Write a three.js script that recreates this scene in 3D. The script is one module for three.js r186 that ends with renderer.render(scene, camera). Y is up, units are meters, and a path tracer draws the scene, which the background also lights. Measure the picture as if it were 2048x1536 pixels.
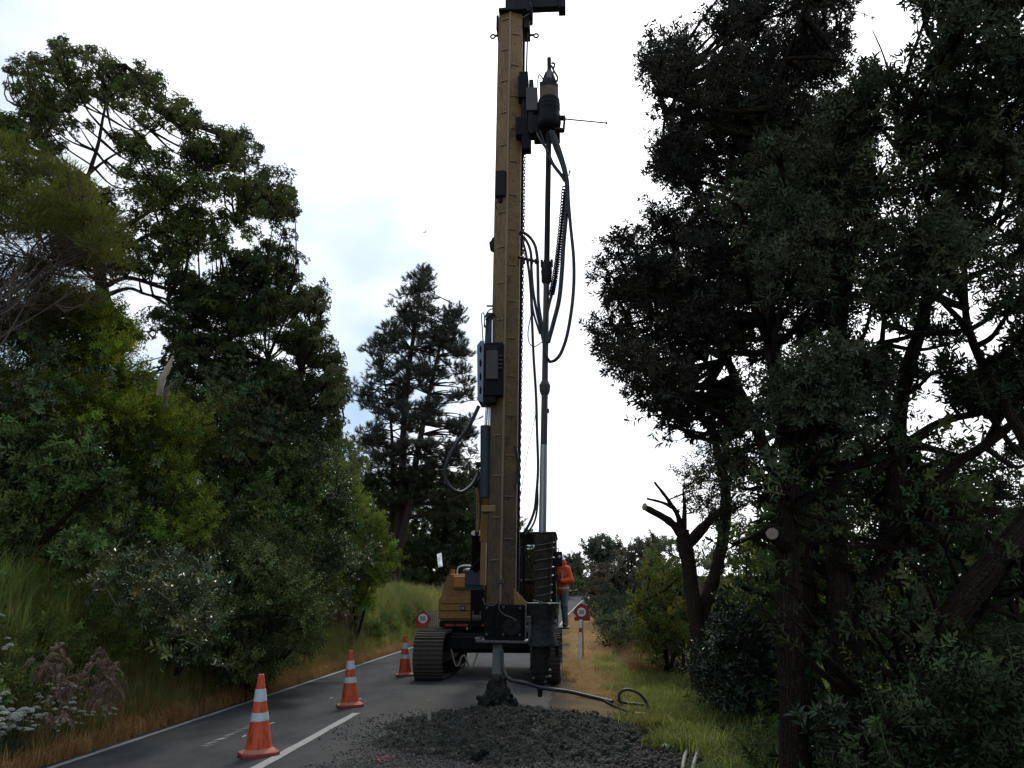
import * as THREE from 'three';
import { mergeGeometries, mergeVertices, toCreasedNormals } from 'three/addons/utils/BufferGeometryUtils.js';
import { RoundedBoxGeometry } from 'three/addons/geometries/RoundedBoxGeometry.js';
import { MarchingCubes } from 'three/addons/objects/MarchingCubes.js';
import { FontLoader } from 'three/addons/loaders/FontLoader.js';
import { TextGeometry } from 'three/addons/geometries/TextGeometry.js';
import { createNoise2D, createNoise3D } from 'simplex-noise';

// ---------------------------------------------------------------- camera, sky, sun, exposure
const EYE = 1.82, FOCAL = 1600, PITCH = Math.atan(421 / 1600);
const scene = new THREE.Scene();
const camera = new THREE.PerspectiveCamera(2 * Math.atan(768 / FOCAL) * 180 / Math.PI, 4 / 3, 0.1, 1200);
camera.position.set(0, EYE, 0);
camera.rotation.set(PITCH, 0, 0);
const renderer = new THREE.WebGLRenderer({ antialias: true });
renderer.toneMapping = THREE.LinearToneMapping;
renderer.toneMappingExposure = 1.22;
renderer.shadowMap.enabled = true;
const SUN_AZ = 7 * Math.PI / 180, SUN_EL = 50 * Math.PI / 180;
const SUN = new THREE.Vector3(Math.sin(SUN_AZ) * Math.cos(SUN_EL), Math.sin(SUN_EL), -Math.cos(SUN_AZ) * Math.cos(SUN_EL));
const sun = new THREE.DirectionalLight(new THREE.Color(1, 0.93, 0.82), 1.5);
sun.position.copy(SUN).multiplyScalar(120);
sun.castShadow = true; sun.shadow.radius = 22; sun.shadow.mapSize.set(2048, 2048);
Object.assign(sun.shadow.camera, { left: -60, right: 60, top: 60, bottom: -60, near: 1, far: 300 });
scene.add(sun, sun.target);

function mulberry(a) { return () => { a = (a + 0x6d2b79f5) | 0; let t = Math.imul(a ^ (a >>> 15), 1 | a); t = (t + Math.imul(t ^ (t >>> 7), 61 | t)) ^ t; return ((t ^ (t >>> 14)) >>> 0) / 4294967296; }; }
const n2 = createNoise2D(mulberry(11)), n3 = createNoise3D(mulberry(12));
const fbm2 = (x, y, o = 4) => { let s = 0, a = 0.5; for (let i = 0; i < o; i++) { s += a * n2(x, y); x = x * 2.03 + 7.1; y = y * 2.03 + 3.7; a *= 0.5; } return s; };
const clamp = (x, a = 0, b = 1) => Math.min(b, Math.max(a, x));
const lerp = (a, b, t) => a + (b - a) * t;
const smooth = (a, b, x) => { const t = clamp((x - a) / (b - a)); return t * t * (3 - 2 * t); };
const V = (x, y, z) => new THREE.Vector3(x, y, z);

{ // a bright hazy sky, thin cloud round the sun thinning to pale blue
  const W = 1024, H = 512, data = new Float32Array(W * H * 4);
  for (let r = 0; r < H; r++) {
    const el = ((r + 0.5) / H - 0.5) * Math.PI, y = Math.sin(el);
    for (let c = 0; c < W; c++) {
      const ph = ((c + 0.5) / W - 0.5) * 2 * Math.PI, x = Math.cos(ph) * Math.cos(el), z = Math.sin(ph) * Math.cos(el);
      const ang = Math.acos(clamp(x * SUN.x + y * SUN.y + z * SUN.z, -1, 1)) * 180 / Math.PI;
      const yy = Math.max(y, 0) + 0.28, n = fbm2(x / yy * 1.1 + 4.2, z / yy * 1.1 + 1.3, 5);
      const az = (Math.atan2(x, -z) - SUN_AZ) * 180 / Math.PI, side = Math.exp(-Math.pow((az - 14) / 27, 2)) * Math.exp(-Math.max(0, y - 0.75) * 3);
      const glow = Math.exp(-Math.pow(ang / 30, 2)), far = Math.exp(-Math.pow(ang / 75, 2));
      const low = Math.exp(-Math.max(y, 0) * 4.2);
      const cover = clamp(0.15 + 0.9 * n + 0.75 * glow + 0.25 * low + 0.75 * side);
      const cl = 0.56 + 0.28 * far + 1.05 * glow + 0.22 * low + 0.42 * side + 0.10 * n, bl = 0.66 + 0.3 * far + 0.3 * low;
      const i = (r * W + c) * 4;
      data[i] = lerp(0.44 * bl, cl * 0.955, cover);
      data[i + 1] = lerp(0.60 * bl, cl * 0.97, cover);
      data[i + 2] = lerp(0.80 * bl, cl * 1.0, cover);
      data[i + 3] = 1;
    }
  }
  const t = new THREE.DataTexture(data, W, H, THREE.RGBAFormat, THREE.FloatType);
  t.mapping = THREE.EquirectangularReflectionMapping; t.magFilter = THREE.LinearFilter; t.minFilter = THREE.LinearFilter; t.wrapS = THREE.RepeatWrapping; t.needsUpdate = true;
  scene.background = t; scene.environment = t;
}

// ---------------------------------------------------------------- helpers
const CP = Math.cos(PITCH), SP = Math.sin(PITCH);
const rayLen = (py, d) => d / (CP - ((768 - py) / FOCAL) * SP);
const mpp = (py, d) => rayLen(py, d) / FOCAL;                       // metres per photo pixel at that depth
function at(px, py, d) { const s = rayLen(py, d), u = (px - 1024) / FOCAL, v = (768 - py) / FOCAL; return V(u * s, EYE + (v * CP + SP) * s, -d); }
const used = {};
function numbered(name) { const k = used[name] = (used[name] ?? -1) + 1; return k ? name + '_' + String(k).padStart(3, '0') : name; }
function shadows(o) { o.castShadow = o.receiveShadow = true; return o; }
function thing(name, label, category, pos = [0, 0, 0], group) {
  const o = new THREE.Group(); o.name = numbered(name); o.position.set(...pos); o.userData = { label, category }; if (group) o.userData.group = group; scene.add(o); return o;
}
function part(name, geo, mat, parent, kind, label) {
  const m = shadows(new THREE.Mesh(Array.isArray(geo) ? merge(geo) : geo, mat)); m.name = name; if (kind) m.userData.kind = kind; if (label) m.userData.label = label; (parent ?? scene).add(m); return m;
}
function merge(list) {
  const a = list.map((g) => { g = g.index ? g.toNonIndexed() : g; for (const k of Object.keys(g.attributes)) if (!['position', 'normal', 'uv'].includes(k)) g.deleteAttribute(k); if (!g.attributes.uv) g.setAttribute('uv', new THREE.Float32BufferAttribute(new Float32Array(g.attributes.position.count * 2), 2)); return g; });
  return mergeGeometries(a, false);
}
const col = (r, g, b) => new THREE.Color().setRGB(r, g, b);
function std(r, g, b, rough = 0.7, metal = 0, extra = {}) { return new THREE.MeshStandardMaterial({ color: col(r, g, b), roughness: rough, metalness: metal, side: THREE.DoubleSide, ...extra }); }
function leafy(r, g, b, through = 0.35, rough = 0.9, spec = 0.3) { return new THREE.MeshPhysicalMaterial({ color: col(r, g, b), roughness: rough, specularIntensity: spec, side: THREE.DoubleSide, ...(through ? { transmission: through, thickness: 0 } : {}) }); }
function dataTex(n, fn, srgb = false, reps = [1, 1]) {
  const d = new Uint8Array(n * n * 4);
  for (let y = 0; y < n; y++) for (let x = 0; x < n; x++) { const v = fn(x / n, y / n), i = (y * n + x) * 4; if (typeof v === 'number') d[i] = d[i + 1] = d[i + 2] = clamp(v) * 255; else { d[i] = clamp(v[0]) * 255; d[i + 1] = clamp(v[1]) * 255; d[i + 2] = clamp(v[2]) * 255; } d[i + 3] = 255; }
  const t = new THREE.DataTexture(d, n, n); t.wrapS = t.wrapT = THREE.RepeatWrapping; t.magFilter = THREE.LinearFilter; t.repeat.set(...reps); if (srgb) t.colorSpace = THREE.SRGBColorSpace; t.needsUpdate = true; return t;
}
// tileable noise: noise on a torus of circles
function tile3(u, v, f, seed = 0) { const a = u * 2 * Math.PI, b = v * 2 * Math.PI, R = f / 6.283; return (n3(Math.cos(a) * R + seed, Math.sin(a) * R, Math.cos(b) * R * 1.37) + n3(Math.sin(b) * R + 9 + seed, Math.cos(b) * R, Math.sin(a) * R)) * 0.5; }
const box = (w, h, d, x = 0, y = 0, z = 0) => new THREE.BoxGeometry(w, h, d).translate(x, y, z);
const rbox = (w, h, d, r, x = 0, y = 0, z = 0) => new RoundedBoxGeometry(w, h, d, 2, Math.min(r, w * 0.49, h * 0.49, d * 0.49)).translate(x, y, z);
const UPV = V(0, 1, 0);
function rod(a, b, r0, r1 = r0, seg = 10) { const d = b.clone().sub(a), L = d.length(); return new THREE.CylinderGeometry(r1, r0, L, seg).translate(0, L / 2, 0).applyQuaternion(new THREE.Quaternion().setFromUnitVectors(UPV, d.normalize())).translate(a.x, a.y, a.z); }
function bar(a, b, w, t) { const d = b.clone().sub(a), L = d.length(); const g = new THREE.BoxGeometry(w, L, t).translate(0, L / 2, 0); return g.applyQuaternion(new THREE.Quaternion().setFromUnitVectors(UPV, d.normalize())).translate(a.x, a.y, a.z); }
function hose(pts, r, seg = 6, per = 40) { return new THREE.TubeGeometry(new THREE.CatmullRomCurve3(pts, false, 'centripetal'), per, r, seg, false); }
// a tapered limb through points with radii, a little lumpy; uv in metres
function limb(pts, radii, seg = 8, lump = 0.12, per = 5) {
  const curve = new THREE.CatmullRomCurve3(pts, false, 'centripetal'), n = Math.max(3, (pts.length - 1) * per), fr = curve.computeFrenetFrames(n, false), P = [], U = [], I = [], p = V();
  const L = curve.getLength();
  for (let i = 0; i <= n; i++) {
    const t = i / n, k = t * (pts.length - 1), j = Math.min(pts.length - 2, Math.floor(k)), r = lerp(radii[j], radii[j + 1], k - j); curve.getPoint(t, p);
    for (let s = 0; s <= seg; s++) {
      const a = (s % seg) / seg * 2 * Math.PI, c = Math.cos(a), sn = Math.sin(a), N = fr.normals[i], B = fr.binormals[i];
      const rr = r * (1 + lump * n3(c * 1.2 + pts[0].x, sn * 1.2 + pts[0].z, t * L / Math.max(r, 0.05) * 0.3));
      P.push(p.x + rr * (N.x * c + B.x * sn), p.y + rr * (N.y * c + B.y * sn), p.z + rr * (N.z * c + B.z * sn)); U.push(s / seg * Math.max(0.15, r * 6.283), t * L);
      if (i < n && s < seg) { const q = i * (seg + 1) + s; I.push(q, q + 1, q + seg + 1, q + 1, q + seg + 2, q + seg + 1); }
    }
  }
  const g = new THREE.BufferGeometry(); g.setAttribute('position', new THREE.Float32BufferAttribute(P, 3)); g.setAttribute('uv', new THREE.Float32BufferAttribute(U, 2)); g.setIndex(I); g.computeVertexNormals(); return g;
}

// ---------------------------------------------------------------- the lie of the land
const TAN = Math.tan(4.1 * Math.PI / 180);
const roadX = (d) => TAN * d + (d > 45 ? 0.001 * (d - 45) ** 2 : 0) + (d > 92 ? 0.03 * (d - 92) ** 2 : 0);
const roadY = (d) => d < 45 ? 0 : d < 92 ? 0.00062 * (d - 45) ** 2 : 1.37 + 0.058 * (d - 92) - 0.0008 * Math.min((d - 92), 36) ** 2;
const T_L = -5.95, T_C = -3.42, T_R = -0.55;                        // left edge line, centre line, right edge line
function landY(x, z) {
  const d = -z, t = (x - roadX(Math.min(d, 130))), dd = clamp(d, -20, 140);
  let y = roadY(dd);
  if (t < T_C) y -= Math.min(T_C - t, T_C - T_L + 0.6) * 0.04;
  if (t < -6.6) {
    const far = smooth(30, 70, d);
    y += 1.75 * smooth(-6.35, -8.0, t) * (1 - 0.35 * far) * (1 - 0.2 * smooth(15, 20, d)) + 1.0 * smooth(-8.3, -13, t) + 7.0 * smooth(-13, -34, t) * (1 - 0.4 * far) * (1 - smooth(55, 100, d));
    y += 0.12 * n2(x * 0.7, z * 0.7) * smooth(-6.6, -8, t) + 0.05 * n2(x * 2.3, z * 2.3) * smooth(-6.6, -7.5, t);
  }
  if (t > T_C) y -= Math.min(t - T_C, 4) * 0.012;
  if (t > 1.4) y -= 0.55 * smooth(1.4, 9, t) + 5.5 * smooth(9, 40, t) - 0.05 * n2(x * 0.9, z * 0.9) * smooth(1.4, 3, t);
  return y;
}
const onLand = (px, py, lift = 0) => { let d = 10; for (let i = 0; i < 60; i++) { const p = at(px, py, d), e = p.y - landY(p.x, p.z); d += clamp(e * 3, -1, 1); d = clamp(d, 3, 200); } const p = at(px, py, d); p.y = landY(p.x, p.z) + lift; return p; };
const mix3 = (a, b, t) => [lerp(a[0], b[0], t), lerp(a[1], b[1], t), lerp(a[2], b[2], t)];
// ---------------------------------------------------------------- surfaces
const texGravel = dataTex(512, (u, v) => { const a = tile3(u, v, 60), b = tile3(u, v, 150, 5), c = tile3(u, v, 12, 9); return 0.60 + 0.22 * a + 0.22 * b + 0.12 * c; });
const texChip = dataTex(512, (u, v) => { const a = tile3(u, v, 120), b = tile3(u, v, 190, 5), c = tile3(u, v, 9, 9); return 0.62 + 0.16 * a + 0.2 * b + 0.08 * c; });
const texBark = dataTex(512, (u, v) => { const w = u + 0.012 * tile3(u, v, 9, 3), q = v * 6.283; const s = Math.abs(n3(Math.cos(w * 6.283) * 7, Math.sin(w * 6.283) * 7, Math.sin(q) * 1.6 + Math.cos(2 * q) * 0.5)), s2 = Math.abs(n3(Math.cos(w * 6.283) * 15 + 40, Math.sin(w * 6.283) * 15, Math.sin(q) * 3.2)), b = tile3(u, v, 80, 4), c = tile3(u, v, 14, 6); return clamp(0.3 + 0.5 * Math.sqrt(s) + 0.28 * Math.sqrt(s2) + 0.16 * b + 0.16 * c); });
const texRust = dataTex(512, (u, v) => { const a = tile3(u, v, 5), b = tile3(u, v, 22, 2), c = tile3(u, v, 90, 7); return 0.74 + 0.2 * a + 0.16 * b + 0.1 * c; });
const texBarkCol = dataTex(512, (u, v) => { const a = tile3(u, v, 14, 2), b = n3(Math.cos(u * 6.283) * 9, Math.sin(u * 6.283) * 9, Math.sin(v * 6.283) * 0.8), c = tile3(u, v, 70, 1), q = tile3(u * 1, v, 34, 5), li = smooth(0.2, 0.6, a + 0.5 * q), k = 0.68 + 0.22 * b + 0.2 * c; return [k * lerp(1, 0.92, li), k * lerp(0.88, 1.05, li), k * lerp(0.82, 0.86, li)]; }, true);
const texMud = dataTex(512, (u, v) => { const a = tile3(u, v, 7, 2) + 0.6 * tile3(u, v, 17, 3) + 0.35 * tile3(u, v, 50, 6), m = smooth(-0.15, 0.35, a), k = 0.75 + 0.3 * tile3(u, v, 90, 9); return mix3([0.46 * k, 0.46 * k, 0.50 * k], [0.86 * k, 0.86 * k, 0.74 * k], m); }, true);
const texMast = dataTex(1024, (u, v) => { const st = tile3(u, v * 0.12, 34, 2) * 0.5 + tile3(u, v * 0.3, 90, 5) * 0.3, blot = tile3(u, v, 5, 4), chip = smooth(0.36, 0.5, tile3(u, v, 46, 8) + 0.5 * tile3(u, v, 11, 3)), gr = smooth(0.12, 0.55, st + 0.7 * blot), k = 0.88 + 0.1 * tile3(u, v, 16, 6); return mix3(mix3([k, k, k], [0.55 * k, 0.5 * k, 0.5 * k], gr * 0.42), [0.42, 0.34, 0.36], chip * 0.45); }, true);
const MAT = {
  land: new THREE.MeshPhysicalMaterial({ specularIntensity: 0.2, vertexColors: true, map: texGravel, bumpMap: texGravel, bumpScale: 0.03, roughness: 0.97 }),
  road: new THREE.MeshPhysicalMaterial({ specularIntensity: 0.35, vertexColors: true, map: texChip, bumpMap: texChip, bumpScale: 0.008, roughness: 0.92 }),
  line: new THREE.MeshStandardMaterial({ color: col(0.42, 0.42, 0.40), map: texChip, bumpMap: texChip, bumpScale: 0.006, roughness: 0.8, side: THREE.DoubleSide }),
  worn: new THREE.MeshStandardMaterial({ color: col(0.2, 0.2, 0.195), map: texChip, bumpMap: texChip, bumpScale: 0.006, roughness: 0.8, side: THREE.DoubleSide }),
  bark: new THREE.MeshPhysicalMaterial({ specularIntensity: 0.2, color: col(0.105, 0.084, 0.072), map: texBarkCol, bumpMap: texBark, bumpScale: 0.07, roughness: 0.95 }),
  barkRed: new THREE.MeshPhysicalMaterial({ specularIntensity: 0.2, color: col(0.085, 0.055, 0.045), map: texBark, bumpMap: texBark, bumpScale: 0.03, roughness: 0.95 }),
  barkPale: new THREE.MeshPhysicalMaterial({ specularIntensity: 0.15, color: col(0.24, 0.185, 0.14), map: texBark, bumpMap: texBark, bumpScale: 0.012, roughness: 0.95 }),
};

function sheet(name, rows, cols, place, tint, mat, uvScale) {
  const P = [], C = [], U = [], I = [], m = cols.length;
  for (const d of rows) for (const t of cols) { const p = place(d, t), c = tint(d, t, p); P.push(p.x, p.y, p.z); C.push(...c); U.push(p.x * uvScale, p.z * uvScale); }
  for (let i = 0; i < rows.length - 1; i++) for (let j = 0; j < m - 1; j++) { const a = i * m + j; I.push(a, a + 1, a + m, a + 1, a + m + 1, a + m); }
  const g = new THREE.BufferGeometry(); g.setAttribute('position', new THREE.Float32BufferAttribute(P, 3)); g.setAttribute('color', new THREE.Float32BufferAttribute(C, 3)); g.setAttribute('uv', new THREE.Float32BufferAttribute(U, 2)); g.setIndex(I); g.computeVertexNormals();
  const o = part(name, g, mat); o.userData.kind = 'structure'; return o;
}
const steps = (a, b, s0, grow) => { const r = [a]; let s = s0; while (r[r.length - 1] < b) { r.push(r[r.length - 1] + s); s *= grow; } return r; };
const SOILC = [0.088, 0.075, 0.065], GRAVELC = [0.115, 0.103, 0.094], STRAWC = [0.33, 0.235, 0.11], TURFC = [0.04, 0.048, 0.02], CLAYC = [0.03, 0.033, 0.028];
function landTint(x, z) {
  const d = -z, t = x - roadX(Math.min(d, 130)), n = fbm2(x * 0.8, z * 0.8), f = fbm2(x * 4, z * 4, 3);
  let c = mix3(GRAVELC, SOILC, clamp(0.5 + n + 0.5 * f));
  if (t < T_L) { c = mix3(c, STRAWC, smooth(-6.15, -6.5, t + 0.25 * n) * 0.6); c = mix3(c, TURFC, smooth(-6.7, -7.4, t + 0.4 * n)); }
  if (t > -0.9) {
    const straw = smooth(12.5, 15, d + 2 * n) * smooth(-0.55, 0.3, t + 0.3 * n);
    c = mix3(c, STRAWC, straw * 0.8);
    c = mix3(c, TURFC, smooth(0.9, 1.9, t + 0.6 * n));
  }
  const k = 0.85 + 0.35 * f; return [c[0] * k, c[1] * k, c[2] * k];
}
{
  const near = steps(-25, 4, 2.2, 0.93), rows = [...near, ...steps(4.15, 40, 0.13, 1.008), ...steps(42, 420, 1.2, 1.08)].filter((v, i, a) => !i || v > a[i - 1] + 0.05);
  const left = steps(0, 180, 0.13, 1.045).map((v) => -v).reverse(), right = steps(0.13, 200, 0.13, 1.05), cols = [...left.map((v) => v - 1.5), ...right.map((v) => v - 1.5)];
  sheet('ground', rows, cols, (d, t) => { const x = t + roadX(Math.min(Math.max(d, 0), 130)), z = -d; let y = landY(x, z); const off = t > T_L - 0.3 && t < T_R + 0.2; y += off ? -0.05 : 0.02 * fbm2(x * 3, z * 3, 3); return V(x, y, z); }, (d, t, p) => landTint(p.x, p.z), MAT.land, 0.7);

  // the asphalt: from left of the edge line to a ragged right edge; soil and gravel lie spread over its right lane near the pile
  const rrows = [...steps(1.5, 45, 0.12, 1.006), ...steps(45.6, 150, 0.8, 1.03)], rcols = []; for (let i = 0; i <= 56; i++) rcols.push(i / 56);
  sheet('road', rrows, rcols, (d, u) => { const e = T_R + 0.16 + 0.1 * fbm2(d * 1.3, 3.3, 3), t = lerp(T_L - 0.28 + 0.06 * n2(d * 1.7, 8), e, u), x = t + roadX(d), z = -d; return V(x, landY(x, z) + 0.012 - (u === 0 || u === 1 ? 0.07 : 0), z); },
    (d, u, p) => {
      const t = p.x - roadX(d), n = fbm2(p.x * 1.1, p.z * 0.5), f = fbm2(p.x * 5, p.z * 5, 3);
      let c = [0.068, 0.072, 0.077];
      const wheel = Math.exp(-(((t + 5.2) / 0.35) ** 2)) + Math.exp(-(((t + 3.9) / 0.35) ** 2)); c = c.map((v) => v * (1.05 - 0.16 * wheel + 0.4 * n + 0.2 * f));
      c = mix3(c, [0.03, 0.032, 0.035], 0.75 * smooth(0.15, 0.5, fbm2(p.x * 0.35 + 5, p.z * 0.12 + 2, 3)));
      const dust = smooth(-3.9, -2.2, t + 0.7 * n) * smooth(24, 13, d + 4 * n); c = mix3(c, [0.11, 0.104, 0.095], 0.85 * clamp(dust + 0.2 * f * dust));
      const soil = smooth(-3.0, -1.9, t + 0.5 * n + 0.25 * f) * smooth(14.2, 12.4, d + 1.2 * n); c = mix3(c, mix3(SOILC, CLAYC, clamp(0.5 + n * 1.2)), clamp(soil));
      return c;
    }, MAT.road, 0.8);
}
// painted lines, laid on the asphalt
function paint(name, list, mat, lift, ragged = 0.012, label) {
  const gs = list.map(([t0, d0, t1, d1, w], k) => {
    const n = Math.max(2, Math.ceil((d1 - d0) / 0.35)), P = [], U = [], I = [];
    for (let i = 0; i <= n; i++) { const s = i / n, d = lerp(d0, d1, s), t = lerp(t0, t1, s); for (const e of [-1, 1]) { const x = t + roadX(d) + e * (w / 2 + ragged * n2(d * 6 + e * 9, k * 3.1 + t)); P.push(x, landY(x, -d) + 0.012 + lift, -d); U.push(x, d); } if (i < n) { const a = i * 2; I.push(a, a + 1, a + 2, a + 1, a + 3, a + 2); } }
    const g = new THREE.BufferGeometry(); g.setAttribute('position', new THREE.Float32BufferAttribute(P, 3)); g.setAttribute('uv', new THREE.Float32BufferAttribute(U, 2)); g.setIndex(I); g.computeVertexNormals(); return g;
  });
  const o = part(name, gs, mat); o.userData.kind = 'structure'; if (label) o.userData.label = label; return o;
}
paint('road_edge_line', [[T_L, 3, T_L, 44, 0.1], [T_L, 44, T_L, 130, 0.12]], MAT.line, 0.006, 0.01);
paint('road_edge_line', [[T_R - 0.2, 25, T_R - 0.2, 130, 0.12]], MAT.line, 0.006, 0.01);
paint('centre_line_dash', [[T_C, 8.9, T_C, 13.5, 0.13]], MAT.line, 0.006, 0.012);
paint('centre_line_dash', [[T_C, 23.5, T_C, 27, 0.11]], MAT.line, 0.006);
paint('centre_line_dash', [[T_C, 34, T_C, 37, 0.11]], MAT.line, 0.006);
{ // sprayed survey marks: broken white strokes across the left lane, red specks on the gravel
  const r = mulberry(77), L = [];
  for (let i = 0; i < 34; i++) { const s = i / 33, p = onLand(lerp(402, 500, s) + (r() - 0.5) * 4, lerp(1497, 1452, s) + (r() - 0.5) * 4), d = -p.z, t = p.x - roadX(d); L.push([t, d, t + 0.05 + 0.04 * r(), d + 0.03 + 0.05 * r(), 0.025 + 0.03 * r()]); }
  for (const [x0, y0, x1, y1] of [[533, 1453, 549, 1447], [484, 1477, 491, 1473], [660, 1399, 664, 1397], [718, 1401, 722, 1399]]) { const a = onLand(x0, y0), b = onLand(x1, y1); L.push([a.x - roadX(-a.z), -a.z, b.x - roadX(-b.z), -b.z, 0.04]); }
  paint('spray_mark', L, MAT.line, 0.008, 0.012);
  const red = new THREE.MeshStandardMaterial({ color: col(0.30, 0.035, 0.04), roughness: 0.8, side: THREE.DoubleSide }), R = [];
  for (const [cx, cy, n] of [[770, 1521, 16], [1045, 1523, 8]]) for (let i = 0; i < n; i++) { const p = onLand(cx + (r() - 0.5) * 46, cy + (r() - 0.5) * 12), d = -p.z, t = p.x - roadX(d); R.push([t, d, t + 0.03 * (r() - 0.5), d + 0.02 + 0.04 * r(), 0.02 + 0.03 * r()]); }
  paint('spray_mark', R, red, 0.008, 0.012);
}
// ---------------------------------------------------------------- foliage
// one leaf: a folded, slightly drooping blade from p along dir (4 triangles)
function leafTo(P, p, dir, side, l, w, fold, droop) {
  const nrm = V().crossVectors(side, dir).normalize();
  const pt = (s, k, h) => p.clone().addScaledVector(dir, l * s).addScaledVector(side, w * 0.5 * k).addScaledVector(nrm, h * w - droop * l * s * s);
  const a = pt(0, 0, 0), b = pt(0.38, 1, fold), c = pt(0.74, 0.7, fold * 0.7), m = pt(0.55, 0, 0), e = pt(1, 0, 0), b2 = pt(0.38, -1, fold), c2 = pt(0.74, -0.7, fold * 0.7);
  const tri = (x, y, z) => P.push(x.x, x.y, x.z, y.x, y.y, y.z, z.x, z.y, z.z);
  tri(a, b, c); tri(a, c, e); tri(a, c2, b2); tri(a, e, c2); void m;
}
const bare = (P) => { const g = new THREE.BufferGeometry(); g.setAttribute('position', new THREE.Float32BufferAttribute(P, 3)); g.computeVertexNormals(); return g; };
function stemTo(P, a, b, r) { const d = b.clone().sub(a), s = V(d.y + 0.01, -d.x, d.z * 0.3).cross(d).normalize().multiplyScalar(r), q = V().crossVectors(d, s).normalize().multiplyScalar(r); for (const e of [s, q]) P.push(a.x - e.x, a.y - e.y, a.z - e.z, a.x + e.x, a.y + e.y, a.z + e.z, b.x, b.y, b.z); }
// a shoot along +y with n leaves
function shoot({ n, len, l, w, pitch = 0.9, droop = 0.25, fold = 0.22, from = 0.15, seed = 1, tipTuft = 0, stem = 0.006 }) {
  const r = mulberry(seed), P = []; if (stem) stemTo(P, V(0, 0, 0), V(0, len, 0), stem);
  for (let i = 0; i < n + tipTuft; i++) {
    const tip = i >= n, s = tip ? 1 : lerp(from, 1, i / Math.max(1, n - 1)), a = i * 2.4 + (r() - 0.5) * 0.8, pit = (tip ? 0.55 : pitch) * (0.75 + 0.5 * r());
    const out = V(Math.cos(a), 0, Math.sin(a)), dir = out.clone().multiplyScalar(Math.sin(pit)).addScaledVector(UPV, Math.cos(pit)), side = V(-Math.sin(a), 0, Math.cos(a)).applyAxisAngle(dir, (r() - 0.5) * 0.9), k = 0.75 + 0.5 * r();
    leafTo(P, V(0, len * s, 0).addScaledVector(out, 0.012), dir, side, l * k, w * k, fold, droop * (0.5 + r()));
  }
  return bare(P);
}
// palmate hands on long stalks, drooping
function palm({ n = 4, leaves = 5, l = 0.1, w = 0.045, seed = 2 }) {
  const r = mulberry(seed), P = [];
  for (let i = 0; i < n; i++) {
    const a = i * 2.4, c = V(Math.cos(a) * (0.06 + 0.05 * r()), 0.05 + 0.17 * i / n, Math.sin(a) * (0.06 + 0.05 * r())); stemTo(P, V(0, 0.02, 0), c, 0.004);
    for (let j = 0; j < leaves; j++) { const b = a + (j - (leaves - 1) / 2) * 1.05 + (r() - 0.5) * 0.3, pit = 1.35 + 0.5 * r(), out = V(Math.cos(b), 0, Math.sin(b)), dir = out.clone().multiplyScalar(Math.sin(pit)).addScaledVector(UPV, Math.cos(pit)); leafTo(P, c, dir, V(-Math.sin(b), 0, Math.cos(b)), l * (0.8 + 0.4 * r()), w, 0.2, 0.3); }
  }
  return bare(P);
}
// thin needles round a shoot
function needles({ n = 40, len = 0.22, l = 0.12, w = 0.006, pitch = 0.7, seed = 3, stem = 0.006 }) {
  const r = mulberry(seed), P = []; if (stem) stemTo(P, V(0, 0, 0), V(0, len, 0), stem);
  for (let i = 0; i < n; i++) { const s = 0.1 + 0.9 * r(), a = r() * 6.283, pit = pitch * (0.5 + r()), o = V(Math.cos(a) * Math.sin(pit), Math.cos(pit), Math.sin(a) * Math.sin(pit)), q = V(-Math.sin(a), 0, Math.cos(a)).multiplyScalar(w / 2), b = V(0, len * s, 0), e = b.clone().addScaledVector(o, l * (0.7 + 0.6 * r())); P.push(b.x - q.x, b.y, b.z - q.z, b.x + q.x, b.y, b.z + q.z, e.x, e.y, e.z); }
  return bare(P);
}
// grass tuft: blades that arch outward
function tuft({ n = 16, h = 0.3, w = 0.008, spread = 0.1, lean = 0.5, seed = 4 }) {
  const r = mulberry(seed), P = [];
  for (let i = 0; i < n; i++) {
    const a = r() * 6.283, R = spread * Math.sqrt(r()), b = V(Math.cos(a * 3.1) * R, 0, Math.sin(a * 3.1) * R), H = h * (0.45 + 0.75 * r()), o = V(Math.cos(a), 0, Math.sin(a)), q = V(-Math.sin(a), 0, Math.cos(a)).multiplyScalar(w / 2 * (0.7 + 0.6 * r())), L = lean * (0.2 + r());
    const p1 = b.clone().addScaledVector(UPV, H * 0.55).addScaledVector(o, H * L * 0.25), p2 = b.clone().addScaledVector(UPV, H * (1 - 0.25 * L)).addScaledVector(o, H * L);
    P.push(b.x - q.x, b.y, b.z - q.z, b.x + q.x, b.y, b.z + q.z, p1.x + q.x * 0.8, p1.y, p1.z + q.z * 0.8, b.x - q.x, b.y, b.z - q.z, p1.x + q.x * 0.8, p1.y, p1.z + q.z * 0.8, p1.x - q.x * 0.8, p1.y, p1.z - q.z * 0.8, p1.x - q.x * 0.8, p1.y, p1.z - q.z * 0.8, p1.x + q.x * 0.8, p1.y, p1.z + q.z * 0.8, p2.x, p2.y, p2.z);
  }
  return bare(P);
}
function inst(name, geo, mat, parent, list, kind) {                 // list: [matrix, color]
  const m = shadows(new THREE.InstancedMesh(geo, mat, list.length)); m.name = name; if (kind) m.userData.kind = kind;
  list.forEach(([M, c], i) => { m.setMatrixAt(i, M); m.setColorAt(i, c); }); (parent ?? scene).add(m); return m;
}
const inPoly = (x, y, p) => { let k = false; for (let i = 0, j = p.length - 1; i < p.length; j = i++) if ((p[i][1] > y) !== (p[j][1] > y) && x < (p[j][0] - p[i][0]) * (y - p[i][1]) / (p[j][1] - p[i][1]) + p[i][0]) k = !k; return k; };
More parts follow.
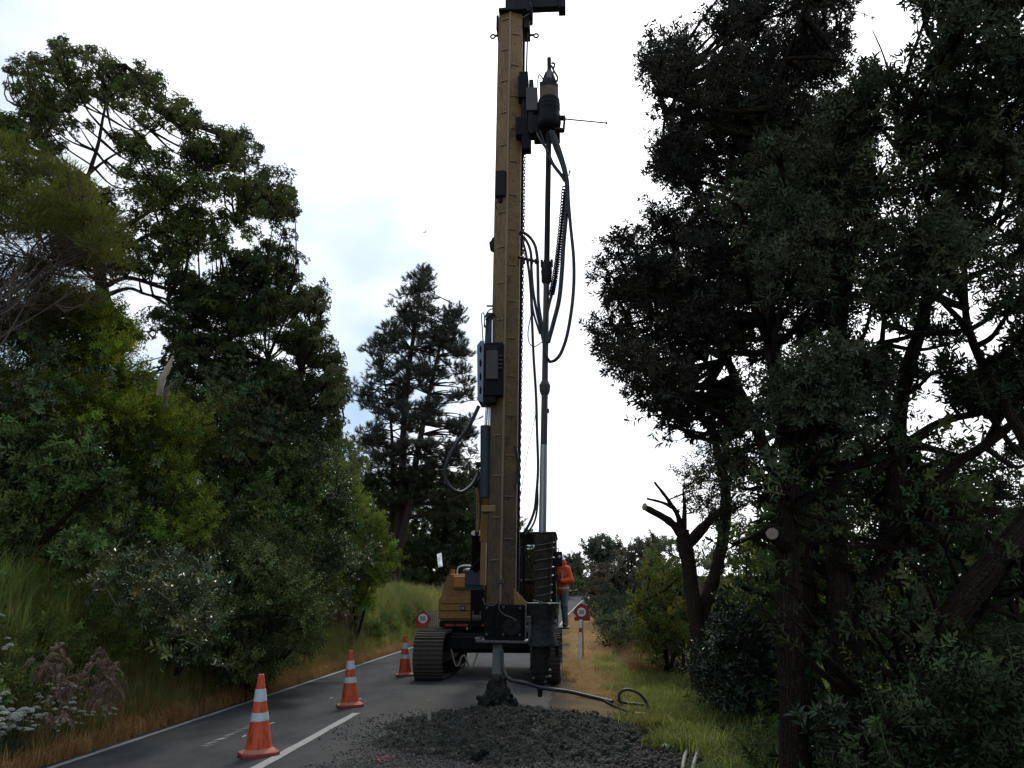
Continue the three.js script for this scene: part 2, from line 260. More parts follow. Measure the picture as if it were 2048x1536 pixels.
const edgeDist = (x, y, p) => { let m = 1e9; for (let i = 0, j = p.length - 1; i < p.length; j = i++) { const [x0, y0] = p[j], [x1, y1] = p[i], t = clamp(((x - x0) * (x1 - x0) + (y - y0) * (y1 - y0)) / ((x1 - x0) ** 2 + (y1 - y0) ** 2 || 1)); m = Math.min(m, Math.hypot(x - x0 - t * (x1 - x0), y - y0 - t * (y1 - y0))); } return m; };
// boughs that together have that outline: [centre, radius]
function boughs(poly, { n, r, d, holes = [], seed = 5, tight = 0.75 }) {
  const rnd = mulberry(seed), out = [], xs = poly.map((p) => p[0]), ys = poly.map((p) => p[1]), x0 = Math.min(...xs), x1 = Math.max(...xs), y0 = Math.min(...ys), y1 = Math.max(...ys);
  for (let tries = 0; out.length < n && tries < n * 60; tries++) {
    const x = lerp(x0, x1, rnd()), y = lerp(y0, y1, rnd()); if (!inPoly(x, y, poly)) continue;
    const e = edgeDist(x, y, poly); let R = lerp(r[0], r[1], rnd()); if (e < R * tight) { R = e / tight; if (R < r[0] * 0.55) continue; }
    if (holes.some(([hx, hy, hr]) => Math.hypot(x - hx, y - hy) < hr + R * 0.6)) continue;
    const dd = typeof d === 'function' ? d(x, y) + (rnd() - 0.5) * 1.6 : lerp(d[0], d[1], rnd()), c = at(x, y, dd), ground = landY(c.x, c.z); if (c.y < ground + 0.1) continue;
    out.push({ c, r: R * mpp(y, dd) });
  }
  return out;
}
const TMP = { q: new THREE.Quaternion(), q2: new THREE.Quaternion(), s: V() };
const geoArea = (g) => { const p = g.attributes.position, a = V(), b = V(), c = V(); let s = 0; for (let i = 0; i < p.count; i += 3) { a.fromBufferAttribute(p, i); b.fromBufferAttribute(p, i + 1).sub(a); c.fromBufferAttribute(p, i + 2).sub(a); s += b.cross(c).length() / 2; } return s; };
// twigs on the sub-clusters of each bough; the twigs' places are shared with the fine branches
function leafOut(bs, { geo, mat, cover = 2, area, size = 1, tint = [1, 1, 1], vary = 0.35, warm = 0.15, up = 0.35, sub = 7, flat = 0.8, seed = 6, parent, name = 'crown', subR = 0.42, kind = 'stuff' }) {
  const r = mulberry(seed), geos = Array.isArray(geo) ? geo : [geo], lists = geos.map(() => []), tips = [];
  area = geoArea(geos[0]) * 0.5;
  for (const b of bs) {
    const n = Math.max(4, Math.round(cover * Math.PI * b.r * b.r / area / (size * size))), k = Math.max(3, sub), bt = 1 + (r() - 0.5) * vary, subs = [];
    for (let i = 0; i < k; i++) { const z = 2 * r() - 1, a = r() * 6.283, q = Math.sqrt(1 - z * z), R = b.r * (0.35 + 0.45 * Math.sqrt(r())); subs.push({ c: V(q * Math.cos(a) * R, z * R * flat, q * Math.sin(a) * R).add(b.c), r: b.r * subR * (0.7 + 0.6 * r()), t: bt * (1 + (r() - 0.5) * vary), w: (r() - 0.5) * warm }); }
    b.subs = subs;
    for (let i = 0; i < n; i++) {
      const s = subs[i % k], z = 2 * r() - 1, a = r() * 6.283, q = Math.sqrt(1 - z * z), o = V(q * Math.cos(a), z * flat, q * Math.sin(a)), p = s.c.clone().addScaledVector(o, s.r * (0.25 + 0.75 * Math.cbrt(r())));
      const dir = o.multiplyScalar(0.8).add(p.clone().sub(b.c).normalize().multiplyScalar(0.5)).add(V((r() - 0.5) * 0.9, up + (r() - 0.5) * 0.9, (r() - 0.5) * 0.9)).normalize();
      TMP.q.setFromUnitVectors(UPV, dir); TMP.q2.setFromAxisAngle(UPV, r() * 6.283); TMP.q.multiply(TMP.q2);
      const sc = size * (0.7 + 0.6 * r()), t = s.t * (0.82 + 0.36 * r()), w = s.w + (r() - 0.5) * warm * 0.6;
      lists[i % geos.length].push([new THREE.Matrix4().compose(p, TMP.q, TMP.s.set(sc, sc, sc)), col(tint[0] * t * (1 + w * 1.6), tint[1] * t, tint[2] * t * (1 - w))]);
    }
    tips.push(...subs);
  }
  geos.forEach((g, i) => { if (lists[i].length) inst(name, g, mat, parent, lists[i], kind); });
  return tips;
}
// fine branches from the limbs' points out to the boughs and on to their sub-clusters
function branchOut(bs, from, { r0 = 0.05, r1 = 0.012, parent, mat, seed = 8, share = 1, per = 3, name = 'branches', sag = 0.1 }) {
  const r = mulberry(seed), gs = [];
  for (const b of bs) {
    if (r() > share) continue;
    let best = from[0], m = 1e9; for (const f of from) { const k = f.distanceTo(b.c) + (f.y > b.c.y ? (f.y - b.c.y) * 1.5 : 0); if (k < m) { m = k; best = f; } }
    const mid = best.clone().lerp(b.c, 0.5).add(V((r() - 0.5) * m * 0.22, (r() - 0.3) * m * 0.15 - sag * m, (r() - 0.5) * m * 0.22));
    gs.push(limb([best, mid, b.c], [r0 * (0.7 + 0.6 * r()) * Math.min(1.6, 0.5 + m * 0.3), r0 * 0.6, r1], 6, 0.1, 4));
    for (const s of (b.subs ?? []).slice(0, per)) gs.push(limb([b.c.clone().lerp(best, 0.12), b.c.clone().lerp(s.c, 0.5).add(V((r() - 0.5) * b.r * 0.3, (r() - 0.5) * b.r * 0.3, (r() - 0.5) * b.r * 0.3)), s.c.clone().lerp(b.c, -0.25)], [r1 * 1.3, r1, r1 * 0.35], 4, 0, 2));
  }
  if (gs.length) { const o = part(name, gs, mat, parent, 'stuff'); return o; }
}
const path = (list) => list.map(([x, y, d]) => at(x, y, d));
const widths = (list) => list.map(([x, y, d, w]) => w * 0.5 * mpp(y, d));
function growLimb(name, list, mat, parent, seg = 12, lump = 0.14) { const p = path(list); part(name, limb(p, widths(list), seg, lump, 6), mat, parent); return p; }
// points along a limb, for branches to spring from
const along = (pts, k = 10) => { const c = new THREE.CatmullRomCurve3(pts, false, 'centripetal'); return c.getPoints(k); };
// ---------------------------------------------------------------- trees and shrubs
const G = {
  ngaio: [shoot({ n: 13, len: 0.26, l: 0.085, w: 0.03, pitch: 0.95, seed: 21, tipTuft: 3 }), shoot({ n: 11, len: 0.2, l: 0.095, w: 0.034, pitch: 0.8, seed: 22, tipTuft: 4, droop: 0.4 })],
  small: [shoot({ n: 16, len: 0.28, l: 0.05, w: 0.022, pitch: 1.0, seed: 23 }), shoot({ n: 14, len: 0.24, l: 0.055, w: 0.026, pitch: 0.9, seed: 24, tipTuft: 2 })],
  broad: [shoot({ n: 9, len: 0.18, l: 0.13, w: 0.055, pitch: 1.0, seed: 25, tipTuft: 4, stem: 0.008 }), shoot({ n: 7, len: 0.14, l: 0.15, w: 0.06, pitch: 0.9, seed: 26, tipTuft: 5, stem: 0.008 })],
  mid: [shoot({ n: 12, len: 0.28, l: 0.08, w: 0.036, pitch: 1.0, seed: 27, tipTuft: 2 }), shoot({ n: 10, len: 0.22, l: 0.09, w: 0.042, pitch: 0.9, seed: 28, tipTuft: 3 })],
  palm: [palm({ n: 4, seed: 29 }), palm({ n: 5, l: 0.09, w: 0.04, seed: 30 })],
  heath: [needles({ n: 70, len: 0.34, l: 0.03, w: 0.009, pitch: 0.9, seed: 31 }), needles({ n: 60, len: 0.28, l: 0.035, w: 0.009, pitch: 0.8, seed: 32 })],
  pine: [needles({ n: 64, len: 0.34, l: 0.2, w: 0.016, pitch: 0.75, seed: 33, stem: 0.012 }), needles({ n: 60, len: 0.28, l: 0.22, w: 0.016, pitch: 0.7, seed: 34, stem: 0.015 })],
  coarse: [shoot({ n: 12, len: 0.5, l: 0.2, w: 0.12, pitch: 1.0, seed: 35, stem: 0.012, tipTuft: 2 }), shoot({ n: 10, len: 0.4, l: 0.24, w: 0.13, pitch: 0.9, seed: 36, stem: 0.012, tipTuft: 3 })],
};
const LEAF = { plain: leafy(1, 1, 1, 0.3, 0.92), lit: leafy(1, 1, 1, 0.45, 0.92), gloss: leafy(1, 1, 1, 0, 0.34, 0.9), matt: leafy(1, 1, 1, 0, 0.8, 0.25), satin: leafy(1, 1, 1, 0, 0.65, 0.2) };
const TREE_GROUP = undefined;

// ---- right side: the big dark multi-stemmed tree
{
  const base = onLand(1640, 1536), o = thing('broadleaf_tree', 'huge dark multi-stemmed evergreen tree filling the right side, with a pale sawn stub', 'tree', [0, 0, 0]);
  void base;
  const stems = [
    [[1590, 1660, 8.1, 70], [1590, 1500, 8.2, 58], [1584, 1380, 8.3, 52], [1576, 1200, 8.4, 48], [1574, 1070, 8.5, 44], [1580, 950, 8.6, 40], [1570, 850, 8.9, 36], [1545, 700, 9.3, 30], [1530, 540, 9.8, 22], [1500, 380, 10.2, 14], [1470, 240, 10.6, 7]],
    [[1690, 1660, 8.7, 78], [1692, 1500, 8.8, 64], [1690, 1400, 8.8, 58], [1680, 1250, 8.9, 52], [1672, 1100, 9.1, 44], [1660, 930, 9.3, 38], [1664, 780, 9.4, 30], [1690, 600, 9.4, 22], [1720, 420, 9.4, 14], [1720, 250, 9.4, 6]],
    [[1695, 1330, 8.95, 40], [1720, 1230, 9.1, 44], [1765, 1120, 9.2, 40], [1792, 960, 9.4, 36], [1800, 800, 9.4, 30], [1845, 640, 9.2, 24], [1880, 460, 9, 16], [1900, 260, 8.8, 6]],
    [[1740, 1680, 7.9, 74], [1800, 1440, 8.0, 60], [1850, 1320, 8.0, 58], [1930, 1200, 7.8, 54], [2050, 1055, 7.6, 50], [2180, 900, 7.4, 38]],
    [[1618, 1480, 9.0, 34], [1618, 1300, 9.2, 30], [1622, 1120, 9.4, 28], [1640, 960, 9.7, 24], [1625, 800, 10, 16], [1600, 640, 10.3, 8]],
  ];
  const pts = [];
  stems.forEach((s) => pts.push(...along(growLimb('trunk', s, MAT.bark, o, 16, 0.16), 14).filter((p) => p.y > 3)));
  const limbs = [
    [[1575, 1010, 8.6, 28.8], [1515, 862, 9.6, 23.0], [1477, 778, 10.4, 20.2], [1451, 719, 11, 18.0], [1395, 685, 11.6, 14.4], [1358, 613, 12, 10.1], [1330, 480, 12.2, 4.3]],
    [[1530, 560, 9.7, 18.7], [1440, 440, 10.6, 13.0], [1360, 330, 11.2, 8.6], [1320, 180, 11.5, 3.6]],
    [[1545, 700, 9.3, 20.2], [1500, 560, 10.2, 15.8], [1400, 470, 11, 11.5], [1290, 500, 11.8, 5.8], [1230, 560, 12, 2.9]],
    [[1451, 719, 11, 14.4], [1424, 640, 11.4, 10.8], [1415, 520, 11.6, 5.8]],
    [[1360, 613, 12, 8.6], [1290, 640, 12.3, 6.5], [1215, 660, 12.5, 2.9]],
    [[1640, 940, 9.2, 21.6], [1700, 820, 9.6, 17.3], [1760, 700, 9.8, 11.5], [1770, 560, 9.8, 5.8]],
    [[1745, 1230, 9.2, 25.9], [1800, 1060, 9, 24.5], [1900, 940, 8.8, 21.6], [1985, 880, 8.6, 18.7], [2080, 800, 8.4, 13.0]],
    [[1735, 960, 9.3, 18.7], [1807, 892, 9.2, 17.3], [1879, 846, 9, 15.8], [1997, 814, 8.8, 14.4], [2090, 760, 8.6, 8.6]],
    [[2060, 900, 8.2, 24.5], [2010, 812, 8.4, 21.6], [1964, 727, 8.5, 18.7], [1934, 642, 8.6, 14.4], [1930, 500, 8.6, 7.2]],
    [[1690, 600, 9.4, 17.3], [1620, 440, 9.3, 11.5], [1560, 330, 9.2, 5.8]],
    [[1500, 380, 10.2, 10.1], [1540, 200, 9.8, 7.2], [1600, 40, 9.4, 4.3], [1640, -80, 9.2, 2.9]],
    [[1880, 460, 9, 11.5], [1800, 260, 8.8, 7.2], [1770, 120, 8.6, 3.6], [1745, 60, 8.5, 2.2]],
    [[1800, 260, 8.8, 5.8], [1850, 140, 8.4, 4.3], [1900, 40, 8, 2.9], [1950, -60, 7.6, 2.2]],
    [[2150, 1370, 7.2, 34.6], [2048, 1412, 7.3, 28.8], [1960, 1462, 7.5, 21.6], [1890, 1530, 7.7, 13.0]],
    [[1780, 1440, 8.0, 14.4], [1900, 1280, 8.2, 10.1], [2048, 1180, 8.4, 7.2]],
  ];
  for (const l of limbs) pts.push(...along(growLimb('limb', l, MAT.bark, o, 9, 0.12), 10));
  // the sawn stub
  const s0 = at(1576, 1100, 8.45), s1 = at(1543, 1068, 8.12), e = s1.clone().sub(s0).normalize();
  part('sawn_stub', rod(s0, s1, 0.075, 0.062, 14), MAT.bark, o);
  part('sawn_face', new THREE.CircleGeometry(0.06, 24).applyQuaternion(new THREE.Quaternion().setFromUnitVectors(V(0, 0, 1), e.clone().add(V(0, 0, 0.6)).normalize())).translate(s1.x + e.x * 0.006, s1.y + e.y * 0.006, s1.z + e.z * 0.006 + 0.03), new THREE.MeshStandardMaterial({ color: col(0.34, 0.25, 0.18), roughness: 0.9, map: dataTex(128, (u, v) => { const x = u - 0.5, y = v - 0.5, q = Math.hypot(x, y) + 0.012 * n2(x * 9, y * 9), a = Math.atan2(y, x); return 0.72 + 0.12 * Math.sin(q * 150) + 0.12 * n2(x * 30, y * 30) - 0.35 * smooth(0.06, 0.0, Math.abs(Math.sin(a * 1.5 + 0.6)) * q * 2 + 0.02) - 0.3 * smooth(0.42, 0.5, q); }), side: THREE.DoubleSide }), o, undefined, 'pale round saw cut');
  const A = boughs([[1440, -120], [1420, 20], [1380, 40], [1300, 72], [1280, 110], [1290, 160], [1272, 230], [1310, 290], [1298, 350], [1318, 400], [1275, 430], [1262, 462], [1222, 470], [1198, 495], [1193, 545], [1215, 600], [1180, 660], [1188, 705], [1250, 770], [1275, 835], [1340, 830], [1400, 780], [1480, 760], [1560, 730], [1700, 660], [1760, 400], [1700, 200], [1690, 120], [1750, -120]], { n: 275, r: [22, 54], d: [9.6, 12.8], holes: [[1770, 110, 40], [1700, 150, 15], [1420, 700, 18], [1300, 690, 14]], seed: 41, tight: 0.95 });
  const B = boughs([[1560, 190], [1680, 165], [1850, 140], [2140, 120], [2140, 640], [1960, 660], [1860, 620], [1700, 640], [1500, 560], [1450, 430], [1480, 300]], { n: 84, r: [38, 78], d: [7.2, 9.2], holes: [[1980, 470, 18], [1960, 560, 18]], seed: 42 });
  const C = boughs([[1840, -160], [2140, -160], [2140, 230], [1960, 200], [1890, 120], [1840, 50]], { n: 36, r: [35, 75], d: [6.4, 8.2], seed: 43, holes: [[1990, 150, 26], [1800, 100, 40]] });
  const D = boughs([[1490, 770], [1560, 700], [1690, 680], [1780, 740], [1770, 860], [1640, 900], [1500, 860]], { n: 26, r: [32, 60], d: [7.4, 8.8], seed: 44 });
  const E = boughs([[1250, 770], [1340, 720], [1430, 760], [1500, 800], [1480, 950], [1440, 960], [1400, 905], [1300, 845]], { n: 44, r: [14, 32], d: [10.4, 12.6], seed: 45, holes: [[1450, 745, 10]] });
  const F = boughs([[1800, 620], [1960, 640], [2140, 620], [2140, 860], [2020, 960], [1900, 840], [1850, 760]], { n: 46, r: [22, 48], d: [8.4, 10.6], seed: 46, holes: [[1960, 700, 40], [2010, 880, 34]] });
  const H = boughs([[1440, 840], [1500, 760], [1760, 700], [1880, 740], [2000, 860], [2140, 900], [2140, 1080], [1980, 1060], [1880, 1140], [1760, 1120], [1620, 1140], [1480, 1100], [1430, 960]], { n: 105, r: [20, 44], d: [9.6, 13], seed: 47, holes: [[1830, 870, 14]] });
  const opt = { geo: G.ngaio, mat: LEAF.satin, parent: o, area: 0.013, vary: 0.8, subR: 0.34, size: 0.9 };
  leafOut(A, { ...opt, size: 0.75, cover: 1.6, tint: [0.052, 0.048, 0.034], seed: 51, subR: 0.45 });
  leafOut(B, { ...opt, size: 0.75, cover: 1.65, tint: [0.070, 0.082, 0.040], seed: 52 });
  leafOut(C, { ...opt, cover: 1.7, tint: [0.056, 0.07, 0.034], seed: 53 });
  leafOut(D, { ...opt, cover: 1.9, size: 0.7, tint: [0.068, 0.084, 0.044], seed: 54 });
  leafOut(E, { ...opt, cover: 1.3, tint: [0.040, 0.045, 0.028], seed: 55 });
  leafOut(F, { ...opt, flat: 0.45, cover: 1.4, tint: [0.038, 0.050, 0.026], seed: 56 });
  leafOut(H, { ...opt, cover: 0.8, tint: [0.056, 0.07, 0.034], seed: 58 });
  const K = boughs([[1420, 1000], [1470, 900], [1480, 780], [1600, 820], [1800, 800], [1960, 900], [2140, 980], [2140, 1320], [1900, 1330], [1760, 1400], [1660, 1420], [1560, 1420], [1480, 1300]], { n: 150, r: [12, 32], d: [7.3, 10.2], seed: 48, tight: 0.6 });
  leafOut(K, { ...opt, geo: G.mid, mat: LEAF.plain, size: 0.75, cover: 0.6, subR: 0.5, tint: [0.075, 0.10, 0.036], vary: 1.0, warm: 0.35, seed: 59 });
  branchOut([...A, ...B, ...C, ...D, ...E, ...F, ...H, ...K], pts, { r0: 0.045, r1: 0.012, parent: o, mat: MAT.bark, seed: 57, per: 5 });
}
// ---- the lopped tree beside the verge
{
  const o = thing('lopped_tree', 'lopped tree with bare cut limbs standing on the grass verge right of the rig', 'tree');
  const pts = [];
  const g = (n, l, s = 12) => { const p = growLimb(n, l, MAT.barkRed, o, s, 0.24); pts.push(...along(p, 6)); };
  g('trunk', [[1404, 1410, 15.2, 41.7], [1400, 1360, 15.2, 33.6], [1392, 1250, 15.2, 30.2], [1380, 1150, 15.3, 28.2], [1369, 1090, 15.3, 29.6], [1366, 1060, 15.3, 22.8]]);
  g('trunk', [[1393, 1270, 15.3, 24.2], [1412, 1200, 15.4, 26.9], [1432, 1140, 15.5, 25.5], [1445, 1080, 15.6, 22.8], [1452, 1000, 15.6, 20.2], [1440, 920, 15.4, 16.1], [1422, 862, 15.2, 13.4], [1410, 846, 15.2, 11.4], [1375, 799, 15, 6.7], [1345, 750, 14.8, 3.4]]);
  g('limb', [[1372, 1082, 15.3, 21.5], [1345, 1048, 15.3, 16.8], [1290, 1014, 15.2, 11.4]], 10);
  g('limb', [[1366, 1066, 15.3, 14.8], [1355, 1030, 15.2, 9.4], [1336, 1000, 15.1, 7.4], [1309, 964, 15, 4.7]], 8);
  g('limb', [[1356, 1024, 15.2, 7.4], [1332, 1008, 15.1, 6.0], [1294, 997, 15, 4.0]], 8);
  g('limb', [[1368, 1060, 15.3, 11.4], [1369, 1012, 15.3, 7.4], [1366, 978, 15.3, 3.4]], 8);
  g('limb', [[1374, 1090, 15.3, 21.5], [1400, 1062, 15.3, 21.5], [1424, 1036, 15.4, 17.5], [1450, 1016, 15.5, 12.1]], 10);
  g('limb', [[1421, 866, 15.2, 8.7], [1424, 780, 15, 6.7], [1422, 706, 14.8, 3.4]], 8);
  const c0 = at(1290, 1014, 15.2);
  part('sawn_face', new THREE.CircleGeometry(0.072, 16).rotateY(-1.0).rotateX(-0.3).translate(c0.x - 0.012, c0.y + 0.004, c0.z + 0.01), std(0.4, 0.3, 0.2, 0.85), o);
  const b = boughs([[1330, 985], [1350, 940], [1420, 880], [1490, 900], [1500, 1010], [1470, 1090], [1400, 1030], [1345, 1010]], { n: 40, r: [11, 24], d: [14.4, 16.2], seed: 61, holes: [[1385, 1000, 8]] });
  leafOut(b, { geo: G.small, mat: LEAF.plain, cover: 0.9, area: 0.012, tint: [0.06, 0.06, 0.03], parent: o, seed: 62 });
  branchOut(b, pts, { r0: 0.02, r1: 0.007, parent: o, mat: MAT.barkRed, seed: 63, per: 4 });
}
function shrub(name, label, category, poly, bo, lo, br, group) {
  const o = thing(name, label, category, [0, 0, 0], group), bs = boughs(poly, bo);
  if (!bs.length) { scene.remove(o); return null; }
  leafOut(bs, { parent: o, ...lo });
  if (br !== null) {
    const foot = (br && br.foot) ? at(...br.foot) : bs.reduce((a, b) => a.add(b.c), V()).divideScalar(bs.length); foot.y = landY(foot.x, foot.z) - 0.05;
    const r = mulberry(bo.seed + 500), top = Math.max(...bs.map((b) => b.c.y)), from = [], mat = (br && br.mat) ?? MAT.bark, k = (br && br.stems) ?? 4;
    for (let i = 0; i < k; i++) { const b = bs[Math.floor(r() * bs.length)], e = b.c.clone(), m = foot.clone().lerp(e, 0.5).add(V((r() - 0.5) * 0.5, 0.2, (r() - 0.5) * 0.5)), f = foot.clone().add(V((r() - 0.5) * 0.5, 0, (r() - 0.5) * 0.5)); const R = ((br && br.r) ?? 0.05) * (0.7 + 0.6 * r()); part('stem', limb([f, m, e], [R, R * 0.7, R * 0.3], 7, 0.15, 5), mat, o); from.push(...along([f, m, e], 6).slice(1)); }
    branchOut(bs, from, { r0: 0.02, r1: 0.008, parent: o, mat, seed: bo.seed + 501, per: 3, ...(br || {}) }); void top;
  }
  return o;
}
// ---- undergrowth and shrubs on the right
shrub('backlit_bush', 'yellow-green backlit bush left of the lopped tree trunk', 'bush', [[1285, 1140], [1325, 1108], [1365, 1125], [1385, 1200], [1392, 1310], [1340, 1335], [1285, 1305], [1262, 1230]], { n: 48, r: [13, 30], d: [17, 20], seed: 71, holes: [] }, { geo: G.mid, mat: LEAF.lit, cover: 1.3, area: 0.016, tint: [0.095, 0.115, 0.024], seed: 72, warm: 0.4, vary: 0.9 });
shrub('glossy_shrub', 'low glossy dark shrub between the lopped tree and the big trunks', 'shrub', [[1408, 1270], [1450, 1215], [1530, 1215], [1570, 1290], [1570, 1390], [1510, 1440], [1420, 1430], [1400, 1340]], { n: 34, r: [24, 44], d: [12, 13.4], seed: 73 }, { geo: G.mid, mat: LEAF.gloss, cover: 1.7, area: 0.016, tint: [0.03, 0.046, 0.024], seed: 74 });
shrub('understorey_tree', 'leafy green thicket seen between the big trunks', 'thicket', [[1450, 1040], [1560, 960], [1700, 900], [1850, 880], [1880, 1000], [1860, 1180], [1840, 1330], [1700, 1360], [1560, 1330], [1470, 1230]], { n: 90, r: [34, 64], d: [11.5, 17], seed: 75, holes: [[1500, 1000, 10]] }, { geo: G.mid, mat: LEAF.lit, cover: 0.68, area: 0.016, tint: [0.10, 0.14, 0.028], vary: 1.0, warm: 0.35, seed: 76 }, { r: 0.06, stems: 7 });
shrub('understorey_tree', 'leafy dark thicket at the right edge behind the leaning trunk', 'thicket', [[1880, 900], [2000, 930], [2140, 960], [2140, 1300], [1990, 1360], [1840, 1330], [1860, 1100]], { n: 70, r: [34, 64], d: [9.5, 14], seed: 77, holes: [[1990, 985, 22], [2040, 960, 20]] }, { geo: G.mid, mat: LEAF.lit, cover: 0.7, area: 0.016, tint: [0.065, 0.105, 0.036], vary: 0.9, seed: 78 }, { r: 0.05, stems: 6 });
shrub('fern_shrub', 'dark leafy shrub at the foot of the leaning trunk, bottom right corner', 'shrub', [[1740, 1420], [1880, 1340], [2140, 1270], [2140, 1660], [1700, 1660], [1710, 1500]], { n: 56, r: [40, 80], d: [6.3, 8.4], seed: 79 }, { geo: G.small, mat: LEAF.matt, cover: 1.9, area: 0.013, tint: [0.045, 0.07, 0.026], seed: 80, vary: 1.0 });
shrub('trunk_base_shrub', 'small leafy growth between the two main trunks', 'shrub', [[1600, 1420], [1660, 1400], [1750, 1420], [1760, 1620], [1600, 1620]], { n: 12, r: [26, 44], d: [7.6, 8.4], seed: 81 }, { geo: G.ngaio, mat: LEAF.gloss, cover: 1.2, area: 0.013, tint: [0.036, 0.05, 0.022], seed: 82 });
shrub('screen_tree', 'pale loose trees far behind the big dark trunks', 'tree', [[1440, 1090], [1600, 1040], [1800, 1010], [2140, 1000], [2140, 1330], [1800, 1330], [1460, 1290]], { n: 90, r: [30, 60], d: [24, 32], seed: 83, holes: [] }, { geo: G.mid, mat: LEAF.lit, cover: 0.42, size: 1.3, tint: [0.15, 0.18, 0.035], vary: 0.8, warm: 0.4, seed: 84 }, { r: 0.1, stems: 7 });
{ // rough low growth under the trees on the right
  const r = mulberry(180), bs = []; for (let i = 0; i < 240; i++) { const d = 6.2 + 10 * Math.pow(r(), 1.2), t = 2.0 + 0.35 * n2(d * 0.7, 4) + 5.5 * Math.pow(r(), 1.3), x = t + roadX(d), R = 0.12 + 0.2 * r() * smooth(1.8, 3.4, t); bs.push({ c: V(x, landY(x, -d) + R * 0.5, -d), r: R }); }
  const o = thing('undergrowth', 'rough dark low undergrowth on the ground beneath the big trees at right', 'undergrowth'); o.userData.kind = 'stuff';
  leafOut(bs, { geo: [...G.small, ...G.mid], mat: LEAF.plain, cover: 1.2, size: 0.8, tint: [0.055, 0.09, 0.024], vary: 1.0, warm: 0.4, parent: o, seed: 181, name: 'foliage' });
}
// ---- far right, along the bend
shrub('round_tree', 'small rounded tree against the sky above the far bend', 'tree', [[1163, 1100], [1172, 1082], [1190, 1076], [1215, 1072], [1236, 1086], [1248, 1108], [1236, 1135], [1190, 1130], [1172, 1116]], { n: 34, r: [8, 17], d: [76, 82], seed: 85 }, { geo: G.coarse, mat: LEAF.plain, cover: 1.7, area: 0.14, tint: [0.075, 0.093, 0.054], seed: 86 }, { r: 0.2, foot: [1206, 1180, 79], r1: 0.04 });
shrub('roadside_tree', 'dark flat-topped trees behind the person at the end of the road', 'tree', [[1112, 1118], [1140, 1106], [1162, 1112], [1178, 1130], [1172, 1160], [1180, 1200], [1150, 1192], [1125, 1180], [1112, 1150]], { n: 44, r: [9, 18], d: [100, 116], seed: 87, holes: [[1168, 1138, 5]] }, { geo: G.coarse, mat: LEAF.plain, cover: 1.6, area: 0.14, tint: [0.068, 0.075, 0.045], seed: 88 }, { r: 0.2, r1: 0.04 });
shrub('grey_tree', 'grey-brown bushy tree on the right verge beyond the speed sign', 'tree', [[1170, 1150], [1190, 1128], [1215, 1118], [1260, 1100], [1290, 1066], [1318, 1075], [1340, 1110], [1345, 1190], [1320, 1245], [1250, 1250], [1196, 1235], [1172, 1200]], { n: 74, r: [13, 26], d: [42, 54], seed: 89 }, { geo: G.coarse, mat: LEAF.plain, cover: 1.6, area: 0.14, size: 0.62, tint: [0.108, 0.099, 0.063], vary: 0.6, seed: 90, warm: 0.25 }, { r: 0.15, r1: 0.03, stems: 7 });
shrub('hazy_tree', 'loose pale green tree behind the lopped tree and the backlit bush', 'tree', [[1288, 1100], [1330, 1072], [1400, 1090], [1470, 1100], [1490, 1240], [1380, 1260], [1288, 1250]], { n: 60, r: [13, 28], d: [34, 42], seed: 93 }, { geo: G.coarse, mat: LEAF.lit, cover: 1.2, area: 0.14, size: 0.5, tint: [0.115, 0.125, 0.06], vary: 0.7, seed: 94 }, { r: 0.1, r1: 0.02 });
shrub('low_scrub', 'low grey-green scrub along the right verge between marker post and backlit bush', 'scrub', [[1185, 1225], [1290, 1235], [1300, 1320], [1250, 1310], [1205, 1280]], { n: 34, r: [9, 18], d: [23, 29], seed: 95 }, { geo: G.mid, mat: LEAF.plain, cover: 1.2, area: 0.14, size: 1.2, tint: [0.085, 0.10, 0.045], vary: 0.9, seed: 96 }, { r: 0.03 });
shrub('verge_bush', 'dark green bush low on the right verge behind the marker post', 'bush', [[1180, 1190], [1230, 1190], [1290, 1215], [1300, 1260], [1290, 1290], [1230, 1275], [1190, 1240]], { n: 30, r: [12, 22], d: [27, 33], seed: 91 }, { geo: G.coarse, mat: LEAF.plain, cover: 1.6, area: 0.14, size: 0.45, tint: [0.057, 0.084, 0.045], seed: 92 }, { r: 0.05 });

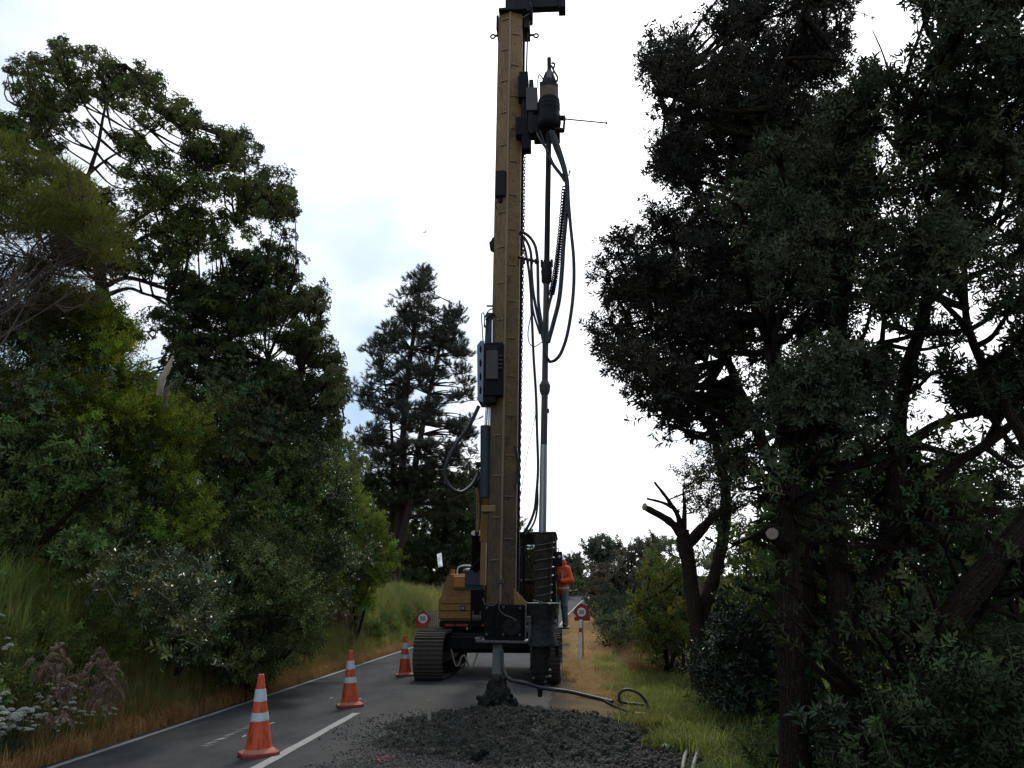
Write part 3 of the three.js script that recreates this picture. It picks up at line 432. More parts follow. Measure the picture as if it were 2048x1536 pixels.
// ---- left side: the tall palmate-leaved tree
{
  const o = thing('palmate_tree', 'tall spreading tree with drooping hand-shaped leaves, highest on the left bank', 'tree');
  const pts = [], g = (n, l, s = 12) => pts.push(...along(growLimb(n, l, MAT.barkRed, o, s, 0.13), 10));
  g('trunk', [[232, 760, 18.6, 34.7], [220, 660, 18.6, 29.7], [206, 590, 18.6, 26.7], [198, 540, 18.6, 21.8], [190, 470, 18.6, 16.8], [172, 350, 18.5, 10.9]]);
  g('limb', [[174, 358, 18.5, 7.9], [196, 290, 18.4, 6.9], [207, 230, 18.4, 5.5], [222, 170, 18.4, 3.4], [250, 130, 18.4, 2.0]], 9);
  g('limb', [[172, 352, 18.5, 6.4], [215, 318, 18.3, 4.4], [280, 280, 18.2, 3.0], [330, 230, 18, 2.0]], 8);
  g('limb', [[190, 430, 18.6, 7.4], [120, 330, 18.6, 5.9], [78, 242, 18.5, 4.9], [126, 208, 18.4, 4.0], [165, 183, 18.4, 3.0]], 8);
  g('limb', [[198, 500, 18.6, 10.9], [246, 456, 18.6, 8.9], [292, 428, 18.5, 7.4], [340, 388, 18.4, 5.5], [410, 340, 18.2, 3.0], [470, 300, 18, 2.0]], 9);
  g('limb', [[210, 520, 18.6, 8.9], [300, 470, 18.8, 6.9], [420, 440, 19, 4.9], [540, 420, 19.2, 2.5]], 9);
  g('limb', [[206, 575, 18.6, 11.9], [253, 556, 18.6, 8.9], [328, 576, 18.7, 7.4], [400, 590, 18.9, 5.5], [520, 600, 19.2, 4.0], [610, 610, 19.6, 2.0]], 9);
  g('limb', [[208, 592, 18.6, 9.9], [260, 577, 18.4, 6.9], [290, 588, 18.4, 5.9], [335, 600, 18.4, 4.9], [430, 670, 18.6, 4.0], [560, 730, 19, 3.0], [660, 760, 19.4, 1.5]], 9);
  g('limb', [[198, 545, 18.6, 8.9], [140, 530, 18.5, 6.9], [70, 520, 18.3, 4.9], [-30, 500, 18, 3.0]], 8);
  const opt = { geo: G.palm, size: 0.8, mat: LEAF.plain, parent: o, area: 0.03, up: 0.7, vary: 0.5 };
  const A = boughs([[10, 150], [30, 125], [60, 130], [95, 95], [150, 88], [175, 108], [230, 112], [260, 132], [300, 150], [345, 188], [380, 222], [430, 255], [480, 268], [505, 300], [560, 345], [598, 392], [590, 440], [560, 470], [450, 520], [330, 540], [300, 480], [260, 420], [215, 380], [215, 290], [235, 240], [190, 195], [140, 225], [80, 260], [30, 250]], { n: 170, r: [14, 31], d: [17, 20.5], holes: [[205, 262, 20], [225, 330, 8]], seed: 101, tight: 0.85 });
  const B = boughs([[330, 540], [450, 520], [560, 470], [600, 560], [640, 572], [660, 590], [648, 640], [655, 690], [690, 735], [684, 800], [672, 845], [690, 880], [640, 900], [560, 860], [430, 830], [380, 700], [330, 640], [350, 600]], { n: 170, r: [17, 36], d: [17.5, 21], seed: 102, holes: [[300, 590, 18], [330, 610, 12]] });
  const C = boughs([[-80, 225], [0, 215], [60, 250], [130, 275], [140, 310], [60, 310], [-80, 320]], { n: 34, r: [16, 32], d: [16.5, 19], seed: 103 });
  const E = boughs([[120, 330], [215, 380], [260, 430], [300, 480], [340, 545], [310, 560], [200, 550], [120, 520], [60, 420]], { n: 95, r: [13, 27], d: [17.5, 20], seed: 108, holes: [[268, 592, 20]] });
  leafOut(E, { ...opt, cover: 1.35, tint: [0.079, 0.094, 0.025], seed: 109 });
  const F = boughs([[270, 610], [340, 610], [430, 640], [440, 840], [390, 900], [325, 810], [325, 700]], { n: 44, r: [16, 32], d: [17, 19.5], seed: 208 });
  leafOut(F, { ...opt, flat: 0.45, cover: 1.4, tint: [0.074, 0.094, 0.029], seed: 209 });
  const S = boughs([[0, 140], [25, 110], [60, 118], [95, 84], [150, 76], [178, 96], [232, 100], [262, 120], [305, 138], [352, 178], [388, 212], [438, 246], [486, 256], [514, 292], [570, 336], [610, 392], [600, 450], [612, 556], [650, 560], [674, 590], [662, 640], [668, 690], [702, 735], [696, 800], [684, 850], [660, 840], [640, 740], [600, 600], [560, 480], [540, 400], [450, 300], [330, 220], [260, 160], [150, 130], [60, 160]], { n: 150, r: [8, 14], d: [17, 21], seed: 210, tight: 0.5 });
  const T = boughs([[30, 190], [120, 170], [175, 165], [188, 225], [160, 300], [100, 310], [40, 290]], { n: 40, r: [9, 20], d: [17, 20], seed: 212, tight: 0.6 });
  leafOut(T, { ...opt, cover: 0.9, sub: 4, tint: [0.09, 0.105, 0.04], seed: 213 });
  leafOut(S, { ...opt, cover: 0.9, sub: 3, tint: [0.085, 0.095, 0.036], seed: 211 });
  leafOut(A, { ...opt, cover: 1.35, tint: [0.108, 0.131, 0.029], seed: 104 });
  leafOut(B, { ...opt, flat: 0.45, cover: 1.5, tint: [0.070, 0.092, 0.027], seed: 105 });
  leafOut(C, { ...opt, cover: 1.6, tint: [0.087, 0.119, 0.031], seed: 106 });
  branchOut([...A, ...B, ...C, ...E, ...F, ...S, ...T], pts, { r0: 0.035, r1: 0.009, parent: o, mat: MAT.barkRed, seed: 107, per: 5 });
}
// ---- the fine-leaved heath tree at the left edge, grey bare branches under its crown
{
  const o = thing('heath_tree', 'fine-leaved olive tree with bare grey lower branches at the left edge', 'tree');
  const pts = [], r = mulberry(111);
  pts.push(...along(growLimb('trunk', [[-70, 1000, 11.6, 70], [-50, 850, 11.6, 60], [-60, 700, 11.7, 50], [-40, 560, 11.8, 36], [-10, 420, 12, 18]], MAT.barkPale, o), 8));
  const gs = [];
  for (let i = 0; i < 17; i++) {
    const y0 = 730 - 150 * r(), x0 = -60 + 60 * r(), x1 = 40 + 210 * r(), y1 = 560 - 170 * r(), d0 = 11.3 + 0.8 * r(), d1 = 10.9 + 1.6 * r();
    const l = [[x0, y0, d0], [lerp(x0, x1, 0.3) - 14 * r(), lerp(y0, y1, 0.25) + 26 * r(), lerp(d0, d1, 0.4)], [lerp(x0, x1, 0.62) + 30 * (r() - 0.5), lerp(y0, y1, 0.62) + 30 * (r() - 0.5), lerp(d0, d1, 0.7)], [x1, y1, d1]], p = path(l);
    gs.push(limb(p, [0.02, 0.014, 0.009, 0.003], 6, 0.1, 6)); pts.push(p[2], p[3]);
    for (let k = 0; k < 4; k++) { const q = p[1 + (k % 3)], e = q.clone().add(V((r() - 0.2) * 0.7, (r() - 0.15) * 0.6, (r() - 0.5) * 0.6)); gs.push(limb([q, q.clone().lerp(e, 0.5).add(V(0, -0.05 + 0.1 * r(), 0)), e], [0.009, 0.006, 0.002], 5, 0, 4)); }
  }
  part('bare_branches', gs, MAT.barkPale, o, 'stuff');
  const A = boughs([[-90, 240], [0, 268], [60, 282], [130, 318], [190, 378], [240, 440], [292, 500], [298, 522], [240, 545], [190, 525], [120, 470], [40, 470], [-90, 500]], { n: 110, r: [16, 38], d: [10.6, 13], seed: 112, tight: 0.9 });
  leafOut(A, { geo: G.heath, mat: LEAF.plain, size: 0.6, subR: 0.34, cover: 1.8, area: 0.012, tint: [0.172, 0.181, 0.029], vary: 0.5, parent: o, seed: 113, up: 0.8, sub: 9 });
  const B = boughs([[-90, 470], [60, 450], [200, 510], [260, 560], [200, 620], [60, 680], [-90, 720]], { n: 120, r: [16, 34], d: [11.8, 13.6], seed: 114 });
  leafOut(B, { geo: G.heath, mat: LEAF.plain, size: 0.6, cover: 1.0, area: 0.012, tint: [0.13, 0.105, 0.055], vary: 0.5, parent: o, seed: 115, up: 0.5 });
  branchOut([...A, ...B], pts, { r0: 0.016, r1: 0.006, parent: o, mat: MAT.barkPale, seed: 116, per: 4 });
}
// ---- the shrubs of the left bank, near to far
shrub('olive_shrub', 'big olive-green shrub under the bare grey branches at the left edge', 'shrub', [[-90, 640], [40, 600], [130, 580], [220, 600], [275, 635], [310, 690], [322, 760], [330, 850], [230, 920], [100, 920], [-90, 900]], { n: 66, r: [28, 52], d: [13.2, 15.6], seed: 121 }, { geo: G.small, size: 1.0, mat: LEAF.plain, cover: 1.8, area: 0.0125, subR: 0.31, tint: [0.191, 0.226, 0.021], vary: 0.95, warm: 0.3, seed: 122 }, { stems: 6 });
shrub('broadleaf_shrub', 'dark shrub with large shiny leaves above the grass at the left edge', 'shrub', [[-90, 860], [80, 850], [210, 900], [250, 1000], [240, 1090], [200, 1140], [60, 1160], [-90, 1160]], { n: 52, r: [30, 54], d: [11.3, 13.2], seed: 123 }, { geo: G.broad, mat: LEAF.satin, size: 0.66, cover: 1.6, area: 0.034, subR: 0.31, tint: [0.11, 0.16, 0.045], vary: 0.95, seed: 124 }, { stems: 6 });
shrub('yellow_shrub', 'tall yellow-green shrub in the middle of the left bank', 'shrub', [[200, 900], [300, 820], [360, 795], [405, 820], [418, 880], [410, 960], [424, 1040], [405, 1130], [310, 1170], [230, 1150], [190, 1020]], { n: 58, r: [26, 46], d: [14.6, 17], seed: 125 }, { geo: G.small, size: 1.0, mat: LEAF.plain, cover: 1.8, area: 0.0125, subR: 0.31, tint: [0.162, 0.211, 0.026], vary: 0.95, warm: 0.3, seed: 126 }, { stems: 6 });
shrub('dark_shrub', 'tall dark green shrub right under the big spreading tree', 'shrub', [[390, 760], [470, 700], [560, 740], [640, 800], [660, 860], [630, 910], [680, 960], [702, 1040], [690, 1140], [600, 1130], [520, 1090], [430, 1080], [410, 960]], { n: 82, r: [24, 48], d: [18, 21.5], seed: 127 }, { geo: G.mid, size: 0.9, mat: LEAF.gloss, cover: 1.8, area: 0.016, subR: 0.31, tint: [0.091, 0.141, 0.028], vary: 0.95, seed: 128, warm: 0.25 }, { stems: 6, r: 0.07 });
shrub('grey_shrub', 'low grey-green shrub beside the road behind the nearest cone', 'shrub', [[420, 1090], [520, 1050], [590, 1080], [630, 1160], [640, 1240], [620, 1320], [560, 1360], [480, 1370], [430, 1350], [410, 1250]], { n: 60, r: [24, 42], d: [15.4, 17.8], seed: 129 }, { geo: G.small, mat: LEAF.satin, cover: 1.7, area: 0.0125, subR: 0.31, tint: [0.105, 0.128, 0.042], vary: 0.95, seed: 130 }, { stems: 6 });
shrub('bramble', 'dark tangled scrub behind the dead fern on the left bank', 'scrub', [[230, 1120], [330, 1110], [420, 1150], [430, 1330], [330, 1330], [250, 1260]], { n: 32, r: [24, 42], d: [13.8, 15.4], seed: 131 }, { geo: G.small, mat: LEAF.gloss, cover: 1.5, area: 0.0125, subR: 0.31, tint: [0.076, 0.112, 0.026], vary: 0.95, seed: 132 }, { stems: 4 });
shrub('roadside_shrub', 'bright green shrub in front of the pine trunk', 'shrub', [[650, 960], [700, 955], [738, 1010], [770, 1060], [796, 1105], [782, 1150], [755, 1185], [735, 1235], [690, 1245], [650, 1200], [640, 1080]], { n: 62, r: [17, 32], d: [25, 28.5], seed: 133 }, { geo: G.mid, mat: LEAF.plain, cover: 1.7, area: 0.016, subR: 0.31, tint: [0.153, 0.211, 0.028], vary: 0.95, warm: 0.25, seed: 134 }, { stems: 5 });
shrub('pale_tree', 'pale grey-green tree between the dark shrub and the pine', 'tree', [[608, 870], [640, 850], [690, 868], [730, 900], [735, 960], [690, 970], [620, 930]], { n: 30, r: [13, 24], d: [34, 40], seed: 135 }, { geo: G.coarse, mat: LEAF.plain, cover: 1.3, area: 0.14, size: 0.5, subR: 0.31, tint: [0.180, 0.215, 0.070], seed: 136 }, { r: 0.1, foot: [690, 1180, 37] });
shrub('bank_thicket', 'dark green thicket closing the gaps behind the left bank shrubs', 'thicket', [[-90, 700], [180, 780], [420, 760], [560, 800], [690, 960], [690, 1180], [400, 1120], [-90, 1120]], { n: 180, r: [30, 56], d: [21, 26], seed: 160 }, { geo: G.mid, mat: LEAF.plain, cover: 1.4, size: 1.3, subR: 0.31, tint: [0.077, 0.112, 0.023], vary: 0.95, seed: 161 }, { stems: 6, r: 0.08 });
{ // scrub woven between and in front of the left shrubs, with pale dead stems
  const o = thing('tangled_scrub', 'tangled scrub with pale dead stems woven between the shrubs of the left bank', 'scrub'); o.userData.kind = 'stuff';
  const poly = [[-90, 700], [60, 640], [300, 760], [420, 740], [600, 800], [690, 960], [760, 1080], [740, 1210], [640, 1300], [540, 1350], [430, 1340], [300, 1230], [180, 1160], [-90, 1150]], dAt = (x) => lerp(11.6, 21, Math.pow(clamp((x + 90) / 850), 1.25));
  const a = boughs(poly, { n: 120, r: [12, 34], d: dAt, seed: 164, tight: 0.5 }), b = boughs(poly, { n: 90, r: [10, 28], d: dAt, seed: 165, tight: 0.5 }), c = boughs(poly, { n: 70, r: [10, 26], d: dAt, seed: 166, tight: 0.5 });
  a.push(...boughs([[170, 1110], [430, 1120], [450, 1345], [340, 1310], [240, 1240], [180, 1190]], { n: 46, r: [14, 30], d: [11.4, 13.2], seed: 1641, tight: 0.5 }));
  leafOut(a, { geo: G.mid, size: 0.85, mat: LEAF.gloss, cover: 1.15, subR: 0.3, tint: [0.10, 0.125, 0.042], vary: 1.0, warm: 0.4, parent: o, seed: 167, name: 'foliage' });
  leafOut(b, { geo: G.small, mat: LEAF.plain, cover: 1.1, subR: 0.3, tint: [0.15, 0.18, 0.045], vary: 1.0, warm: 0.4, parent: o, seed: 168, name: 'foliage' });
  leafOut(c, { geo: G.broad, mat: LEAF.gloss, size: 0.62, cover: 1.0, subR: 0.34, tint: [0.09, 0.125, 0.046], vary: 1.0, warm: 0.3, parent: o, seed: 169, name: 'foliage' });
  const r = mulberry(170), gs = []; for (const q of [...a, ...b]) { if (r() < 0.55) continue; const e = q.c.clone().add(V((r() - 0.4) * 0.9, (r() - 0.4) * 1.1, (r() - 0.3) * 0.5)); gs.push(limb([q.c, q.c.clone().lerp(e, 0.5).add(V((r() - 0.5) * 0.2, (r() - 0.5) * 0.2, 0)), e], [0.011, 0.008, 0.003], 5, 0, 4)); }
  part('dead_stems', gs, MAT.barkPale, o, 'stuff');
}
{ // the pine
  const o = thing('pine_tree', 'tall twin-stemmed pine standing behind the left of the rig', 'tree');
  const pts = [], d = 45, g = (n, l, s = 10) => pts.push(...along(growLimb(n, l, MAT.barkRed, o, s, 0.08), 24));
  g('trunk', [[782, 1215, d, 27.6], [792, 1120, d, 20.4], [803, 1000, d, 16.8], [806, 880, d, 13.2], [815, 760, d, 10.8], [832, 640, d, 7.2], [846, 540, d, 1.8]]);
  g('trunk', [[792, 1130, d - 0.6, 15.6], [812, 1040, d - 0.8, 14.4], [836, 900, d - 1, 12.0], [856, 800, d - 1, 9.0], [876, 710, d - 1, 6.0], [904, 606, d - 1, 1.8]]);
  g('trunk', [[786, 1190, d + 0.8, 16.8], [784, 1060, d + 1, 12.0], [786, 930, d + 1, 8.4], [780, 830, d + 1, 4.8], [765, 740, d + 1, 2.4]]);
  const pin = boughs([[838, 540], [850, 528], [872, 560], [880, 612], [872, 650], [905, 602], [930, 622], [924, 680], [952, 722], [958, 800], [950, 850], [965, 890], [960, 940], [900, 950], [800, 960], [740, 935], [690, 885], [745, 835], [698, 800], [700, 768], [736, 742], [724, 690], [762, 652], [778, 612], [800, 582], [812, 552]], { n: 350, r: [9, 17], d: [42.5, 47.5], seed: 141, tight: 0.8, holes: [[880, 780, 12], [900, 830, 14], [845, 800, 10], [880, 870, 12], [760, 780, 7], [840, 700, 6], [905, 760, 9], [890, 720, 8], [850, 865, 12], [780, 865, 10], [930, 825, 10]] });
  leafOut(pin, { geo: G.pine, mat: LEAF.matt, cover: 1.9, area: 0.085, size: 1.0, tint: [0.075, 0.082, 0.056], flat: 0.55, up: 0.9, sub: 5, parent: o, seed: 142 });
  const tip2 = boughs([[872, 690], [880, 640], [905, 596], [932, 625], [930, 690], [900, 720]], { n: 34, r: [7, 14], d: [43, 45], seed: 146, tight: 0.6 });
  leafOut(tip2, { geo: G.pine, mat: LEAF.matt, cover: 1.8, tint: [0.075, 0.082, 0.056], flat: 0.6, up: 0.9, sub: 5, parent: o, seed: 149 });
  const tip1 = boughs([[828, 605], [832, 560], [846, 520], [862, 548], [874, 590], [872, 620]], { n: 30, r: [5, 10], d: [44, 46], seed: 1461, tight: 0.5 });
  leafOut(tip1, { geo: G.pine, mat: LEAF.matt, size: 0.8, cover: 1.8, tint: [0.075, 0.082, 0.056], flat: 0.7, up: 1.2, sub: 4, parent: o, seed: 1491 });
  const low = boughs([[700, 905], [760, 930], [960, 945], [962, 1010], [880, 1050], [760, 1040], [700, 980]], { n: 80, r: [14, 28], d: [43, 48], seed: 143 });
  leafOut(low, { geo: G.pine, mat: LEAF.matt, cover: 1.6, area: 0.085, size: 1.05, tint: [0.059, 0.073, 0.029], flat: 0.4, up: 0.5, sub: 6, parent: o, seed: 144 });
  branchOut([...pin, ...low], pts, { r0: 0.045, r1: 0.02, parent: o, mat: MAT.barkRed, seed: 145, per: 2, sag: -0.02 });
}
shrub('dark_conifer', 'dark spreading conifer behind the foot of the pine', 'tree', [[700, 960], [780, 985], [880, 1000], [900, 1100], [880, 1190], [800, 1195], [740, 1195], [705, 1100]], { n: 60, r: [20, 36], d: [52, 58], seed: 147 }, { geo: G.pine, mat: LEAF.matt, cover: 1.7, area: 0.085, size: 1.3, tint: [0.059, 0.077, 0.025], flat: 0.5, seed: 148 }, { r: 0.15, r1: 0.04 });
shrub('dark_conifer', 'dark green tree directly behind the yellow machine body', 'tree', [[870, 960], [960, 930], [985, 1000], [985, 1190], [870, 1195], [860, 1080]], { n: 46, r: [20, 36], d: [54, 60], seed: 149 }, { geo: G.coarse, mat: LEAF.plain, cover: 1.7, area: 0.14, size: 1, tint: [0.070, 0.096, 0.027], seed: 150 }, { r: 0.15, r1: 0.04 });
shrub('far_tree', 'small far treetop showing between mast and cab roof', 'tree', [[1025, 1040], [1040, 1030], [1058, 1045], [1062, 1070], [1060, 1110], [1020, 1110]], { n: 14, r: [8, 14], d: [90, 96], seed: 151 }, { geo: G.coarse, mat: LEAF.plain, cover: 1.0, area: 0.14, tint: [0.097, 0.107, 0.036], seed: 152 }, { r: 0.15, r1: 0.04 });
{ // far wood beyond the bend: reads as one mass
  const bs = [...boughs([[560, 1020], [700, 1010], [860, 1060], [1000, 1080], [1160, 1150], [1160, 1215], [560, 1215]], { n: 120, r: [16, 32], d: [85, 120], seed: 155 }), ...boughs([[1165, 1165], [1300, 1150], [1440, 1170], [1440, 1260], [1190, 1250]], { n: 50, r: [16, 30], d: [62, 85], seed: 156 })];
  const o = thing('woods', 'dark far woods behind the rig and beyond the right verge', 'woods'); o.userData.kind = 'stuff';
  leafOut(bs, { geo: G.coarse, mat: LEAF.plain, cover: 1.7, area: 0.14, size: 1.5, tint: [0.082, 0.106, 0.034], vary: 0.6, parent: o, seed: 157, name: 'foliage', kind: 'stuff' });
}
{ // the bleached broken branch on the left bank and fallen sticks
  const o = thing('broken_branch', 'bleached broken branch jutting up between the olive shrub and the dark shrub', 'branch');
  growLimb('limb', [[318, 790, 12.9, 12], [324, 760, 12.8, 14], [336, 735, 12.8, 10], [346, 712, 12.8, 4]], std(0.42, 0.34, 0.25, 0.9), o, 8, 0.3);
  growLimb('limb', [[333, 815, 12.8, 7], [332, 785, 12.7, 8], [345, 768, 12.7, 5], [368, 752, 12.6, 3]], MAT.barkPale, o, 7, 0.2);
}
// ---------------------------------------------------------------- grass, flowers, dead fern
{
  const r = mulberry(201);
  const short = [tuft({ n: 18, h: 0.17, w: 0.008, spread: 0.12, lean: 0.9, seed: 202 }), tuft({ n: 16, h: 0.22, w: 0.008, spread: 0.12, lean: 0.7, seed: 203 })];
  const tall = [tuft({ n: 24, h: 0.5, w: 0.008, spread: 0.14, lean: 0.55, seed: 204 }), tuft({ n: 20, h: 0.62, w: 0.009, spread: 0.12, lean: 0.4, seed: 205 })];
  const mat = LEAF.lit;
  function sow(name, geos, n, place, tint, vary, lab) {
    const L = geos.map(() => []);
    for (let i = 0; i < n; i++) {
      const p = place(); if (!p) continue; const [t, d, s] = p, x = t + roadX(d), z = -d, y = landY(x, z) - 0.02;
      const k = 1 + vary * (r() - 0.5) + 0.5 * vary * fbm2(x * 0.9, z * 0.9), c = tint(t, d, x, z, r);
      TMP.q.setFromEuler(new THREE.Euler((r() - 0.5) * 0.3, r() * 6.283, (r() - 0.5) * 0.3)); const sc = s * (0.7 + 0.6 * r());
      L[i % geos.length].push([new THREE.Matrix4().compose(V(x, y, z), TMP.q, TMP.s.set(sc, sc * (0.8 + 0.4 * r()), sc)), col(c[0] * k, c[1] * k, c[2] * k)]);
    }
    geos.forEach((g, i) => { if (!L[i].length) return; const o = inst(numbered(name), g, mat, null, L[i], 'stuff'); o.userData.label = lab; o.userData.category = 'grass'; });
  }
  const DRY = [0.40, 0.235, 0.09], STRAW = [0.52, 0.38, 0.18], GREEN = [0.24, 0.34, 0.065], OLIVE = [0.32, 0.31, 0.10], RED = [0.22, 0.095, 0.05];
  const nearer = (a, b, q = 1.6) => a + (b - a) * Math.pow(r(), q);
  sow('dry_grass', short, 9000, () => [lerp(-6.2, -7.1, Math.pow(r(), 0.8)), nearer(4.5, 48), 0.8 + 0.5 * r()], (t, d) => mix3(DRY, OLIVE, smooth(-6.5, -7.1, t + 0.5 * (r() - 0.5))), 0.5, 'orange-brown dry grass along the left road edge');
  sow('bank_grass', tall, 34000, () => { const t = lerp(-6.55, -10.5, Math.pow(r(), 1.3)), d = nearer(4.5, 50, 1.5); return [t, d, 0.5 + 0.75 * smooth(-6.5, -7.8, t) + 0.3 * smooth(20, 35, d)]; }, (t, d, x, z) => { const n = fbm2(x * 0.5 + 3, z * 0.5); const c = mix3(GREEN, OLIVE, clamp(0.22 + 0.4 * smooth(15, 30, d) + 0.8 * n)); return r() < 0.07 ? RED : r() < 0.12 ? DRY : c; }, 0.6, 'tall green grass and weeds on the left bank');
  sow('dry_grass', short, 22000, () => { const d = nearer(12, 75, 1.7), t = lerp(-0.35, 2.3, r()); return t + 0.5 * n2(d * 0.8, 3) < -0.1 + 0.6 * smooth(22, 13, d) || (d < 14.5 && t < 0.9) ? null : [t, d, 0.7 + 0.5 * smooth(0, 2, t) + 0.2 * smooth(20, 40, d)]; }, (t, d) => mix3(mix3(STRAW, DRY, r() * 0.7), [0.16, 0.18, 0.04], smooth(0.5, 1.3, t + 0.5 * (r() - 0.5)) * smooth(26, 17, d)), 0.5, 'straw-coloured dry grass on the right shoulder');
  sow('tall_dry_grass', tall, 2600, () => [lerp(1.3, 3.2, r()), nearer(19, 50, 1.4), 0.55 + 0.35 * r()], (t, d) => mix3([0.20, 0.11, 0.06], OLIVE, clamp(smooth(2.4, 3.6, t) + 0.3 * (r() - 0.5))), 0.5, 'reddish tall dry grass round the marker post');
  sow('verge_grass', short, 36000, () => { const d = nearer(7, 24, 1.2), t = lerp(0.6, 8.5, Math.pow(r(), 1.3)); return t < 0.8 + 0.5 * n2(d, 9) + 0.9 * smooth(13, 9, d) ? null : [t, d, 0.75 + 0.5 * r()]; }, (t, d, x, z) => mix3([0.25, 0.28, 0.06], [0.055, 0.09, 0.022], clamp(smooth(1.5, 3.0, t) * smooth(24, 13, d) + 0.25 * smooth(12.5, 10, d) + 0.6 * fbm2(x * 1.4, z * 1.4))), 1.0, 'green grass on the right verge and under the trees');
  sow('weeds', tall, 3500, () => [lerp(3.2, 9, r()), nearer(20, 60, 1.3), 0.8 + 0.6 * r()], () => mix3([0.075, 0.11, 0.035], OLIVE, r() * 0.5), 0.5, 'tall green weeds on the right verge beyond the lopped tree');
  sow('seed_grass', [tuft({ n: 9, h: 0.75, w: 0.005, spread: 0.2, lean: 0.25, seed: 206 })], 4200, () => [lerp(-6.8, -10, r()), nearer(5, 46, 1.4), 0.7 + 0.5 * r()], () => mix3([0.34, 0.27, 0.13], [0.26, 0.13, 0.08], r()), 0.5, 'pale straw seed stalks standing above the left bank grass');
  // white umbels at the bottom left, single pale heads along the bank
  const head = []; for (let i = 0; i < 26; i++) { const a = i * 2.4, R = 0.034 * Math.sqrt(i / 26); head.push(new THREE.IcosahedronGeometry(0.006 + 0.003 * r(), 0).translate(Math.cos(a) * R, 0.3 + 0.02 * (1 - (R / 0.034) ** 2), Math.sin(a) * R)); }
  const stalk = rod(V(0, -0.35, 0), V(0, 0.29, 0), 0.004, 0.003, 4);
  const HL = [], SL = [];
  const addHead = (t, d, s) => { const x = t + roadX(d), y = landY(x, -d) + (t < -6.9 ? 0.38 : 0.2) * s; TMP.q.setFromEuler(new THREE.Euler((r() - 0.5) * 0.5, r() * 6, (r() - 0.5) * 0.5)); const M = new THREE.Matrix4().compose(V(x, y, -d), TMP.q, TMP.s.set(s, s, s)); const k = 0.7 + 0.3 * r(); HL.push([M, col(0.5 * k, 0.5 * k, 0.42 * k)]); SL.push([M, col(0.06, 0.085, 0.03)]); };
  for (let i = 0; i < 620; i++) { const p = onLand(lerp(-60, 130, Math.pow(r(), 1.2)) + 20 * r(), lerp(1490, 1640, r())); if (p.x - roadX(-p.z) < -6.3) addHead(p.x - roadX(-p.z), -p.z, 0.8 + 0.5 * r()); }
  for (let i = 0; i < 90; i++) { const p = onLand(lerp(90, 240, r()), lerp(1470, 1540, r())); if (p.x - roadX(-p.z) < -6.3) addHead(p.x - roadX(-p.z), -p.z, 0.6 + 0.3 * r()); }
  for (let i = 0; i < 260; i++) addHead(lerp(-6.9, -9, r()), nearer(12, 40, 1.2), 0.45 + 0.35 * r());
  for (let i = 0; i < 60; i++) addHead(lerp(2.2, 5, r()), nearer(13, 30), 0.3 + 0.25 * r());
  const fl = thing('wildflowers', 'white-headed wildflowers in the grass, thickest at the bottom left corner', 'flowers'); fl.userData.kind = 'stuff';
  inst('flower_heads', merge(head), LEAF.matt, fl, HL, 'stuff'); inst('flower_stalks', stalk, LEAF.matt, fl, SL, 'stuff');
}
{ // low leafy weeds all over the left bank
  const r = mulberry(260), bs = []; for (let i = 0; i < 330; i++) { const d = 5 + 34 * Math.pow(r(), 1.5), t = -6.9 - 2.6 * Math.pow(r(), 1.1), x = t + roadX(d), R = 0.22 + 0.2 * r(); bs.push({ c: V(x, landY(x, -d) + R * 0.6 + 0.12 * r(), -d), r: R }); }
  const o = thing('bank_weeds', 'low leafy weeds among the grass of the left bank', 'weeds'); o.userData.kind = 'stuff';
  leafOut(bs, { geo: [...G.small, ...G.mid], mat: LEAF.plain, size: 0.85, cover: 1.1, tint: [0.14, 0.19, 0.04], vary: 0.9, warm: 0.4, parent: o, seed: 261, name: 'foliage' });
}
// dead brown ferns hanging on the left bank
{
  const frond = (seed) => { const r = mulberry(seed), P = []; for (let i = 0; i < 14; i++) { const s = i / 13, c = V(0, -0.55 * s * s + 0.12 * s, 0.35 * s), w = 0.13 * Math.sin(Math.PI * (0.15 + 0.8 * s)); for (const k of [-1, 1]) leafTo(P, c, V(k * 0.9, -0.25 - 0.3 * r(), 0.35).normalize(), V(0, 0.3, 1).normalize(), w * (0.8 + 0.4 * r()), 0.035, 0.3, 0.4); } stemTo(P, V(0, 0, 0), V(0, -0.43, 0.35), 0.006); return bare(P); };
  const fr = [frond(301), frond(302)], mat = std(0.20, 0.12, 0.085, 0.95);
  const places = [['left of two dead brown ferns hanging on the left bank', [[120, 1300], [110, 1340], [135, 1360], [95, 1330], [125, 1385], [115, 1420]]], ['right and larger of two dead brown ferns hanging on the left bank', [[200, 1310], [222, 1330], [205, 1355], [225, 1370], [185, 1390], [210, 1395], [170, 1360]]], ['pinkish dead fern on the left bank beside the bright roadside shrub', [[640, 1215], [655, 1195], [668, 1220], [690, 1225]]]];
  places.forEach(([label, pts], gi) => {
    const o = thing('dead_fern', label, 'dead fern'), r = mulberry(310 + gi);
    pts.forEach(([x, y]) => { const d = gi === 2 ? 21 : 10.2 + 0.4 * gi, p = at(x, y, d); for (let k = 0; k < 12; k++) { const m = part('frond', fr[k % 2], mat, o); m.position.copy(p).add(V((r() - 0.5) * 0.25, (r() - 0.5) * 0.2, (r() - 0.5) * 0.2)); m.rotation.set((r() - 0.3) * 0.8, (r() - 0.5) * 5, (r() - 0.5) * 0.8); const s = (gi === 2 ? 0.7 : 0.36) * (0.7 + 0.5 * r()); m.scale.set(s, s, s); } });
  });
}
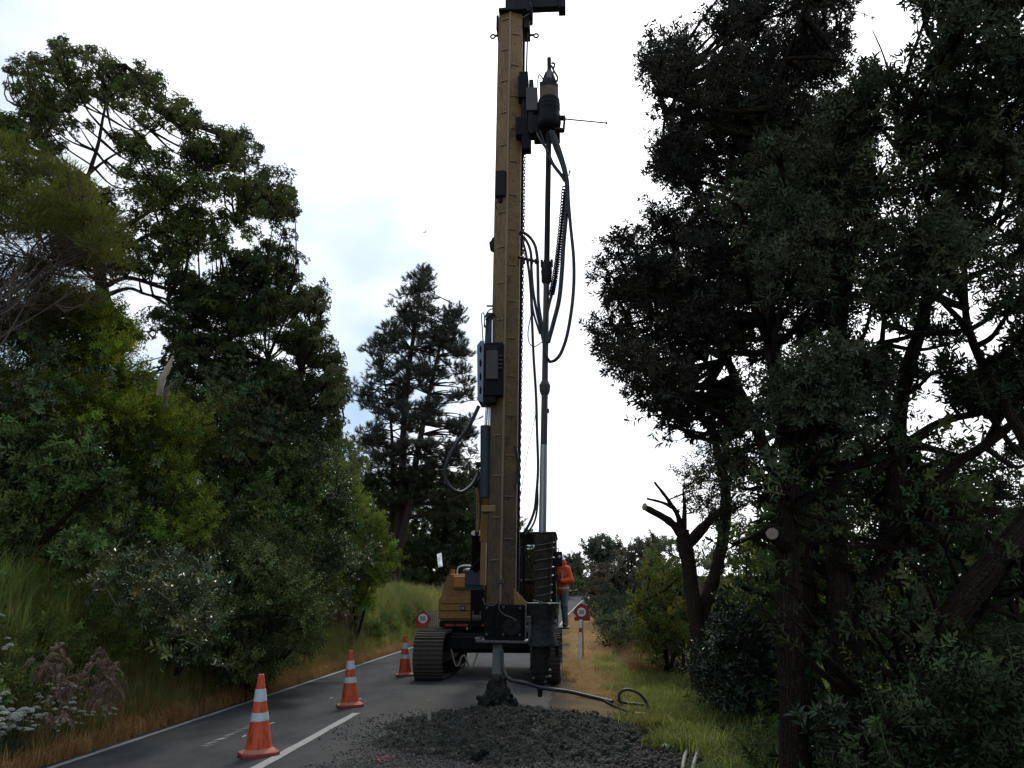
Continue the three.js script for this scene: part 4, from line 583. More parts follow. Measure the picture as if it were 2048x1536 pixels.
// ---------------------------------------------------------------- the drilling rig on its excavator
const RIG = thing('drilling_rig', 'tall yellow drilling rig on a tracked excavator standing in the right lane', 'drilling rig', [-0.56, 0, -18.1]);
RIG.rotation.y = -4.1 * Math.PI / 180; RIG.updateMatrixWorld(true);
const RL = (px, py, d) => RIG.worldToLocal(at(px, py, d));
const M = {
  yellow: new THREE.MeshStandardMaterial({ color: col(0.36, 0.185, 0.04), map: texRust, roughness: 0.55, side: THREE.DoubleSide }),
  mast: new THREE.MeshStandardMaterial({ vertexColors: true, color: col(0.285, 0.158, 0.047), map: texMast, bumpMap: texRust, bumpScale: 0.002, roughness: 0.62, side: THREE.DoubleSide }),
  caked: new THREE.MeshPhysicalMaterial({ specularIntensity: 0.3, color: col(0.036, 0.037, 0.037), map: texMud, bumpMap: texMud, bumpScale: 0.006, roughness: 0.75, side: THREE.DoubleSide }),
  mastPlain: new THREE.MeshStandardMaterial({ color: col(0.13, 0.08, 0.042), map: texRust, roughness: 0.6, side: THREE.DoubleSide }),
  rib: new THREE.MeshStandardMaterial({ color: col(0.34, 0.22, 0.11), map: texRust, roughness: 0.5, side: THREE.DoubleSide }),
  black: new THREE.MeshPhysicalMaterial({ specularIntensity: 0.22, color: col(0.012, 0.012, 0.013), map: texRust, roughness: 0.5, side: THREE.DoubleSide }),
  dark: new THREE.MeshPhysicalMaterial({ specularIntensity: 0.35, color: col(0.024, 0.021, 0.021), map: texRust, bumpMap: texRust, bumpScale: 0.003, roughness: 0.65, side: THREE.DoubleSide }),
  steel: new THREE.MeshStandardMaterial({ color: col(0.17, 0.16, 0.155), map: texRust, bumpMap: texRust, bumpScale: 0.004, roughness: 0.5, metalness: 0.5, side: THREE.DoubleSide }),
  brown: new THREE.MeshStandardMaterial({ color: col(0.095, 0.077, 0.066), map: texRust, roughness: 0.7, side: THREE.DoubleSide }),
  track: new THREE.MeshPhysicalMaterial({ specularIntensity: 0.5, color: col(0.12, 0.10, 0.086), map: texRust, bumpMap: texRust, bumpScale: 0.004, roughness: 0.72, side: THREE.DoubleSide }),
  mud: new THREE.MeshPhysicalMaterial({ specularIntensity: 0.3, color: col(0.085, 0.066, 0.05), map: texGravel, bumpMap: texGravel, bumpScale: 0.02, roughness: 0.9, side: THREE.DoubleSide }),
  clay: new THREE.MeshPhysicalMaterial({ specularIntensity: 0.35, color: col(0.044, 0.048, 0.037), map: texGravel, bumpMap: texGravel, bumpScale: 0.03, roughness: 0.8, side: THREE.DoubleSide }),
  bucket: new THREE.MeshStandardMaterial({ color: col(0.060, 0.064, 0.066), map: texMud, bumpMap: texMud, bumpScale: 0.006, roughness: 0.75, metalness: 0, side: THREE.DoubleSide }),
  chrome: std(0.75, 0.76, 0.8, 0.14, 1), rubber: std(0.018, 0.018, 0.019, 0.55), blue: new THREE.MeshStandardMaterial({ color: col(0.035, 0.05, 0.062), map: texRust, roughness: 0.6, side: THREE.DoubleSide }),
  glass: new THREE.MeshPhysicalMaterial({ color: col(0.55, 0.62, 0.62), roughness: 0.03, transmission: 1, thickness: 0, side: THREE.DoubleSide }),
  white: std(0.78, 0.78, 0.76, 0.4), seat: std(0.03, 0.032, 0.035, 0.8), hatch: std(0.42, 0.17, 0.03, 0.55), redwarn: std(0.36, 0.03, 0.025, 0.6), bluegrey: std(0.20, 0.24, 0.30, 0.6),
};
const W3 = (a, b) => a.distanceTo(b);
// a box spanned by two photo corners at a depth, with a thickness away from the viewer
function slab(name, x0, y0, x1, y1, d, deep, mat, parent = RIG, r = 0.02, label) {
  const a = RL(x0, y0, d), b = RL(x1, y1, d), w = Math.abs(b.x - a.x), h = Math.abs(b.y - a.y);
  return part(name, rbox(w, h, deep, r, (a.x + b.x) / 2, (a.y + b.y) / 2, (a.z + b.z) / 2 - deep / 2), mat, parent, undefined, label);
}
// tracks: a loop of separate shoes
{
  const LEN = 4.35, HT = 1.0, R = HT / 2, SHOE = 0.19;
  const shoeGeo = merge([rbox(0.62, 0.03, SHOE - 0.018, 0.006, 0, 0, 0), rbox(0.62, 0.034, 0.022, 0.006, 0, 0.03, -0.055), rbox(0.62, 0.026, 0.02, 0.006, 0, 0.026, 0.01), rbox(0.62, 0.026, 0.02, 0.006, 0, 0.026, 0.065), box(0.05, 0.006, 0.05, -0.12, 0.017, 0.035), box(0.05, 0.006, 0.05, 0.12, 0.017, 0.035)].map((g) => g));
  const simple = merge([box(0.64, 0.03, SHOE - 0.018), box(0.64, 0.05, 0.024, 0, 0.036, -0.055), box(0.64, 0.042, 0.02, 0, 0.034, 0.04)]); void shoeGeo;
  const straight = LEN - HT, loop = 2 * straight + Math.PI * HT, n = Math.round(loop / SHOE);
  for (const sx of [-1.27, 1.27]) {
    const t = new THREE.Group(); t.name = 'track'; t.position.set(sx, 0, 0); RIG.add(t);
    for (let i = 0; i < n; i++) {
      const s = i / n * loop, m = shadows(new THREE.Mesh(simple, M.track)); m.name = 'track_shoe'; let y, z, a;
      if (s < straight) { y = HT - 0.02; z = -R - s; a = 0; } else if (s < straight + Math.PI * R) { const q = (s - straight) / R; y = R + Math.cos(q) * (R - 0.02); z = -R - straight - Math.sin(q) * R; a = -q; }
      else if (s < 2 * straight + Math.PI * R) { y = 0.045; z = -R - straight + (s - straight - Math.PI * R); a = Math.PI; } else { const q = (s - 2 * straight - Math.PI * R) / R; y = R - Math.cos(q) * (R - 0.045); z = -R + Math.sin(q) * R; a = Math.PI - q; }
      m.position.set(0, y, z); m.rotation.x = a; t.add(m);
    }
    const inner = [rbox(0.34, 0.5, LEN - 0.95, 0.08, 0, R, -LEN / 2)];
    for (let i = 0; i < 8; i++) inner.push(new THREE.CylinderGeometry(0.09, 0.09, 0.42, 14).rotateZ(Math.PI / 2).translate(0, 0.15, -0.62 - i * 0.44));
    part('track_frame', inner, M.dark, t);
    for (const [z, k] of [[-R, 'idler_wheel'], [-LEN + R, 'drive_sprocket']]) part(k, [new THREE.CylinderGeometry(0.40, 0.40, 0.16, 28).rotateZ(Math.PI / 2).translate(0, R, z), new THREE.CylinderGeometry(0.16, 0.16, 0.5, 16).rotateZ(Math.PI / 2).translate(0, R, z)], M.dark, t);
    part('caked_mud', (() => { const g = new THREE.SphereGeometry(0.2, 14, 10); const p = g.attributes.position; for (let i = 0; i < p.count; i++) { const k = 1 + 0.35 * n3(p.getX(i) * 7, p.getY(i) * 7, p.getZ(i) * 7 + sx); p.setXYZ(i, p.getX(i) * k * 0.8, p.getY(i) * k * 0.5, p.getZ(i) * k * 3); } g.computeVertexNormals(); return g.translate(-Math.sign(sx) * 0.26, 0.14, -2.2); })(), M.mud, t);
  }
  part('car_body', [rbox(2.0, 0.46, 1.5, 0.06, 0, 0.74, -2.1), rbox(2.3, 0.32, 0.42, 0.05, 0, 0.74, -1.35), rbox(2.3, 0.32, 0.42, 0.05, 0, 0.74, -3.0), new THREE.CylinderGeometry(0.62, 0.7, 0.28, 32).translate(0, 1.06, -2.15)], M.black, RIG);
  part('hose_loop', [hose([V(-0.9, 0.62, -0.95), V(-0.75, 0.25, -0.9), V(-0.6, 0.5, -0.92), V(-0.45, 0.2, -1.0), V(-0.3, 0.52, -1.1)], 0.02, 6, 30)], std(0.30, 0.27, 0.2, 0.7), RIG);
}
// upper body
{
  const a = RL(878, 1240, 19.6), b = RL(946, 1150, 19.6), w = b.x - a.x, y0 = a.y, y1 = b.y, z = a.z, H = y1 - y0;
  const prof = new THREE.Shape(); prof.moveTo(0.04, 0); prof.lineTo(w, 0); prof.lineTo(w, H); prof.lineTo(0.26, H); prof.quadraticCurveTo(0.20, H, 0.17, H - 0.08); prof.lineTo(0.05, H * 0.52); prof.lineTo(0, H * 0.42); prof.lineTo(0, 0.06); prof.closePath();
  part('side_housing', new THREE.ExtrudeGeometry(prof, { depth: 2.8, bevelEnabled: true, bevelSize: 0.025, bevelThickness: 0.025, bevelSegments: 3 }).translate(a.x, y0, z - 2.85), M.yellow, RIG);
  const pnl = (n, u0, v0, u1, v1, m, t = 0.03, r = 0.015) => part(n, rbox((u1 - u0) * w, (v1 - v0) * H, t, r, a.x + (u0 + u1) / 2 * w, y0 + (v0 + v1) / 2 * H, z + 0.02), m, RIG);
  pnl('body_panel', 0.05, 0.36, 0.98, 0.505, M.yellow, 0.07); pnl('body_panel', 0.03, 0.205, 0.98, 0.345, M.yellow, 0.06); pnl('body_panel', 0.03, 0.03, 0.98, 0.19, M.yellow, 0.06);
  part('filler_lid', rbox(0.12, 0.12, 0.04, 0.01, a.x + 0.72 * w, y0 + 0.27 * H, z + 0.055), M.brown, RIG); part('badge', rbox(0.06, 0.05, 0.01, 0.004, a.x + 0.72 * w, y0 + 0.265 * H, z + 0.08), std(0.45, 0.3, 0.28, 0.5), RIG);
  const hb = part('engine_hatch', rbox(0.36 * w, 0.3 * H, 0.08, 0.03, a.x + 0.60 * w, y0 + 0.83 * H, z + 0.04), M.hatch, RIG); part('hatch_lip', rbox(0.36 * w, 0.03, 0.05, 0.01, 0, 0, 0).translate(a.x + 0.6 * w, y0 + 0.74 * H, z + 0.09), M.yellow, hb);
  part('deck_plate', [rbox(2.75, 0.14, 3.2, 0.03, 0.12, y0 - 0.09, z - 1.6)], M.black, RIG);
  part('warning_stripe', box(0.95, 0.05, 0.02, a.x + 0.62, y0 - 0.115, z + 0.01), M.redwarn, RIG);
  part('deck_bracket', [box(0.03, 0.16, 0.03, a.x + 0.38, y0 - 0.1, z + 0.03), box(0.06, 0.2, 0.1, a.x + w - 0.06, y0 - 0.12, z + 0.03)], M.black, RIG);
  part('engine_hood', rbox(0.55, 0.3, 1.2, 0.12, a.x + 0.95 * w, y1 + 0.02, z - 0.9), std(0.045, 0.04, 0.055, 0.4), RIG);
  part('hood_rail', [hose([V(a.x + 0.47 * w, y1, z - 0.3), V(a.x + 0.50 * w, y1 + 0.17, z - 0.3), V(a.x + 0.62 * w, y1 + 0.22, z - 0.3), V(a.x + 0.95 * w, y1 + 0.22, z - 0.3)], 0.02, 8, 24)], std(0.6, 0.6, 0.6, 0.4), RIG);
  part('exhaust_stack', [rod(V(a.x + 0.98 * w, y1, z - 0.8), V(a.x + 0.98 * w, y1 + 0.42, z - 0.8), 0.05, 0.05, 14), rod(V(a.x + 0.98 * w, y1 + 0.42, z - 0.8), V(a.x + 1.0 * w, y1 + 0.55, z - 0.78), 0.05, 0.045, 14)], std(0.5, 0.5, 0.5, 0.3, 0.6), RIG);
  part('beacon', rod(V(a.x + 0.33 * w, y1, z - 0.25), V(a.x + 0.33 * w, y1 + 0.14, z - 0.25), 0.07, 0.06, 14), std(0.5, 0.12, 0.02, 0.4), RIG);
  // mirror on its stays
  const m0 = RL(886, 1158, 19.5), m1 = RL(888, 1138, 19.5), m2 = RL(899, 1090, 19.5), m3 = RL(898, 1152, 19.5), c = RL(879.5, 1122, 19.4);
  part('mirror_stay', [rod(m0, m1, 0.014), rod(m1, m2, 0.012, 0.01), rod(m3, m2, 0.013), new THREE.SphereGeometry(0.02, 10, 8).translate(m2.x, m2.y, m2.z), hose([m1, m1.clone().add(V(0.05, -0.04, 0)), RL(893, 1150, 19.5)], 0.012, 6, 12)], M.black, RIG);
  const mg = part('mirror', rbox(0.135, 0.5, 0.03, 0.06).rotateX(-0.75).rotateZ(0.27).translate(c.x, c.y, c.z), M.black, RIG);
  part('mirror_glass', rbox(0.11, 0.46, 0.012, 0.045).rotateX(-0.75).rotateZ(0.27).translate(c.x, c.y + 0.018, c.z + 0.02), std(0.85, 0.86, 0.88, 0.05, 1), mg);
  // counterweight behind
  part('counterweight', new THREE.ExtrudeGeometry((() => { const s = new THREE.Shape(); s.moveTo(-1.36, 0); s.lineTo(1.36, 0); s.quadraticCurveTo(1.3, -0.65, 0, -0.75); s.quadraticCurveTo(-1.3, -0.65, -1.36, 0); return s; })(), { depth: 0.85, bevelEnabled: true, bevelSize: 0.04, bevelThickness: 0.04 }).rotateX(-Math.PI / 2).translate(0.12, 1.32, -5.0), M.yellow, RIG);
  // right side under the cab: tank and steps
  slab('fuel_tank', 1050, 1232, 1112, 1266, 19.4, 0.7, M.bluegrey, RIG, 0.03); slab('tank_strap', 1053, 1246, 1112, 1249, 19.33, 0.05, M.dark);
  slab('cab_floor', 1030, 1212, 1112, 1234, 19.0, 1.8, M.black);
  // blue-grey control box
  const bx = slab('control_box', 930, 1140, 966, 1181, 17.4, 0.42, M.blue, RIG, 0.015); const bc = RL(948, 1160, 17.38);
  part('box_bolt', [...Array(6)].map((_, i) => new THREE.CylinderGeometry(0.012, 0.012, 0.012, 8).rotateX(Math.PI / 2).translate(bc.x - 0.15 + (i % 3) * 0.15, bc.y - 0.16 + Math.floor(i / 3) * 0.08, bc.z + 0.03)), M.dark, bx);
  part('box_lid', rbox(0.36, 0.3, 0.015, 0.006, bc.x, bc.y + 0.05, bc.z + 0.03), M.blue, bx);
}
// cab
{
  const a = RL(1034, 1240, 18.95), b = RL(1111, 1068, 18.95), x0 = a.x, x1 = b.x, y0 = a.y + 0.02, y1 = b.y, zf = a.z, zb = zf - 1.75;
  const c = new THREE.Group(); c.name = 'cab'; c.position.set(0, 0, 0); RIG.add(c);
  const w = 0.09;
  part('cab_frame', [rbox(w, y1 - y0, 0.1, 0.02, x0 + w / 2, (y0 + y1) / 2, zf), rbox(0.13, y1 - y0, 0.12, 0.02, x1 - 0.065, (y0 + y1) / 2, zf), rbox(w, y1 - y0, 0.1, 0.02, x0 + w / 2, (y0 + y1) / 2, zb), rbox(w, y1 - y0, 0.1, 0.02, x1 - w / 2, (y0 + y1) / 2, zb), rbox(x1 - x0 - 0.22, 0.22, 0.1, 0.02, (x0 + x1) / 2, y1 - 0.14, zf), rbox(x1 - x0 - 0.22, 0.2, 0.1, 0.02, (x0 + x1) / 2, y0 + 0.12, zf), rbox(x1 - x0 - 0.2, 0.06, 0.07, 0.02, (x0 + x1) / 2, y0 + 0.82, zf + 0.005), rbox(0.05, y1 - y0 - 0.5, 0.06, 0.01, x0 + 0.17, (y0 + y1) / 2, zf + 0.002)], M.black, c);
  part('cab_roof', rbox(x1 - x0 + 0.06, 0.1, 1.95, 0.05, (x0 + x1) / 2, y1 + 0.0, (zf + zb) / 2), M.black, c);
  part('cab_side', [rbox(0.05, 0.85, 1.6, 0.02, x0 + 0.03, y0 + 0.42, (zf + zb) / 2), rbox(0.05, 0.85, 1.6, 0.02, x1 - 0.03, y0 + 0.42, (zf + zb) / 2), rbox(x1 - x0 - 0.2, 0.9, 0.05, 0.02, (x0 + x1) / 2, y0 + 0.45, zb)], M.black, c);
  part('windscreen', box(x1 - x0 - 0.2, y1 - y0 - 1.1, 0.008, (x0 + x1) / 2, y0 + 0.85 + (y1 - y0 - 1.1) / 2, zf - 0.01), M.glass, c);
  part('lower_window', box(x1 - x0 - 0.2, 0.56, 0.008, (x0 + x1) / 2, y0 + 0.50, zf - 0.01), M.glass, c);
  part('rear_window', box(x1 - x0 - 0.2, 0.7, 0.008, (x0 + x1) / 2, y0 + 1.3, zb), M.glass, c);
  part('side_window', box(0.008, 0.9, 1.5, x1 - 0.02, y0 + 1.35, (zf + zb) / 2), M.glass, c); part('side_window', box(0.008, 0.9, 1.5, x0 + 0.02, y0 + 1.35, (zf + zb) / 2), M.glass, c);
  part('operator_seat', [rbox(0.46, 0.14, 0.45, 0.05, (x0 + x1) / 2 + 0.02, y0 + 0.55, zb + 0.65), rbox(0.44, 0.75, 0.13, 0.05, (x0 + x1) / 2 + 0.02, y0 + 0.95, zb + 0.42), rbox(0.3, 0.5, 0.3, 0.03, (x0 + x1) / 2, y0 + 0.25, zb + 0.65)], M.seat, c);
  part('control_lever', [rod(V(x0 + 0.3, y0 + 0.3, zf - 0.5), V(x0 + 0.32, y0 + 0.85, zf - 0.45), 0.012), rod(V(x1 - 0.3, y0 + 0.3, zf - 0.5), V(x1 - 0.32, y0 + 0.85, zf - 0.45), 0.012), rbox(0.05, 0.55, 0.04, 0.01, x0 + 0.30, y0 + 1.2, zf - 0.3)], M.steel, c);
  part('wiper', [rod(V(x0 + 0.36, y0 + 0.85, zf + 0.03), V(x0 + 0.42, y0 + 1.5, zf + 0.03), 0.008)], M.steel, c);
  // work lamp and mirror bracket at the right front post
  const l = part('work_lamp', rbox(0.17, 0.33, 0.16, 0.03, RL(1117.5, 1118, 18.7).x, RL(1117.5, 1118, 18.7).y, RL(1117.5, 1118, 18.7).z), M.dark, RIG); part('lamp_lens', new THREE.CylinderGeometry(0.035, 0.035, 0.012, 16).rotateX(Math.PI / 2).translate(RL(1119, 1113, 18.62).x, RL(1119, 1113, 18.62).y, RL(1119, 1113, 18.62).z + 0.01), std(0.4, 0.42, 0.46, 0.2), l);
  part('lamp_bracket', [rod(RL(1117, 1105, 18.7), RL(1117, 1097, 18.7), 0.009), rod(RL(1117, 1097, 18.7), RL(1109, 1097, 18.7), 0.009)], M.dark, RIG);
}
// boom and its cylinders
{
  const p0 = V(-0.03, 1.75, -1.6), p1 = RL(985, 1010, 16.6), p2 = RL(985, 860, 15.95);
  part('boom', [bar(p0, p1, 0.42, 0.55), bar(p1.clone().add(V(0, -0.1, 0.1)), p2, 0.36, 0.42)], M.yellow, RIG);
  part('boom_bracket', [bar(RL(969, 1082, 16.1), RL(972, 1015, 16.0), 0.16, 0.3), bar(RL(966, 1170, 15.9), RL(968, 1085, 15.9), 0.1, 0.2)], M.yellow, RIG);
  const b0 = RL(952, 1165, 17.6), b1 = RL(954, 1072, 17.0), b2 = RL(954, 965, 16.3);
  part('boom_cylinder', [rod(b0, b1, 0.11, 0.11, 18), rod(b1, RL(954, 1066, 16.96), 0.125, 0.125, 18)], M.black, RIG); part('cylinder_rod', rod(b1, b2, 0.045, 0.045, 16), M.chrome, RIG); part('rod_eye', new THREE.CylinderGeometry(0.1, 0.1, 0.12, 18).rotateZ(Math.PI / 2).translate(b2.x, b2.y, b2.z), M.dark, RIG);
  part('hose', [hose([RL(962, 1150, 16.9), RL(966, 1100, 16.6), RL(962, 1060, 16.4), RL(961, 1010, 16.2), RL(958, 960, 16.1)], 0.02), hose([RL(972, 1140, 16.6), RL(963, 1110, 16.5), RL(967, 1070, 16.3), RL(965, 1040, 16.2), RL(978, 1010, 16)], 0.018), hose([RL(940, 1140, 17.2), RL(955, 1122, 17.0), RL(972, 1112, 16.5), RL(980, 1118, 16)], 0.022)], M.rubber, RIG);
  part('side_frame', [bar(RL(953, 1250, 17.6), RL(953, 1180, 17.5), 0.22, 0.3), bar(RL(966, 1246, 17.2), RL(966, 1180, 17.1), 0.06, 0.1)], M.black, RIG);
  part('link_pin', [rod(RL(945, 1236, 17.2), RL(963, 1236, 17.2), 0.06, 0.06, 14), rod(RL(946, 1242, 17.2), RL(946, 1222, 17.2), 0.02), rod(RL(961, 1242, 17.2), RL(961, 1222, 17.2), 0.02)], M.brown, RIG);
}
// ---------------------------------------------------------------- mast, rotary head, kelly bar, auger
const MD = 15.4, mast = new THREE.Group(); mast.name = 'mast'; RIG.add(mast);
{
  const B = RL(1003.5, 1215, MD), T = RL(1022.5, 40, MD), Y = T.clone().sub(B), LEN = Y.length(); Y.normalize(); const X = V(1, 0, 0).addScaledVector(Y, -Y.x).normalize(), Z = V().crossVectors(X, Y);
  mast.matrix.makeBasis(X, Y, Z).setPosition(B); mast.matrix.decompose(mast.position, mast.quaternion, mast.scale); mast.updateMatrixWorld(true);
  const v = (py) => RL(1012, py, MD).sub(B).dot(Y);
  const hw = 0.265, s = new THREE.Shape(); s.moveTo(-hw, -0.28); s.lineTo(hw, -0.28); s.lineTo(hw, 0.17); s.lineTo(0.012, 0.262); s.lineTo(-0.012, 0.262); s.lineTo(-hw, 0.17); s.closePath();
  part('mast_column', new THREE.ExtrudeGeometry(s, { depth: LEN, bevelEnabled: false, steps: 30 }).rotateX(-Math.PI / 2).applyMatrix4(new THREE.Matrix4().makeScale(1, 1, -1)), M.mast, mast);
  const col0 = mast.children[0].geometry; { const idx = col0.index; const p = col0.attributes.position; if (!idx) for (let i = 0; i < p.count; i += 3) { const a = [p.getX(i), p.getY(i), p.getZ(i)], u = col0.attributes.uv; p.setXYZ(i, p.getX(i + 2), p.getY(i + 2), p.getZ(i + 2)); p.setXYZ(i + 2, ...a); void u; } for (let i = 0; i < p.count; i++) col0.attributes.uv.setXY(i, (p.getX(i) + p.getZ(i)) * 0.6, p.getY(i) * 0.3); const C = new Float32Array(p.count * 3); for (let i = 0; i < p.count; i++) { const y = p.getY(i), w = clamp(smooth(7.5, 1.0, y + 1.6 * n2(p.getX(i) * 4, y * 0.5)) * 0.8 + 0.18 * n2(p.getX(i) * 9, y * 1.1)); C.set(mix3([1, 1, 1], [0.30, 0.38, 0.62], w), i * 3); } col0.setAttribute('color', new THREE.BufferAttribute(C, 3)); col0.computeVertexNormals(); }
  part('mast_rib', new THREE.CylinderGeometry(0.024, 0.024, LEN - 0.02, 10).translate(0, LEN / 2, 0.272), M.rib, mast);
  part('guide_rail', [box(0.05, LEN, 0.1, hw + 0.02, LEN / 2, -0.12), box(0.05, LEN, 0.1, -hw - 0.02, LEN / 2, -0.22)], M.dark, mast);
  const rung = merge([box(0.155, 0.016, 0.022), box(0.016, 0.03, 0.03, -0.07, 0, -0.008), box(0.016, 0.03, 0.03, 0.07, 0, -0.008)]);
  const step = (v(113) - v(1121)) / 14;
  for (let i = 0; i < 31; i++) { const left = i % 2 === 0, y = v(1121) + i * step / 2; if (y > LEN - 0.1) break; const m = part('rung', rung, M.rib, mast); m.position.set(left ? -0.115 : 0.125, y, 0.238); m.rotation.y = left ? -0.335 : 0.335; }
  // foot of the mast
  part('foot_box', [rbox(0.74, 0.60, 0.62, 0.03, 0.08, -0.24, 0.0), rbox(0.72, 0.05, 0.66, 0.01, 0.08, -0.53, 0.02)], M.caked, mast);
  part('foot_plate', rbox(0.92, 0.045, 0.7, 0.01, 0.03, -0.585, 0.03), M.steel, mast);
  for (const [x, y] of [[-0.24, 0.0], [0.36, 0.0], [-0.24, -0.46], [0.36, -0.46], [0.06, 0.02], [0.06, -0.46]]) part('bolt', new THREE.CylinderGeometry(0.022, 0.022, 0.03, 6).rotateX(Math.PI / 2).translate(x, y, 0.32), M.steel, mast);
  part('foot_rib', [box(0.03, 0.5, 0.03, -0.12, -0.26, 0.325), box(0.03, 0.5, 0.03, 0.4, -0.26, 0.325)], M.caked, mast);
  part('foot_disc', [new THREE.CylinderGeometry(0.16, 0.16, 0.05, 28).rotateX(Math.PI / 2).translate(0.22, -0.32, 0.33), new THREE.CylinderGeometry(0.05, 0.05, 0.05, 18).rotateX(Math.PI / 2).translate(0.18, -0.27, 0.37)], M.dark, mast);
  part('lifting_lug', new THREE.TorusGeometry(0.05, 0.022, 8, 16).rotateX(Math.PI / 2).translate(-0.40, -0.55, 0.2), M.steel, mast);
  part('gusset', (() => { const g = new THREE.Shape(); g.moveTo(0.24, 0.0); g.lineTo(0.52, 0.0); g.lineTo(0.24, 0.28); g.closePath(); return new THREE.ExtrudeGeometry(g, { depth: 0.03, bevelEnabled: false }).translate(0, 0.06, 0.2); })(), M.yellow, mast);
  part('steel_post', [box(0.045, 0.42, 0.05, 0.53, -0.38, 0.26), box(0.07, 0.09, 0.06, 0.52, -0.19, 0.26), box(0.06, 0.06, 0.06, 0.49, -0.35, 0.24)], M.steel, mast);
  part('rib_clamp', [rbox(0.12, 0.1, 0.06, 0.02, 0.0, v(1163), 0.28)], M.brown, mast);
  part('foot_hose', [hose([V(0.0, 0.12, 0.30), V(-0.02, -0.02, 0.32), V(0.08, -0.12, 0.34), V(0.22, -0.17, 0.36), V(0.30, -0.22, 0.36)], 0.013, 6, 24), hose([V(-0.33, 0.16, 0.2), V(-0.28, 0.06, 0.28), V(-0.12, 0.04, 0.31), V(-0.05, 0.12, 0.3)], 0.012, 6, 20)], std(0.09, 0.08, 0.07, 0.6), mast);
  // head of the mast
  part('top_plate', [box(0.62, 0.05, 0.66, 0.05, LEN + 0.02, 0.02), box(0.66, 0.3, 0.06, 0.05, LEN - 0.12, -0.3), box(0.05, 0.34, 0.5, -0.30, LEN - 0.15, -0.1), box(0.12, 0.34, 0.5, 0.36, LEN - 0.15, -0.1)], M.dark, mast);
  part('lifting_lug', [new THREE.TorusGeometry(0.05, 0.02, 8, 18).translate(-0.42, LEN - 0.34, -0.1), box(0.1, 0.04, 0.04, -0.34, LEN - 0.32, -0.1)], M.brown, mast); part('lifting_lug', [new THREE.TorusGeometry(0.05, 0.02, 8, 18).translate(0.56, LEN - 0.36, -0.1), box(0.1, 0.04, 0.04, 0.47, LEN - 0.34, -0.1)], M.brown, mast);
  part('crown_block', [rbox(0.56, 1.3, 0.5, 0.03, 0.20, LEN + 0.68, -0.02), rbox(0.24, 1.2, 0.54, 0.03, 0.0, LEN + 0.64, 0.0)], M.dark, mast);
  const y = v(14);
  part('crown_arm', [box(0.66, 0.20, 0.2, 0.76, y, 0.0), rbox(0.16, 0.36, 0.3, 0.02, 1.15, y + 0.0, 0), rbox(0.10, 0.4, 0.32, 0.02, 1.16, y + 0.02, 0.01), box(0.6, 0.05, 0.18, 0.76, y + 0.34, 0)], M.dark, mast);
  part('crown_sheave', new THREE.CylinderGeometry(0.2, 0.2, 0.06, 28).rotateZ(Math.PI / 2).translate(0.46, LEN + 0.1, 0.1), M.dark, mast);
  part('signal_wire', [rod(V(-0.2, LEN, 0.1), V(-0.16, LEN + 1.2, 0.1), 0.006), rod(V(-0.16, LEN, 0.12), V(-0.13, LEN + 1.2, 0.12), 0.006), rod(V(-0.12, LEN, 0.12), V(-0.1, LEN + 1.2, 0.12), 0.005)], M.dark, mast);
  part('crown_stay', rod(V(0.46, LEN + 0.02, 0.2), V(0.27, LEN - 0.15, 0.24), 0.012), M.steel, mast);
}
// boxes and winch along the left of the mast
slab('side_box', 990, 340, 1011, 391, 15.1, 0.3, M.dark); slab('box_bracket', 997, 391, 1004, 404, 15.15, 0.2, M.black);
part('hose', [hose([RL(997, 401, 15.1), RL(992, 406, 15.1), RL(992, 414, 15.1), RL(996, 420, 15.1)], 0.014, 6, 16)], M.rubber, RIG);
{ const g = new THREE.Shape(), a = RL(985, 488, 15.3); const p = [[979, 485], [984, 480], [984, 477], [990, 473], [994, 473], [994, 500], [988, 498], [980, 494]].map(([x, y]) => RL(x, y, 15.3)); g.moveTo(p[0].x, p[0].y); p.slice(1).forEach((q) => g.lineTo(q.x, q.y)); g.closePath(); part('cable_roller', new THREE.ExtrudeGeometry(g, { depth: 0.2, bevelEnabled: true, bevelSize: 0.008, bevelThickness: 0.008 }).translate(0, 0, a.z - 0.2), M.dark, RIG); }
